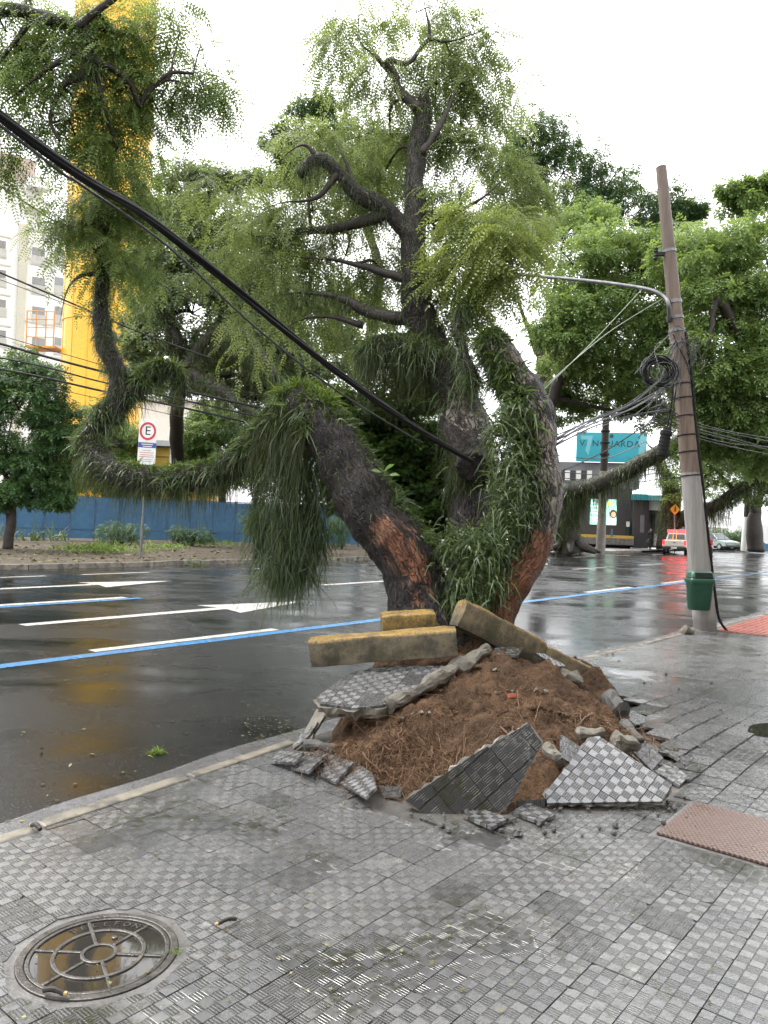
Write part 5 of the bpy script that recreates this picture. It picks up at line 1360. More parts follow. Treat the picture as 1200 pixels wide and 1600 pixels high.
# tree whose bough hangs into the top left corner; its trunk stands outside the frame
ot = thing('overhanging_tree', Vector((-6.6, 8.8, 0)), 'bough of pale fine leaves hanging into the top left corner', 'tree')
mb = MB(); po = limb(mb, [(-6.6, 8.8, -.1, .34), (-6.5, 8.7, 2.2, .26), (-6.1, 8.5, 4.6, .2), (-5.2, 8.2, 6.6, .14), (*P(0, 15, 8), .075), (*P(60, 22, 8), .065), (*P(115, 40, 8), .062), (*P(132, 82, 8), .058), (*P(148, 102, 8), .05), (*P(125, 122, 8), .05), (*P(100, 140, 8), .03)], 12, 6, .10, 3); mb.build('trunk', M['twig'], ot, smooth=True)
OB = [[(118, 42, 8, 7), (150, 20, 8, 6), (190, -10, 8, 4)], [(146, 98, 8, 6), (180, 110, 8.1, 5), (205, 135, 8.2, 4.5), (222, 165, 8.3, 4), (232, 145, 8.3, 3), (270, 118, 8.3, 3), (302, 117, 8.4, 2)], [(222, 162, 8.3, 3.5), (240, 140, 8.3, 3), (265, 122, 8.3, 2.6), (270, 95, 8.3, 1.5)], [(100, 140, 8, 4), (80, 180, 8, 3), (95, 220, 8, 2)], [(130, 80, 8, 5), (70, 110, 7.9, 4), (30, 140, 7.9, 2)], [(60, 22, 8, 5), (30, 60, 8, 4), (0, 100, 8, 2)], [(148, 102, 8, 4), (165, 180, 8.2, 3), (180, 230, 8.4, 2)]]
ps = [po]
for i, b in enumerate(OB):
    mb = MB(); ps.append(limb(mb, W4(b), 7, 5, .04, i)); mb.build('branch', M['twig'], ot, smooth=True)
fo = Foliage(TP)
tag(twiggy_crown(ot, [(40, 110, 7.9, 70, 50), (110, 60, 8, 60, 45), (55, 35, 8, 60, 40), (175, 50, 8.1, 65, 50), (180, 140, 8.2, 60, 50), (235, 65, 8.2, 60, 50), (265, 30, 8.2, 30, 30, .8, .7), (110, 165, 8, 60, 45), (30, 190, 7.9, 45, 40), (320, 105, 8.4, 32, 32, .8, .7), (325, 150, 8.4, 25, 20, .8, .6), (190, 210, 8.4, 45, 35), (120, 225, 8.1, 50, 35), (10, 50, 7.9, 50, 50), (270, 150, 8.4, 30, 25, .8, .6), (250, 180, 8.5, 20, 15, .8, .5), (5, 260, 8.2, 18, 22, .8, .6), (165, 265, 8.8, 45, 35), (170, 95, 8.2, 50, 40), (150, 190, 8.3, 50, 40), (200, 100, 8.3, 40, 40), (205, 255, 9.0, 35, 40), (150, 310, 9.0, 45, 35)], fo, 'twigs', np.concatenate(ps), 1.0, .95, .5, back=.3), kind='stuff')
tag(fo.build('crown', LEAF['over'], ot), kind='stuff')
e = Epi(); ferns(e, po, 22, 58, 1800, (.03, .10), (.004, .009), .1); ferns(e, po, 42, 52, 700, (.06, .14), (.005, .01), .1); e.build('strap_ferns', LEAF['epi'], ot)

# ================================================================== FAR BUILDINGS
class Face:
    """a vertical facade plane; boxes are sized from the picture at the plane's own distance"""
    def __init__(self, px, py, Y, ang):
        self.p0 = P(px, py, Y); self.e = Vector((math.cos(ang), math.sin(ang), 0)); self.n = Vector((self.e.y, -self.e.x, 0))
        self.R = Matrix((self.e, -self.n, UP)).transposed()
    def box(self, mb, x0, y0, x1, y1, d0, d1, mi=0):
        a = onplane((x0 + x1) / 2, (y0 + y1) / 2, self.p0, self.n); k = a.y / 1200
        l, r = onplane(x0, (y0 + y1) / 2, self.p0, self.n), onplane(x1, (y0 + y1) / 2, self.p0, self.n)
        w = (r - l).dot(self.e); h = (y1 - y0) * k
        return mb.box(a + self.n * (d0 + d1) / 2, (w, abs(d1 - d0), h), self.R, mi)
    def part(self, name, mat, root, x0, y0, x1, y1, d0, d1, bevel=0):
        mb = MB(); self.box(mb, x0, y0, x1, y1, d0, d1); return mb.build(name, mat, root, bevel=bevel)
M['white_wall'] = pmat('white_render', (.74, .73, .70), (.66, .65, .62), .3, .8, None, .1, 8, .01, .2)
M['beige'] = pmat('beige_render', (.52, .50, .40), (.46, .44, .36), .4, .8, None, .1, 8, .01, .2)
M['shutter'] = pmat('roller_shutter', (.45, .44, .40), (.38, .37, .33), 2, .6)
M['far_glass'] = flat('pale_far_window', (.22, .23, .23), .15, .5)
M['glass'] = flat('dark_window_glass', (.05, .06, .07), .08, .6)
M['brickwall'] = pmat('faded_brick_band', (.50, .40, .35), (.40, .31, .27), 1.2, .8)
fb = Face(0, 500, 84, rad(32))
apt = thing('apartment_building', Vector((fb.p0.x, fb.p0.y, 0)), 'white apartment block with beige pilaster and shuttered windows at the left edge', 'building')
fb.part('wall', M['white_wall'], apt, -170, 330, 104, 870, -14, 0)
fb.part('upper_storeys', M['white_wall'], apt, -170, 262, 74, 332, -13, -.7)
fb.part('roof_band', M['brickwall'], apt, -170, 216, 64, 263, -12, -1.2)
fb.part('pilaster', M['beige'], apt, 21, 350, 34, 860, 0, .35)
for y in (352, 398, 446, 496, 546, 600): 
    fb.part('floor_band', M['beige'], apt, -170, y, 20.5, y + 2.5, 0, .08); fb.part('floor_band', M['beige'], apt, 34.5, y + 9, 104, y + 11.5, 0, .08)
for (x0, x1) in ((-40, -24), (-8, 10), (49, 71), (84, 100)):
    for y in (378, 424, 470, 518, 568):
        yy = y + (10 if x0 > 30 else -2)
        w_ = fb.part('window', M['white_wall'], apt, x0 - 1, yy - 1, x1 + 1, yy + 27, 0, .10)
        fb.part('pane', M['far_glass'], w_, x0 + 1, yy, x1 - 1, yy + 12, .10, .13); fb.part('shutter', M['shutter'], w_, x0, yy + 12.5, x1, yy + 26, .10, .16)
for y in (276, 309):
    fb.part('balcony_recess', M['shutter'], apt, 44, y - 4, 70, y + 8, -.7, -.6); fb.part('balcony', M['white_wall'], apt, 42, y + 8, 76, y + 20, -.7, .7)
# yellow tower
M['yellow'] = pmat('glossy_yellow_cladding', (.78, .43, .012), (.72, .38, .012), .25, .28, None, .03, 5, .01, .5)
M['yellow_dark'] = pmat('yellow_steel', (.66, .36, .02), (.55, .30, .02), 1, .5)
tb = P(152, 800, 58); tw = thing('yellow_tower', Vector((tb.x, tb.y, 0)), 'tall bright yellow cylindrical tower behind the left arm of the tree', 'tower')
kx = 58 / 1200; mb = MB(); mb.lathe([(61 * kx, 0), (61 * kx, 46)], (tb.x, tb.y, 0), n=56); mb.build('shaft', M['yellow'], tw, smooth='auto')
for z in (8, 15.5, 23, 30.5, 38):
    mb = MB(); mb.lathe([(61 * kx + .02, z), (61 * kx + .05, z + .05), (61 * kx + .02, z + .10)], (tb.x, tb.y, 0), n=56); mb.build('seam', M['yellow_dark'], tw)
for k in range(14):
    an = k * 2 * math.pi / 14 + .2; mb = MB(); mb.box((tb.x + (61 * kx) * math.cos(an), tb.y + (61 * kx) * math.sin(an), 23), (.05, .05, 46), Matrix.Rotation(an, 3, 'Z')); mb.build('panel_joint', M['yellow_dark'], tw)
M['rail'] = pmat('orange_steel_rail', (.62, .28, .04), (.5, .22, .03), 2, .5)
gal = P(70, 545, 57)
mb = MB(); mb.box(gal, (2.2, 1.6, .14)); mb.build('platform', M['rail'], tw)
for dx in (-1.05, -.35, .35, .95):
    mb = MB(); mb.tube([gal + Vector((dx, -.75, 0)), gal + Vector((dx, -.75, 2.6))], .045, 6); mb.build('rail_post', M['rail'], tw)
for dz in (.7, 1.4, 2.0, 2.6):
    mb = MB(); mb.tube([gal + Vector((-1.05, -.75, dz)), gal + Vector((1.0, -.75, dz))], .035, 6); mb.build('rail_bar', M['rail'], tw)
# low yellow house and pale hall behind the wall
M['ochre'] = pmat('ochre_wall', (.48, .32, .05), (.38, .25, .04), .8, .7); M['tin'] = pmat('pale_roof_sheet', (.5, .5, .5), (.4, .4, .4), 1, .5)
fo_ = Face(240, 730, 50, rad(5))
ho = thing('low_house', Vector((fo_.p0.x, fo_.p0.y, 0)), 'low ochre yellow house behind the parking sign', 'house')
fo_.part('wall', M['ochre'], ho, 168, 698, 330, 870, -6, 0); fo_.part('roof', M['tin'], ho, 163, 689, 336, 697.5, -6.5, .5); fo_.part('window', M['glass'], ho, 201, 716, 216, 727, .0, .05); fo_.part('ledge', M['ochre'], ho, 168, 711, 330, 713, 0, .12)
fo_.part('downpipe', M['white_wall'], ho, 265, 700, 269, 760, .0, .15)
fh_ = Face(260, 700, 72, rad(0))
ha = thing('white_hall', Vector((fh_.p0.x, fh_.p0.y, 0)), 'plain white hall showing above the ochre house', 'building')
fh_.part('wall', M['white_wall'], ha, 170, 628, 345, 860, -9, 0); fh_.part('window', M['shutter'], ha, 262, 636, 280, 648, 0, .06); fh_.part('roof', M['tin'], ha, 166, 623, 349, 627.6, -9.5, .4)
# unseen building added behind the viewer to block light from the back
M['back_wall'] = pmat('grey_beige_render', (.30, .28, .25), (.24, .225, .20), .5, .8, None, .15, 12, .01, .25)
bb = thing('added_blocker_row', ST(6, -3.6), 'unseen grey beige shop row added behind the near pavement to block light', 'building')
mb = MB(); mb.box(ST(12, -8.6, 4.2), (70, 9.8, 8.4), RROT); mb.build('wall', M['back_wall'], bb)
mb = MB(); mb.box(ST(12, -8.6, 8.55), (70.6, 10.4, .28), RROT); mb.build('cornice', M['white_wall'], bb)
for i in range(14):
    s_ = -20 + i * 5
    mb = MB(); mb.box(ST(s_, -3.66, 1.55), (2.6, .10, 2.5), RROT); w_ = mb.build('shop_window', M['charcoal_frame'] if 'charcoal_frame' in M else M['shutter'], bb)
    mb = MB(); mb.box(ST(s_, -3.60, 1.55), (2.4, .06, 2.3), RROT); mb.build('pane', M['glass'], w_)
    mb = MB(); mb.box(ST(s_, -3.66, 5.9), (1.6, .10, 1.5), RROT); w_ = mb.build('window', M['white_wall'], bb)
    mb = MB(); mb.box(ST(s_, -3.60, 5.9), (1.4, .06, 1.3), RROT); mb.build('pane', M['glass'], w_)
# blue hoarding
M['blue_wall'] = pmat('blue_painted_panel', (.055, .145, .25), (.042, .112, .20), .8, .45, None, .1, 6, .02, .4, world=True, stain=(.03, .09, .20), stain_scale=.9); M['blue_post'] = pmat('blue_painted_post', (.04, .105, .185), (.03, .08, .15), 2, .5)
a0, a1 = P(-60, 848, 38.0), P(560, 840, 45.5); a0.z = a1.z = 0.05
bw = thing('blue_wall', a0, 'long bright blue painted hoarding wall across the road', 'wall')
nd = 17; dvec = (a1 - a0) / nd; dl = dvec.length; dn = dvec.normalized(); Rw = Matrix((dn, UP.cross(dn), UP)).transposed()
for i in range(nd):
    c = a0 + dvec * (i + .5); h = 2.15 + random.uniform(-.04, .04)
    mb = MB(); mb.box(c + UP * (h / 2 + .08), (dl - .07, .05, h), Rw); pn = mb.build('panel', M['blue_wall'], bw)
    mb = MB(); mb.box(c + UP * (h + .12), (dl - .07, .09, .06), Rw); mb.build('cap_rail', M['blue_post'], pn)
    mb = MB(); mb.box(c + UP * .55 + dn.cross(UP) * .035, (dl - .07, .02, .06), Rw); mb.build('rail', M['blue_post'], pn)
for i in range(nd + 1):
    mb = MB(); mb.box(a0 + dvec * i + UP * 1.15, (.065, .09, 2.36), Rw); mb.build('post', M['blue_post'], bw)

# shrubs in front of the hoarding
for (x, y, Y, lab) in ((404, 838, 39, 'dark shrub against the blue wall left of the hanging curtain'), (300, 842, 38, 'low shrub against the blue wall below the parking sign'), (535, 842, 41, 'shrub at the right end of the blue wall'), (190, 840, 37, 'low shrub against the blue wall below the bend of the limb')):
    c = P(x, y, Y); rt = thing('shrub', Vector((c.x, c.y, 0)), lab, 'shrub'); fs2 = Foliage(T9); hh = {404: 1.7, 300: .9, 535: 1.8, 190: .9}[x]
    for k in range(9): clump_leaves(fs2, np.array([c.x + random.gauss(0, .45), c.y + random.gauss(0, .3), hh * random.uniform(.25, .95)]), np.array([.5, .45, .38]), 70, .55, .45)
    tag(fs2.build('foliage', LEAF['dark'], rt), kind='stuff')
    mb = MB()
    for k in range(5): mb.tube([Vector((c.x, c.y, -.02)), Vector((c.x + random.gauss(0, .3), c.y + random.gauss(0, .2), hh * .8))], [.03, .012], 5)
    tag(mb.build('stems', M['twig'], rt), kind='stuff')
# dark shop with the turquoise sign
M['charcoal'] = pmat('charcoal_wall', (.050, .047, .052), (.038, .036, .040), .6, .6, None, .1, 10, .01, .4); M['grey_panel'] = pmat('grey_upper_panel', (.20, .20, .21), (.13, .13, .14), .7, .6)
M['teal'] = pmat('turquoise_sign', (.028, .30, .36), (.026, .27, .33), .6, .35); M['teal_pale'] = pmat('turquoise_side', (.16, .42, .46), (.13, .38, .42), 1, .4); M['ink'] = flat('dark_sign_letters', (.012, .05, .06))
fs_ = Face(950, 840, 63, rad(-9))
sh = thing('corner_shop', Vector((fs_.p0.x, fs_.p0.y, 0)), 'charcoal corner shop with turquoise rooftop sign and lit green poster', 'building')
fs_.part('wall', M['charcoal'], sh, 868, 762, 986, 862, -8, 0); fs_.part('upper_storey', M['grey_panel'], sh, 858, 722, 1000, 762, -8, -.25)
for k in range(7): fs_.part('cladding_strip', M['charcoal' if k % 2 else 'white_wall'], sh, 866 + k * 8.6, 735, 873.5 + k * 8.6, 750, -.25, -.15)
bd = fs_.part('sign_board', M['teal'], sh, 900, 676, 997, 722, -.2, .2)
fs_.part('sign_return', M['teal_pale'], bd, 997.2, 676, 1010, 722, -1.6, .19)
oc = onplane(952, 694, fs_.p0, fs_.n) + fs_.n * .205
text_obj('VANGUARDA', 'lettering', .72, oc, fs_.e, UP, M['ink'], bd, .01, 1.12)
mb = MB(); z7 = [(907, 681), (926, 681), (919, 712), (914, 704), (918, 687), (908, 687)]
mb.prism([onplane(x, y, fs_.p0, fs_.n) + fs_.n * .203 for x, y in z7], fs_.n * .02); mb.build('emblem', M['teal_pale'], bd)
mb = MB(); cc = onplane(955, 682, fs_.p0, fs_.n) + fs_.n * .203; mb.lathe([(.16, 0), (.16, .02)], cc, fs_.R @ Matrix.Rotation(rad(90), 3, 'X'), 20); mb.build('emblem', M['ink'], bd)
M['poster'] = emit('lit_green_poster', (.30, .62, .50), .55); M['poster_pale'] = emit('poster_pale_print', (.80, .92, .85), .6); M['poster_yellow'] = emit('poster_yellow_disc', (.75, .80, .15), .6); M['poster_skin'] = emit('poster_face_tone', (.55, .34, .20), .5); M['poster_hair'] = emit('poster_dark_print', (.05, .05, .03), .2)
po_ = fs_.part('lit_poster', M['poster'], sh, 922, 780, 963, 820, 0, .12)
for y, x1 in ((785, 944), (790, 948), (796, 940), (801, 944), (808, 938), (813, 936)): fs_.part('poster_line', M['poster_pale'], po_, 924, y, x1, y + 2, .12, .14)
def disc(px, py, r, d, name, mat, par, sz=1.0):
    mb = MB(); c = onplane(px, py, fs_.p0, fs_.n) + fs_.n * d; k = c.y / 1200
    mb.lathe([(r * k, 0), (r * k, .02)], c, fs_.R @ Matrix.Rotation(rad(90), 3, 'X') @ Matrix.Diagonal((1, sz, 1)), 20); return mb.build(name, mat, par)
disc(953, 787, 4, .13, 'poster_disc', M['poster_yellow'], po_); disc(958, 803, 5.5, .125, 'poster_hair', M['poster_hair'], po_, 1.2); disc(958, 804, 3.6, .15, 'poster_face', M['poster_skin'], po_, 1.2); fs_.part('poster_shirt', M['poster_pale'], po_, 950, 811, 962, 819, .12, .15)
fs_.part('raised_bed', M['collar'], sh, 905, 840, 985, 850, 0, 1.6); fs_.part('bed_edge', M['ochre'], sh, 905, 836, 985, 840, .0, 1.62)
fs_.part('entrance_pier', M['charcoal'], sh, 986.5, 782, 1010, 856, -2, 1.0); fs_.part('vertical_sign', M['grey_panel'], sh, 997, 805, 1003, 832, 1.0, 1.06)
fs_.part('white_entrance', M['white_wall'], sh, 1010.5, 782, 1052, 798, -2, .6); fs_.part('entrance_wall', M['grey_panel'], sh, 1010.5, 798.5, 1036, 856, -2, -.2); fs_.part('door', M['charcoal'], sh, 1018, 803, 1024, 850, -.2, -.1)
fs_.part('awning', M['teal'], sh, 986, 773, 1007, 782, -.5, 1.6); fs_.part('awning', M['teal_pale'], sh, 1007.5, 775, 1054, 783, -.5, 1.5)
fs_.part('glass_front', M['teal_pale'], sh, 1036.5, 798.5, 1052, 856, -2, -.1); fs_.part('white_counter', M['white_wall'], sh, 1020, 834, 1040, 853, .2, 1.0)
fs_.part('bollard_sign', M['white_wall'], sh, 978, 815, 983, 823, .1, .3); fs_.part('bollard', M['ink'], sh, 979, 823, 982, 840, .1, .3); fs_.part('blue_marker', M['blue_wall'], sh, 950, 826, 952.5, 838, 1.7, 1.9)
# pale canopy / tents and painted wall far right
ft = Face(1150, 840, 92, rad(0))
tn = thing('white_canopy', Vector((ft.p0.x, ft.p0.y, 0)), 'white canopy roof over a yard behind the hedge', 'canopy')
mb = MB(); A_ = [onplane(x, y, ft.p0, ft.n) for x, y in ((1060, 812), (1075, 795), (1095, 790), (1150, 812))]; mb.prism(A_, Vector((0, 6, 0))); mb.build('roof', M['white_wall'], tn)
ft.part('valance', M['white_wall'], tn, 1060, 812, 1170, 822, -6, 0); ft.part('back_wall', M['white_wall'], tn, 1060, 823, 1175, 848, -6.5, -6.2)
for x in (1062, 1110, 1165): ft.part('post', M['tin'], tn, x, 822, x + 2, 862, -.3, 0)
fw = Face(1190, 840, 80, rad(-4))
pw = thing('painted_wall', Vector((fw.p0.x, fw.p0.y, 0)), 'white and blue painted yard wall at the right edge', 'wall')
fw.part('wall', M['white_wall'], pw, 1150, 820, 1260, 862, -.3, 0); mb = MB(); mb.prism([onplane(x, y, fw.p0, fw.n) + fw.n * .02 for x, y in ((1151, 838), (1168, 848), (1182, 842), (1198, 850), (1215, 846), (1215, 861), (1151, 861))], fw.n * .02); mb.build('blue_wave', M['blue_wall'], pw)
# hedge
hb = P(1135, 850, 76); hg = thing('hedge', Vector((hb.x, hb.y, 0)), 'clipped dark green hedge beyond the parked car', 'hedge')
fl = Foliage(T9)
for k in range(70):
    c = P(random.uniform(1088, 1168), random.uniform(832, 852), random.uniform(75, 77)); clump_leaves(fl, np.array(tuple(c)), np.array([.9, .9, .6]), 50, .7, .35)
tag(fl.build('foliage', LEAF['dark'], hg), kind='stuff')
mb = MB(); mb.box(Vector((hb.x, hb.y + .6, .5)), (4.6, .8, 1.0)); mb.build('stems', M['twig'], hg)

# ================================================================== LEANING POLE, LAMP, BIN
def pole_mat():
    t = NT('weathered_concrete_pole'); co = t.pos(); sx = t.n('ShaderNodeSeparateXYZ'); t.l(co, sx.inputs[0])
    n = t.noise(co, 5, 6, .65); f = t.noise(co, 45, 5, .7)
    mp = t.n('ShaderNodeMapping'); mp.inputs['Scale'].default_value = (6, 6, .35); t.l(co, mp.inputs['Vector']); st = t.noise(mp.outputs[0], 2.2, 5, .65)
    brown = t.mix(t.ramp(st, .35, .65), (.185, .135, .10), (.105, .078, .06)); grey = t.mix(t.ramp(st, .35, .7), (.29, .27, .25), (.19, .18, .165))
    z = t.math('ADD', sx.outputs[2], t.math('MULTIPLY', t.math('SUBTRACT', n, .5), .12))
    col = t.mix(t.ramp(z, 2.60, 2.63), grey, brown)
    col = t.mix(t.ramp(z, 4.4, 6.5, 0, .55), col, (.085, .062, .05)); col = t.mix(t.ramp(z, .28, .10, 0, .75), col, (.11, .10, .09))
    return t.done(t.bsdf(col, t.ramp(n, .3, .7, .45, .7), t.bump(f, .5, .006), .35))
M['pole'] = pole_mat(); M['steel'] = pmat('dull_galvanised_steel', (.22, .22, .22), (.13, .13, .13), 8, .4, None, .2, 60, .003, .5, .7); M['black'] = pmat('black_cable_sheath', (.011, .011, .012), (.018, .018, .018), 20, .55, None, .3, 90, .002, .22); M['grey_cable'] = pmat('weathered_grey_cable', (.075, .075, .078), (.04, .04, .042), 12, .45); M['pale_wire'] = pmat('pale_wire', (.22, .25, .19), (.17, .19, .15), 10, .5)
M['lamp_grey'] = pmat('lamp_housing', (.30, .31, .32), (.22, .23, .24), 6, .4, None, .1, 40, .003, .5, .3)
pb = G(1102, 984); pt = P(1033, 261, 13.05); pax = (pt - pb); PL = pax.length; pdn = pax.normalized()
pole = thing('utility_pole', pb, 'tall leaning concrete utility pole with lamp arm on the right pavement', 'pole')
def pole_at(py):                       # point on the axis at an image height
    lo, hi = 0.0, 1.0
    for _ in range(40):
        m = (lo + hi) / 2; y = project(pb + pax * m)[1]
        if y > py: lo = m
        else: hi = m
    return lo
def prad(f): return .185 + (.088 - .185) * f
mb = MB(); fs = np.linspace(-.04, 1, 24); mb.tube([pb + pax * f for f in fs], [prad(f) for f in fs], 24); mb.build('shaft', M['pole'], pole, smooth='auto')
for py, w in ((393, .05), (472, .06), (497, .05), (517, .05), (536, .03), (600, .02), (622, .02), (650, .02), (680, .02), (706, .02), (743, .018)):
    f = pole_at(py); mb = MB(); r = prad(f); c = pb + pax * f; Rq = pdn.to_track_quat('Z', 'Y').to_matrix()
    mb.lathe([(r + .002, -w / 2), (r + .012, -w / 2), (r + .012, w / 2), (r + .002, w / 2)], c, Rq, 24); mb.build('strap_band', M['steel'] if w > .025 else M['black'], pole)
sidev = Vector((1, 0, 0)); front = Vector((0, -1, 0))
f = pole_at(398); mb = MB(); c = pb + pax * f
mb.box(c + Vector((-.17, -.02, 0)), (.16, .05, .06)); ins = mb.build('insulator_bracket', M['black'], pole)
for dz in (-.06, .06): mb = MB(); mb.lathe([(.02, -.05), (.04, -.02), (.03, 0), (.04, .03), (.02, .05)], c + Vector((-.24, -.02, dz)), n=12); mb.build('insulator', M['black'], pole)
f0 = pole_at(505); a = pb + pax * f0 + Vector((-.14, -.06, 0))
arm = catmull([tuple(a), tuple(P(1045, 478, 12.75)), tuple(P(1037, 463, 12.85)), tuple(P(1012, 452, 13.05)), tuple(P(955, 443, 13.5)), tuple(P(890, 436, 14.0)), tuple(P(815, 429, 14.55))], 5)
mb = MB(); mb.tube([Vector(p) for p in arm], [.034] * 6 + [.031] * (len(arm) - 6), 10); mb.build('lamp_arm', M['steel'], pole, smooth=True)
for py in (474, 498): mb = MB(); c = pb + pax * pole_at(py); mb.box(c + Vector((-.11, -.05, 0)), (.12, .08, .05)); mb.build('arm_clamp', M['black'], pole)
lh = P(800, 430, 14.66); ld = (Vector(arm[-1]) - Vector(arm[-4])).normalized(); lq = ld.to_track_quat('Z', 'Y').to_matrix()
mb = MB(); mb.lathe([(.035, -.12), (.06, -.04), (.11, .08), (.125, .22), (.11, .38), (.06, .48), (.02, .50)], lh - ld * .05, lq @ Matrix.Diagonal((.62, 1.0, 1)), 16); mb.build('lamp_head', M['lamp_grey'], pole, smooth=True)
mb = MB(); mb.lathe([(.085, 0), (.07, .03), (.02, .05)], lh + ld * .22 - UP * .055, Matrix.Rotation(rad(180), 3, 'X'), 14); mb.build('lamp_glass', M['glass'], pole, smooth=True)
riser = catmull([tuple(pb + pax * pole_at(y) + Vector((prad(pole_at(y)) * .93 + dx, -.07, 0))) for y, dx in ((520, .01), (590, .03), (680, .012), (760, .02), (850, .02), (930, .03), (965, .05), (984, .16))], 5)
mb = MB(); mb.tube([Vector(p) for p in riser], .022, 8); mb.build('riser_cable', M['black'], pole, smooth=True)
rd = catmull([tuple(pb + pax * pole_at(y) + Vector((dx, -prad(pole_at(y)) - .005, 0))) for y, dx in ((525, -.12), (545, -.05), (565, .05), (590, .10), (605, .15))], 4)
mb = MB(); mb.tube([Vector(p) for p in rd], .010, 6); mb.build('riser_cable', M['black'], pole, smooth=True)
# coil of cable
cc = P(1030, 581, 12.45); coil = thing('cable_coil', cc - UP * .32, 'coil of spare black cable hanging on the left of the pole', 'cable coil')
for k in range(15):
    r = random.uniform(.16, .275); ox, oz, oy = random.uniform(-.05, .05), random.uniform(-.04, .04), random.uniform(-.07, .07); ph = random.uniform(0, 6); ec = random.uniform(.86, 1.0)
    pts = [cc + Vector(((r + .012 * math.sin(3 * a + ph)) * math.cos(a) + ox, oy + .03 * math.sin(2 * a + ph), (r * ec) * math.sin(a) + oz)) for a in np.linspace(0, 2 * math.pi, 33)]
    mb = MB(); mb.tube(pts, random.uniform(.007, .013), 6, cap=False); mb.build('loop', M['black'] if k % 4 else M['grey_cable'], coil, smooth=True)
def run(name, label, cat, pts, r, mat, sag=0.0, group=None, n=6, root=None):
    """one cable through (px,py,Y) points"""
    w = [P(*p) if not isinstance(p, Vector) else p for p in pts]
    sm = catmull([tuple(p) for p in w], 8); mb = MB(); mb.tube([Vector(p) for p in sm], r, n)
    o = mb.build(name, M[mat], root, smooth=True)
    return o if root is not None else tag(o, label, cat, group)
# closure box hung on the cables
sb = P(1038, 690, 12.6); sd = Vector((.18, 0, 1)).normalized(); Rq = sd.to_track_quat('Z', 'Y').to_matrix()
spl = thing('splice_closure', sb - sd * .28, 'black cylindrical splice box hanging from the cables left of the pole', 'cable box')
mb = MB(); mb.lathe([(.06, -.26), (.085, -.24), (.085, .10), (.10, .11), (.10, .17), (.07, .19), (.06, .24)], sb, Rq, 18); mb.build('housing', M['black'], spl, smooth='auto')
for k in range(5): mb = MB(); mb.lathe([(.0855, -.01), (.093, -.008), (.093, .008), (.0855, .01)], sb + sd * (-.2 + k * .065), Rq, 18); mb.build('rib', M['black'], spl)
run('cable', '', '', [(1041, 676, 12.6), (1048, 640, 12.6), (1052, 600, 12.6), (1052, 560, 12.6)], .014, 'black', root=spl)
run('cable', '', '', [(1046, 678, 12.62), (1050, 650, 12.62), (1056, 610, 12.6)], .009, 'black', root=spl)
# tangled leads round the pole head
tg = thing('cable_tangle', P(1055, 560, 12.6), 'tangle of loose grey and black leads strapped to the pole', 'cables')
for k in range(24):
    y0 = random.uniform(515, 600); s = pb + pax * pole_at(y0) + Vector((random.uniform(-.16, -.05), -.15, 0)); e_ = P(random.uniform(985, 1046), random.uniform(555, 690), random.uniform(12.2, 12.8)); m = (s + e_) / 2 + Vector((random.uniform(-.2, .2), random.uniform(-.1, .1), random.uniform(-.3, .1)))
    mb = MB(); mb.tube([Vector(p) for p in catmull([tuple(s), tuple(m), tuple(e_)], 7)], random.uniform(.004, .010), 5); mb.build('lead', M[random.choice(['black', 'grey_cable', 'grey_cable'])], tg, smooth=True)
for k in range(9):
    y0 = random.uniform(520, 560); s = pb + pax * pole_at(y0) + Vector((random.uniform(-.1, .12), -.16, 0)); mb = MB(); c0 = s + Vector((.2, -.05, random.uniform(-.3, .1)))
    mb.tube([Vector(p) for p in catmull([tuple(s), tuple(s + Vector((random.uniform(-.1, .2), -.05, .08))), tuple(c0), tuple(c0 + Vector((random.uniform(-.3, .1), 0, -.25)))], 6)], .006, 5); mb.build('lead', M['grey_cable'], tg, smooth=True)
# cables between tree and pole, and beyond the pole
LB = [('upper', [(868, 690, 8.2), (930, 658, 9.6), (985, 636, 11.2), (1046, 600, 12.6)]), ('lower', [(866, 696, 8.2), (935, 668, 9.8), (1000, 650, 11.4), (1050, 640, 12.7)]), ('middle', [(869, 684, 8.2), (925, 655, 9.6), (990, 628, 11.2), (1048, 575, 12.6)])]
for nm, pts in LB:
    b = thing('service_cable', P(*pts[0]), f'{nm} grey cable bundle strung from the right stem to the pole', 'cable')
    for k in range(3):
        j = [(x + random.uniform(-3, 3), y + random.uniform(-4, 4), Y) for x, y, Y in pts]; run('strand', '', '', j, random.uniform(.006, .010), random.choice(['grey_cable', 'black']), root=b)
rb_ = thing('service_cable', P(1075, 660, 12.9), 'sheaf of pale cables running off to the right of the pole', 'cable')
for k in range(6):
    y = 645 + k * 5; run('strand', '', '', [(1010 + random.uniform(-20, 20), y - 22, 12.5), (1070, y + 8, 13), (1140, y + 26 + random.uniform(-4, 4), 14.5), (1230, y + 42 + random.uniform(-8, 8), 17), (1330, y + 50, 20)], .006, 'grey_cable', root=rb_)
run('stay_wire', 'pale thin wire from the lamp arm down to the right stem, left of two', 'wire', [(1003, 452, 13.1), (930, 530, 11.5), (842, 616, 8.4)], .006, 'pale_wire')
run('stay_wire', 'pale thin wire from the pole down to the right stem, right of two', 'wire', [(1036, 466, 12.85), (950, 520, 11.5), (850, 604, 8.5)], .006, 'pale_wire')
run('drop_cable', 'black cable sloping in front of the turquoise sign', 'cable', [(1058, 645, 12.7), (1010, 665, 12), (945, 705, 11.2), (880, 735, 9)], .008, 'black')
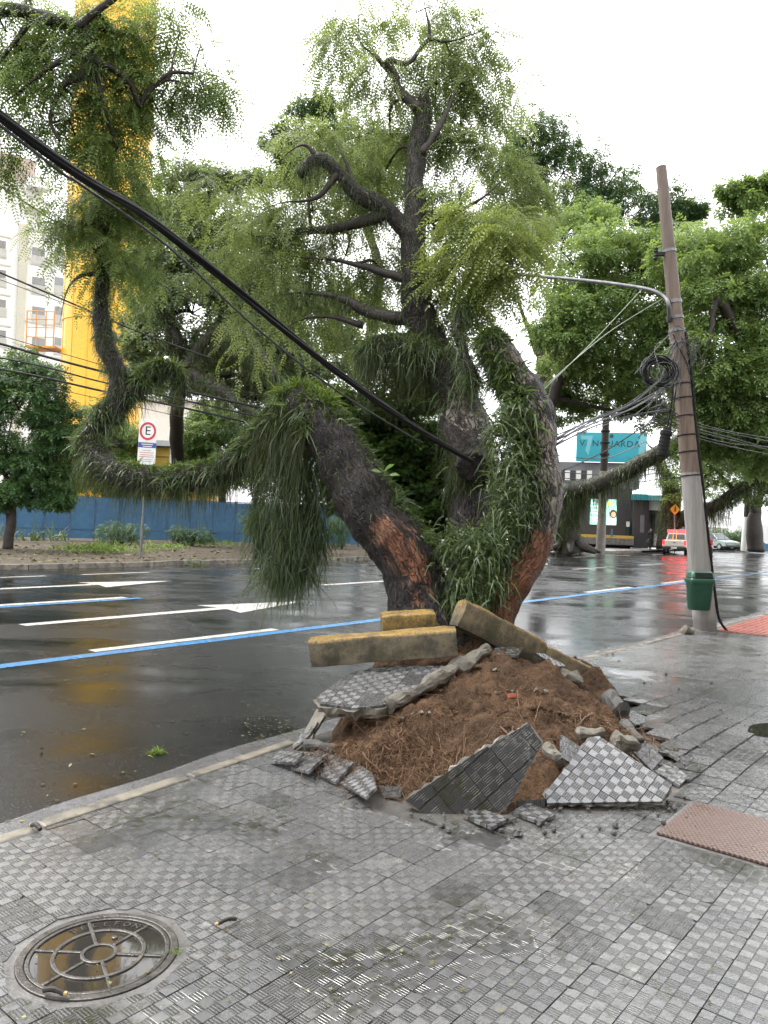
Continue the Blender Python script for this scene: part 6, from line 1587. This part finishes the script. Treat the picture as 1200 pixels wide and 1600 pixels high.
# thick bundle from the left
c0, c1 = P(0, 181, 3.62), P(738, 722, 7.15); ext = c0 + (c0 - c1) * 2.0 + UP * 1.2
ax_ = catmull([tuple(ext), tuple(c0 + (c0 - c1) * .7 + UP * .22), tuple(c0), tuple(P(250, 355, 4.55)), tuple(P(500, 560, 5.7)), tuple(P(640, 662, 6.5)), tuple(c1)], 14)
cb = thing('cable_bundle', Vector(c1), 'thick black twisted cable bundle sloping down from the left into the fork', 'cable')
for k in range(6):
    pts = []; L = 0.0
    for i, p in enumerate(ax_):
        if i: L += float(np.linalg.norm(ax_[i] - ax_[i - 1]))
        a = L * 1.7 + k * math.pi / 3; tdir = Vector(ax_[min(i + 1, len(ax_) - 1)] - ax_[max(i - 1, 0)]).normalized(); u = tdir.cross(UP).normalized(); w = u.cross(tdir); rr_ = .0155 if k < 5 else .0
        pts.append(Vector(p) + (u * math.cos(a) + w * math.sin(a)) * rr_)
    mb = MB(); mb.tube(pts, .0122 if k < 5 else .011, 8); mb.build('strand', M['black'], cb, smooth=True)
run('thin_cable', 'thin cable hanging just below the thick black bundle', 'cable', [c0 + (c0 - c1) * .7 + UP * .12, P(0, 196, 3.62), P(120, 284, 4.08), P(260, 383, 4.6), P(400, 512, 5.25), P(520, 606, 5.85), P(625, 672, 6.45), P(660, 692, 6.7)], .008, 'grey_cable')
# wires on the far side of the road
WL = [('black wire highest on the left, sloping down to the far tree', [(-60, 252, 26), (0, 291, 26), (150, 386, 27), (300, 470, 28), (420, 530, 29)], .032, 'black'),
      ('dark wire crossing the yellow tower above the gallery', [(-60, 400, 26), (0, 426, 26), (110, 473, 27), (215, 518, 27.5), (330, 560, 28)], .034, 'black'),
      ('thin grey wire just under the dark wire by the white block', [(-60, 415, 26), (0, 437, 26), (90, 470, 27), (150, 492, 27.3)], .014, 'grey_cable'),
      ('thin wire crossing the tower level with the gallery floor', [(-60, 508, 26), (0, 524, 26), (110, 556, 26.5), (220, 585, 27), (420, 620, 28)], .014, 'black'),
      ('thick black wire passing in front of the tower foot', [(-60, 522, 26), (0, 537, 26), (100, 565, 26.5), (220, 595, 27), (420, 640, 28)], .045, 'black'),
      ('second black wire in front of the tower foot', [(-60, 548, 26), (60, 571, 26.3), (160, 597, 26.7), (300, 628, 27.5), (420, 655, 28)], .03, 'black'),
      ('lowest black wire in front of the tower foot', [(-60, 566, 26), (60, 588, 26.3), (160, 611, 26.7), (300, 640, 27.5), (420, 668, 28)], .04, 'black'),
      ('thin lower wire brushing the top of the dark bushy tree', [(-60, 580, 26), (60, 602, 26.3), (160, 624, 26.7), (300, 655, 27.5)], .012, 'black')]
for lab, pts, r, m in WL: run('overhead_wire', lab, 'wire', pts, r, m, group='overhead wires across the road')
# litter bin
bc = pb + pax * pole_at(950); bt = pb + pax * pole_at(889)
M['bin'] = pmat('green_bin_plastic', (.016, .078, .044), (.013, .062, .035), 3, .35, None, .06, 40, .002, .5); M['bin_dark'] = flat('bin_opening_shade', (.008, .012, .010), .7)
ctr = bc + Vector((-.20, -.31, 0)); H_ = .60
lb = thing('litter_bin', ctr, 'green plastic litter bin strapped to the leaning pole', 'litter bin')
def rrect(w, d, c, z, n=5, r=.06):
    out = []
    for qx, qy, a0_ in ((1, 1, 0), (-1, 1, 90), (-1, -1, 180), (1, -1, 270)):
        for k in range(n):
            a = rad(a0_ + 90 * k / (n - 1)); out.append(c + Vector((qx * (w / 2 - r) + r * math.cos(a), qy * (d / 2 - r) + r * math.sin(a), z)))
    return out
def loft(mb, loops, cap0=True, cap1=True):
    k0 = len(mb.v); m = len(loops[0])
    for l in loops: mb.v += l
    for i in range(len(loops) - 1):
        for k in range(m): mb.f.append((k0 + i * m + k, k0 + i * m + (k + 1) % m, k0 + (i + 1) * m + (k + 1) % m, k0 + (i + 1) * m + k)); mb.mi.append(0)
    if cap0: mb.f.append(tuple(k0 + k for k in range(m))[::-1]); mb.mi.append(0)
    if cap1: mb.f.append(tuple(k0 + (len(loops) - 1) * m + k for k in range(m))); mb.mi.append(0)
mb = MB(); loft(mb, [rrect(.28, .24, ctr, 0), rrect(.31, .26, ctr, .02), rrect(.365, .30, ctr, .40), rrect(.375, .31, ctr, .41), rrect(.375, .31, ctr, .44)]); mb.build('body', M['bin'], lb, smooth='auto')
mb = MB(); loft(mb, [rrect(.40, .335, ctr, .44), rrect(.41, .34, ctr, .46), rrect(.41, .34, ctr, .50), rrect(.39, .32, ctr, .515)]); mb.build('rim', M['bin'], lb, smooth='auto')
mb = MB(); loft(mb, [rrect(.36, .29, ctr, .516), rrect(.38, .31, ctr, .53), rrect(.36, .28, ctr, .60), rrect(.30, .22, ctr, .63)]); mb.build('hood', M['bin'], lb, smooth='auto')
mb = MB(); loft(mb, [[v + Vector((0, -.168, 0)) for v in [ctr + Vector((sx_ * .14, dy, z)) for sx_, dy, z in ((-1, .004, .54), (1, .004, .54), (1, .018, .612), (-1, .018, .612))]], [v + Vector((0, -.10, 0)) for v in [ctr + Vector((sx_ * .13, 0, z)) for sx_, z in ((-1, .535), (1, .535), (1, .595), (-1, .595))]]]); mb.build('opening_shade', M['bin_dark'], lb)  # solid near-black block on the hood, its colour stands for shade inside
mb = MB(); mb.box(ctr + Vector((.01, .19, .30)), (.10, .12, .04)); mb.build('mount', M['steel'], lb)

# ================================================================== FAR POLE, SIGNS
q0 = G(938, 864, .005); q1 = P(951, 560, q0.y); fp = thing('utility_pole', q0, 'slim concrete pole standing in front of the turquoise sign', 'pole')
M['pole_far'] = pmat('far_pole_concrete', (.26, .235, .21), (.17, .15, .13), 2, .7, world=True)
mb = MB(); mb.tube([q0 - UP * .2, q0.lerp(q1, .3), q0.lerp(q1, .42)], [.30, .26, .245], 14); mb.build('lower_shaft', M['pole_far'], fp, smooth='auto')
mb = MB(); mb.tube([q0.lerp(q1, .42), q0.lerp(q1, .7), q1], [.24, .22, .17], 14); mb.build('upper_shaft', M['twig'], fp, smooth='auto')
for f in (.5, .56, .62, .68, .8): mb = MB(); mb.lathe([(.25, 0), (.31, .02), (.31, .12), (.25, .14)], q0.lerp(q1, f), n=14); mb.build('clamp', M['black'], fp)
for k, (ya, yb) in enumerate(((742, 735), (751, 742), (757, 752), (716, 690))):
    run('overhead_wire', ['uppermost of the wires at the far slim pole, under the sign', 'middle of the wires at the far slim pole', 'lowest of the wires at the far slim pole', 'wire crossing the face of the turquoise sign'][k], 'wire', [(860, ya - 6, 46), (945, ya, q0.y - .4), (1010, yb, 54), (1060, yb - 10, 58)], .03, 'grey_cable', group='wires at the far pole')
# parking sign E
M['sign_white'] = pmat('sign_white', (.66, .66, .62), (.60, .60, .56), 3, .4); M['sign_red'] = flat('sign_red', (.50, .03, .04)); M['sign_black'] = flat('sign_black', (.012, .012, .012)); M['sign_blue'] = flat('sign_blue', (.05, .06, .28)); M['sign_pink'] = flat('sign_faded_red_text', (.45, .18, .16)); M['sign_grey'] = flat('sign_grey_text', (.30, .30, .30))
sg0 = G(219, 872, 0.0); Ys = sg0.y; sk = Ys / 1200
sgn = thing('parking_sign', sg0, 'white parking sign with a red ringed E across the road', 'sign')
st_ = P(232, 640, Ys); sdir = (P(232, 690, Ys) - sg0).normalized(); ex = Vector((1, 0, 0)); ex = (ex - sdir * ex.dot(sdir)).normalized(); nf = ex.cross(sdir) * 1.0
if nf.y > 0: nf = -nf
Rs = Matrix((ex, -nf, sdir)).transposed()
mb = MB(); mb.tube([sg0 - UP * .2, P(231, 660, Ys) ], .04, 10); mb.build('post', M['steel'], sgn, smooth='auto')
def splate(name, px, py, w, h, d, mat, par, th=.01):
    c = P(px, py, Ys) + nf * d; mb = MB(); mb.box(c, (w * sk, th, h * sk), Rs); return mb.build(name, M[mat], par)
p1_ = splate('upper_plate', 232, 674, 28, 35, .06, 'sign_white', sgn); p2_ = splate('lower_plate', 230, 709, 28, 34, .06, 'sign_white', sgn)
mb = MB(); c = P(232, 674, Ys) + nf * .067; k0 = len(mb.v); nn = 40
for r, z in ((9.6 * sk, 0), (9.6 * sk, .008), (12.8 * sk, .008), (12.8 * sk, 0)):
    for i in range(nn): a = 2 * math.pi * i / nn; mb.v.append(c + ex * r * math.cos(a) + sdir * r * 1.1 * math.sin(a) + nf * z)
for qq in range(3):
    for i in range(nn): j = (i + 1) % nn; mb.f.append((qq * nn + i, qq * nn + j, (qq + 1) * nn + j, (qq + 1) * nn + i)); mb.mi.append(0)
mb.build('red_ring', M['sign_red'], p1_)
text_obj('E', 'letter', 19.5 * sk, P(232, 674, Ys) + nf * .068, ex, sdir, M['sign_black'], p1_, .004)
splate('blue_band', 231, 696, 27.5, 7.5, .068, 'sign_blue', p2_); 
for y, w in ((694.6, 18), (697.8, 14)): splate('print_line', 231, y, w, 1.2, .075, 'sign_white', p2_, .004)
for y, w, m in ((704, 14, 'sign_grey'), (707.5, 22, 'sign_pink'), (711, 20, 'sign_pink'), (714, 22, 'sign_pink'), (718, 20, 'sign_grey'), (721, 16, 'sign_grey')): splate('print_line', 230, y, w, 1.0, .068, m, p2_, .004)
# yellow warning sign
M['sign_yellow'] = flat('warning_yellow', (.62, .34, .01)); yq = G(1054, 862, 0); ys = thing('warning_sign', yq, 'yellow diamond warning sign with a walking figure above the pickup', 'sign'); yk = yq.y / 1200
mb = MB(); mb.tube([yq - UP * .1, P(1054, 800, yq.y)], .05, 8); mb.build('post', M['steel'], ys)
mb = MB(); c = P(1054, 796, yq.y) - Vector((0, .08, 0)); mb.box(c, (12 * yk, .03, 12 * yk), Matrix.Rotation(rad(45), 3, 'Y')); dp = mb.build('plate', M['sign_yellow'], ys, bevel=.01)
c = c - Vector((0, .03, 0))
for (x0, z0, x1, z1, w) in ((0, 2.2, 0, -.5, 1.4), (0, -.5, -1.8, -3.6, 1.0), (0, -.5, 1.8, -3.6, 1.0), (0, 1.6, -2, -.2, .8), (0, 1.6, 2, .2, .8)):
    mb = MB(); mb.tube([c + Vector((x0 * yk, 0, z0 * yk)), c + Vector((x1 * yk, 0, z1 * yk))], w * yk * .5, 6); mb.build('figure', M['sign_black'], dp)
mb = MB(); mb.lathe([(.9 * yk, 0), (.9 * yk, .02)], c + Vector((0, 0, 3.6 * yk)), Matrix.Rotation(rad(90), 3, 'X'), 14); mb.build('figure', M['sign_black'], dp)
# white painted post by the street tree
wp = G(1163, 861, .005); wp = P(1163, 861, 68); wpo = thing('white_post', Vector((wp.x, wp.y, 0)), 'pole painted white at the foot beside the forked far right tree', 'pole')
mb = MB(); mb.tube([wp, P(1167, 808, 68)], [.33, .28], 12); mb.build('painted_foot', M['white_wall'], wpo, smooth='auto')
mb = MB(); mb.tube([P(1167, 808, 68), P(1172, 700, 68)], [.27, .2], 12); mb.build('shaft', M['twig'], wpo, smooth='auto')

# ================================================================== VEHICLES
M['tyre'] = flat('tyre_rubber', (.018, .018, .018), .8); M['rim'] = flat('wheel_rim', (.35, .35, .36), .35, .5, .6); M['car_white'] = pmat('cream_white_paint', (.56, .50, .42), (.52, .46, .39), 1, .25, None, 0, 40, .001, .6); M['car_black'] = flat('black_bumper', (.022, .022, .024), .5); M['car_silver'] = pmat('pale_green_silver_paint', (.22, .27, .26), (.2, .25, .24), 1, .25, None, 0, 40, .001, .6, .4); M['plate_w'] = flat('number_plate', (.6, .6, .6)); M['red_lamp'] = emit('lit_tail_lamp', (1.0, .01, .012), 2.5, (.4, .01, .01)); M['beacon'] = emit('lit_red_beacon', (1.0, .012, .016), 5.0, (.5, .02, .02)); M['beacon_core'] = emit('beacon_bulb', (1.0, .30, .28), 4.0)
class Loc:
    def __init__(self, o, head):
        self.o = Vector(o); self.y = Vector((math.sin(head), math.cos(head), 0)); self.x = Vector((math.cos(head), -math.sin(head), 0)); self.R = Matrix((self.x, self.y, UP)).transposed()
    def __call__(self, x, y, z): return self.o + self.x * x + self.y * y + UP * z
def sideprism(mb, L, prof, hw, hw_top=None, ztop=None, mi=0):
    zs = [p[1] for p in prof]; z0, z1 = min(zs), max(zs)
    hwf = lambda z: hw if hw_top is None else hw + (hw_top - hw) * (z - z0) / (z1 - z0 + 1e-9)
    return mb.hexa([L(-hwf(z), y, z) for y, z in prof], [L(hwf(z), y, z) for y, z in prof], mi)
def wheel(root, L, x, y, r=.31, w=.2):
    sg = 1 if x > 0 else -1; Rw_ = L.R @ Matrix.Rotation(rad(90), 3, 'Y'); c = L(x, y, r)
    mb = MB(); mb.lathe([(r * .62, -w / 2), (r * .94, -w / 2), (r, -w / 3), (r, w / 3), (r * .94, w / 2), (r * .62, w / 2)], c, Rw_, 22); wh = mb.build('wheel', M['tyre'], root, smooth='auto')
    mb = MB(); mb.lathe([(r * .60, -w / 2 - .006), (r * .60, w / 2 + .006)], c, Rw_, 16); mb.build('rim', M['rim'], wh, smooth='auto')
tk = Loc(G(1053, 866.5, ROADZ) , RA - rad(14)); trk = thing('pickup_truck', tk.o, 'cream pickup truck seen from behind with red lights flashing on its roof', 'pickup truck')
mb = MB(); sideprism(mb, tk, [(.02, .42), (.02, 1.02), (1.75, 1.04), (1.9, .92), (3.3, .92), (4.25, .80), (4.38, .45)], .82, .78); mb.build('body', M['car_white'], trk, bevel=.04)
mb = MB(); sideprism(mb, tk, [(1.72, 1.045), (1.88, 1.52), (2.75, 1.50), (3.45, .93), (1.9, .925)], .76, .60); mb.build('cab', M['car_white'], trk, bevel=.03)
mb = MB(); mb.hexa([tk(-.60, 1.70, 1.10), tk(.60, 1.70, 1.10), tk(.54, 1.83, 1.45), tk(-.54, 1.83, 1.45)], [tk(-.60, 1.76, 1.10), tk(.60, 1.76, 1.10), tk(.54, 1.89, 1.45), tk(-.54, 1.89, 1.45)]); mb.build('rear_window', M['glass'], trk)
for s_ in (-1, 1):
    mb = MB(); mb.hexa([tk(s_ * .735, 2.0, 1.08), tk(s_ * .735, 3.1, 1.08), tk(s_ * .655, 2.72, 1.43), tk(s_ * .655, 2.05, 1.43)], [tk(s_ * .765, 2.0, 1.08), tk(s_ * .765, 3.1, 1.08), tk(s_ * .685, 2.72, 1.43), tk(s_ * .685, 2.05, 1.43)]); mb.build('side_window', M['glass'], trk)
    mb = MB(); mb.box(tk(s_ * .72, .0, .86), (.13, .07, .30), tk.R); mb.build('tail_light', M['red_lamp'], trk, bevel=.01)
    mb = MB(); mb.box(tk(s_ * .86, 2.95, 1.08), (.16, .10, .12), tk.R); mb.build('mirror', M['car_black'], trk, bevel=.02)
    for y in (.85, 3.45):
        wheel(trk, tk, s_ * .72, y); mb = MB(); mb.lathe([(.37, -.01), (.37, .01)], tk(s_ * .815, y, .42), tk.R @ Matrix.Rotation(rad(90), 3, 'Y'), 20); mb.build('wheel_arch', M['car_black'], trk)
mb = MB(); mb.box(tk(0, -.01, .80), (1.26, .05, .40), tk.R); tgt = mb.build('tailgate', M['car_white'], trk, bevel=.02); mb = MB(); mb.box(tk(0, -.045, .86), (.16, .03, .05), tk.R); mb.build('handle', M['car_black'], tgt)
mb = MB(); mb.box(tk(0, -.06, .46), (1.66, .22, .22), tk.R); bmp = mb.build('bumper', M['car_black'], trk, bevel=.03); mb = MB(); mb.box(tk(0, -.18, .49), (.40, .02, .13), tk.R); mb.build('number_plate', M['plate_w'], bmp)
mb = MB(); mb.box(tk(0, 2.1, 1.66), (1.3, .34, .24), tk.R); mb.build('light_bar', M['beacon'], trk, bevel=.03)
for k in range(5): mb = MB(); mb.lathe([(.045, 0), (.05, .03), (.02, .06)], tk(-.42 + k * .21, 2.06, 1.62), tk.R @ Matrix.Rotation(rad(90), 3, 'X'), 10); mb.build('beacon', M['beacon_core'], trk)
M['ladder'] = flat('orange_ladder', (.7, .3, .02)); mb = MB(); mb.tube([tk(.05, .6, .7), tk(.02, 1.75, 1.75)], .03, 6); mb.tube([tk(-.18, .6, .7), tk(-.2, 1.75, 1.75)], .03, 6); tag(mb.build('ladder', M['ladder']), 'orange ladder standing in the pickup bed', 'ladder')
pcb = P(1118, 852, 70); pcb.z = 0; cr = Loc(pcb, RA + rad(120)); car = thing('parked_car', pcb, 'silver green car parked behind the pole by the hedge', 'car')
mb = MB(); sideprism(mb, cr, [(-2.05, .3), (-2.1, .62), (-1.95, .92), (-1.1, .95), (.9, .92), (1.95, .76), (2.1, .5), (2.05, .3)], .84, .78); mb.build('body', M['car_silver'], car, bevel=.06)
mb = MB(); sideprism(mb, cr, [(-1.75, .93), (-1.1, 1.42), (.25, 1.44), (1.05, .92)], .74, .58); mb.build('cabin', M['glass'], car, bevel=.04)
mb = MB(); sideprism(mb, cr, [(-1.12, 1.425), (-1.05, 1.47), (.2, 1.485), (.27, 1.445)], .60, .56); mb.build('roof', M['car_silver'], car, bevel=.01)
for s_ in (-1, 1):
    for y in (-1.3, 1.3): wheel(car, cr, s_ * .76, y, .30, .19)
    mb = MB(); mb.box(cr(s_ * .6, 2.04, .66), (.3, .1, .14), cr.R); mb.build('headlight', M['plate_w'], car, bevel=.02); mb = MB(); mb.box(cr(s_ * .66, -2.08, .74), (.2, .06, .18), cr.R); mb.build('tail_light', M['sign_red'], car, bevel=.01)
# motorcycle half hidden by the pole
mcb = P(1109, 863, 56); mcb.z = ROADZ; mc = Loc(mcb, RA - rad(10)); mot = thing('motorcycle', mcb, 'small red motorcycle half hidden behind the foot of the pole', 'motorcycle')
M['moto_red'] = flat('motorcycle_red', (.45, .05, .06), .3)
for y in (0, 1.25):
    mb = MB(); mb.lathe([(.22, -.05), (.29, -.05), (.31, 0), (.29, .05), (.22, .05)], mc(0, y, .31), mc.R @ Matrix.Rotation(rad(90), 3, 'Y'), 20); mb.build('wheel', M['tyre'], mot)
mb = MB(); sideprism(mb, mc, [(-.25, .62), (-.2, .82), (.55, .86), (.95, .98), (1.0, .72), (.75, .45), (.3, .45)], .17, .12); mb.build('body', M['moto_red'], mot, bevel=.04)
mb = MB(); mb.box(mc(0, -.15, .98), (.46, .4, .42), mc.R); mb.build('top_box', M['moto_red'], mot, bevel=.05); mb = MB(); mb.box(mc(0, .35, .88), (.26, .65, .1), mc.R); mb.build('seat', M['car_black'], mot, bevel=.04)
mb = MB(); mb.tube([mc(-.34, .95, 1.08), mc(0, 1.02, 1.02), mc(.34, .95, 1.08)], .02, 6); mb.build('handlebar', M['car_black'], mot); mb = MB(); mb.tube([mc(0, .98, 1.0), mc(0, 1.25, .31)], .04, 6); mb.build('fork', M['steel'], mot)

# ================================================================== PEOPLE
M['skin'] = flat('skin', (.30, .17, .11), .55); M['hair'] = flat('dark_hair', (.02, .016, .013), .6); M['dark_cloth'] = flat('dark_suit_cloth', (.022, .022, .027), .8); M['blue_cloth'] = flat('blue_shorts', (.03, .10, .32), .8); M['green_cloth'] = flat('green_shirt', (.05, .22, .14), .8); M['shoe'] = flat('dark_shoes', (.02, .018, .016), .5)
def person(label, foot, head, mats, stride=.0, H_=1.72, hem=.95, cuff=.06, sleeve=1.1, carry=None):
    """mats: (hair, skin, top, bottom, shoe); hem = top/bottom border, cuff = where the trousers end"""
    L = Loc(foot, head); k = H_ / 1.75
    J = {'pel': (0, 0, .95, .135), 'wai': (0, 0, 1.10, .125), 'che': (0, .01, 1.30, .15), 'nec': (0, 0, 1.47, .062), 'hd0': (0, .02, 1.57, .085), 'hd1': (0, .02, 1.68, .078)}
    for s_, n_ in ((-1, 'l'), (1, 'r')):
        f = stride * s_
        J.update({'sh' + n_: (s_ * .18, 0, 1.42, .062), 'el' + n_: (s_ * .235, -.04 - f * .3, 1.14, .046), 'wr' + n_: (s_ * .23, .05 - f * .5, .90, .034), 'ha' + n_: (s_ * .225, .07 - f * .5, .80, .036),
                  'hi' + n_: (s_ * .095, 0, .90, .098), 'kn' + n_: (s_ * .10, .03 + f * .45, .50, .066), 'an' + n_: (s_ * .10, -.02 + f * .9, .09, .045), 'to' + n_: (s_ * .11, .15 + f * .9, .035, .036)})
    ed = [('pel', 'wai'), ('wai', 'che'), ('che', 'nec'), ('nec', 'hd0'), ('hd0', 'hd1')]
    for n_ in 'lr': ed += [('che', 'sh' + n_), ('sh' + n_, 'el' + n_), ('el' + n_, 'wr' + n_), ('wr' + n_, 'ha' + n_), ('pel', 'hi' + n_), ('hi' + n_, 'kn' + n_), ('kn' + n_, 'an' + n_), ('an' + n_, 'to' + n_)]
    keys = list(J); me = bpy.data.meshes.new('p'); me.from_pydata([tuple(Vector(J[q][:3]) * k) for q in keys], [(keys.index(a), keys.index(b)) for a, b in ed], [])
    o = bpy.data.objects.new('p', me); COL.objects.link(o); sk_ = o.modifiers.new('s', 'SKIN')
    for i, q in enumerate(keys): me.skin_vertices[0].data[i].radius = (J[q][3] * k, J[q][3] * k * (.8 if q in ('pel', 'wai', 'che') else 1)); me.skin_vertices[0].data[i].use_root = (q == 'pel')
    o.modifiers.new('u', 'SUBSURF').levels = 2
    d = bpy.data.meshes.new_from_object(o.evaluated_get(bpy.context.evaluated_depsgraph_get())); bpy.data.objects.remove(o)
    d.name = 'body'; d.materials.clear(); [d.materials.append(M[m]) for m in mats]
    for f in d.polygons:
        c = f.center / k; f.use_smooth = True
        if c.z > 1.645 or (c.z > 1.55 and c.y < -.01): m = 0
        elif c.z > 1.475: m = 1
        elif abs(c.x) > .175 and c.z < sleeve: m = 1
        elif c.z > hem: m = 2
        elif c.z > max(cuff, .075): m = 3
        elif c.z > .075: m = 1
        else: m = 4
        f.material_index = m
    d.transform(L.R.to_4x4())
    root = thing('person', Vector(foot), label, 'person')
    link_mesh('body', d, root)
    mb = MB(); mb.tube([L(0, .11 * k, 1.60 * k), L(0, .125 * k, 1.585 * k)], [.012, .016], 6); mb.build('nose', M['skin'], root)
    return root, L
w1 = P(1016, 853, 60); w1.z = .004
pr, Lp = person('person in dark jacket and trousers standing by the shop entrance', w1, rad(160), ('hair', 'skin', 'dark_cloth', 'dark_cloth', 'shoe'), .05, 1.74, sleeve=.88)
mb = MB(); mb.box(Lp(.28, .05, .68), (.12, .34, .26), Lp.R); tag(mb.build('bag', M['car_black'], bevel=.03), 'dark bag held by the person at the shop entrance', 'bag')
w2 = P(873, 856, 49); w2.z = .004
person('person in green shirt and blue shorts walking behind the right stem', w2, rad(-60), ('hair', 'skin', 'green_cloth', 'blue_cloth', 'shoe'), .28, 1.72, hem=.98, cuff=.52, sleeve=1.22)

# ================================================================== SMALL THINGS ON THE GROUND
M['litter'] = leafmat('fallen_leaf', (.04, .03, .015), (.10, .09, .035), (.24, .23, .07), .1, .5)
def scatter(name, label, n, area, size, z, tone=(0, 1), parent=None):
    org, ax = [], []
    while len(org) < n:
        x, y = random.uniform(area[0], area[2]), random.uniform(area[1], area[3]); g = G(x, y, z); s, t = to_st(g)
        if z > ROADZ + .05 and (t > kerb_t(s) - .02 or inside((s, t), HOLE)): continue
        if z < ROADZ + .05 and (t < kerb_t(s) + .03 or t > FAR_T): continue
        org.append(tuple(g + UP * .004)); ax.append((random.gauss(0, 1), random.gauss(0, 1), random.gauss(0, .12)))
    n = len(org); up = np.array([0, 0, 1.0]) + rng.normal(size=(n, 3)) * .15
    v = stamp(TB, np.array(org), np.array(ax), rng.uniform(size[0], size[1], n), up); v[:, 2] = np.maximum(v[:, 2], z + .002)
    return tag(npmesh(name, v, quads(len(v)), M['litter'], parent, np.repeat(rng.uniform(*tone, n), 4)), label, None, None, 'stuff')
scatter('fallen_leaves', 'small wet fallen leaves sprinkled over the pavement', 170, (0, 1050, 1200, 1600), (.010, .026), .006)
scatter('fallen_leaves', 'small wet fallen leaves sprinkled over the road', 230, (0, 880, 1150, 1290), (.015, .045), ROADZ + .006)
scatter('leaf_litter', 'leaf litter and bits drifted along the near gutter', 260, (380, 1090, 500, 1200), (.012, .035), ROADZ + .02)
# twigs
M['twig_cut'] = flat('fresh_broken_wood', (.55, .36, .14))
def twig(label, a, b, r, z=.02):
    A_, B_ = G(*a, z), G(*b, z); m = (A_ + B_) / 2 + Vector((0, 0, r)); root = thing('broken_twig', A_, label, 'twig')
    mb = MB(); mb.tube([Vector(p) for p in catmull([tuple(A_), tuple(m), tuple(B_)], 4)], r, 8); mb.build('stem', M['twig'], root, smooth='auto')
    mb = MB(); d_ = (A_ - B_).normalized(); mb.tube([A_ + d_ * .001, A_ + d_ * .012], [r * .95, r * .7], 8); mb.build('broken_end', M['twig_cut'], root)
twig('short broken twig with a pale end lying on the pavement', (341, 1443), (369, 1436), .008); twig('broken twig lying on the near rim of the manhole cover', (100, 1552), (68, 1547), .009)
twig('dark splinter of wood stuck at the kerb edge on the left', (50, 1289), (63, 1296), .012); twig('thin dark stick lying on the road near the mound', (610, 1065), (560, 1068), .006, ROADZ + .02)
# tufts
def tuft(name, label, px, py, z, n, L, spread, mat='fresh', cat='plant', Y=None, w=(.006, .012), lean=.8):
    c = G(px, py, z) if Y is None else P(px, py, Y); b = np.array(tuple(c)) + rng.normal(size=(n, 3)) * np.array([spread, spread, 0]); d = rng.normal(size=(n, 3)) * .6 * lean + np.array([0, 0, 1.0])
    root = thing(name, c, label, cat); v, q = blades(b, d, rng.uniform(L[0], L[1], n), rng.uniform(w[0], w[1], n), rng.uniform(.2, 1.0, n), 4, curl=.1)
    tag(npmesh('blades', v, q, LEAF[mat], root, vary(n, 10)), kind='stuff')
tuft('fallen_plant', 'small green plant clump lying on the road near the gutter', 245, 1176, ROADZ + .01, 70, (.04, .12), .03, lean=2.0)
tuft('grass_tuft', 'tiny grass tuft at the right rim of the manhole cover', 271, 1488, .003, 26, (.015, .04), .012, w=(.003, .005))
tuft('strap_leaved_plant', 'tall strap leaved plant before the blue wall, left of two', 50, 845, 0, 26, (.9, 1.9), .25, 'epi', Y=36, w=(.05, .09), lean=.5)
tuft('strap_leaved_plant', 'tall strap leaved plant before the blue wall, right of two', 88, 845, 0, 26, (.9, 1.9), .25, 'epi', Y=36, w=(.05, .09), lean=.5)
tuft('strap_leaved_plant', 'tall strap leaved plant at the left edge of the blue wall', 8, 845, 0, 24, (.9, 1.9), .22, 'epi', Y=36, w=(.05, .09), lean=.5)
tuft('weed_patch', 'bright green weed patch on the far verge', 155, 858, 0, 520, (.25, .7), .75, 'fresh', Y=30, w=(.03, .06), lean=1.2)
tuft('weed_patch', 'small weed patch on the verge right of the parking sign', 262, 855, 0, 160, (.2, .6), .4, 'mid', Y=33, w=(.03, .06), lean=1.0)
tuft('weed_patch', 'low weeds at the foot of the blue wall', 330, 850, 0, 160, (.2, .6), .8, 'mid', Y=38, w=(.03, .06), lean=1.0)
fl = Foliage(TB); org = np.array([tuple(G(random.uniform(-20, 560), random.uniform(850, 878), .02)) for _ in range(900)])
ax = rng.normal(size=(900, 3)) * np.array([1, 1, .3]); fl.add(org, ax, rng.uniform(.06, .22, 900), rng.uniform(0, .8, 900)); tag(fl.build('leaf_litter', M['litter'], None), 'dead leaves and twigs littering the far verge', None, None, 'stuff')
for k, (x, y) in enumerate(((305, 884), (318, 880))):
    g = G(x, y, ROADZ); e = Epi(); n = 60; b = np.array(tuple(g)) + rng.normal(size=(n, 3)) * np.array([.15, .15, 0]); v, q = blades(b, rng.normal(size=(n, 3)) * .8 + np.array([0, 0, .8]), rng.uniform(.2, .5, n), rng.uniform(.02, .04, n), rng.uniform(.2, .9, n), 3)
    o = tag(npmesh('fallen_clump', v, q, LEAF['hang'], None, vary(n, 8)), ['fallen plant clump by the far kerb, left of two', 'fallen plant clump by the far kerb, right of two'][k], 'plant clump')
# clump fallen onto the road below the hanging curtain
tuft('fallen_plant', 'dark plant clump fallen on the road below the hanging curtain', 447, 905, ROADZ, 500, (.15, .5), .12, 'epi', Y=8.6, w=(.008, .016), lean=1.4)

# puddles standing on the pavement
def puddle(px, py, rs, rt, seed):
    c = to_st(G(px, py)); mb = MB(); n = 36
    ring_ = [ST(c[0] + rs * (1 + .35 * mnoise.noise((math.cos(a) * 1.3 + seed, math.sin(a) * 1.3, 0))) * math.cos(a), c[1] + rt * (1 + .35 * mnoise.noise((math.cos(a) * 1.3, math.sin(a) * 1.3 + seed, 5))) * math.sin(a), .0095) for a in np.linspace(0, 2 * math.pi, n, endpoint=False)]
    mb.add(ring_, [tuple(range(n))]); struct(mb.build('puddle', M['water']))
puddle(1205, 1143, .30, .16, 1.0)
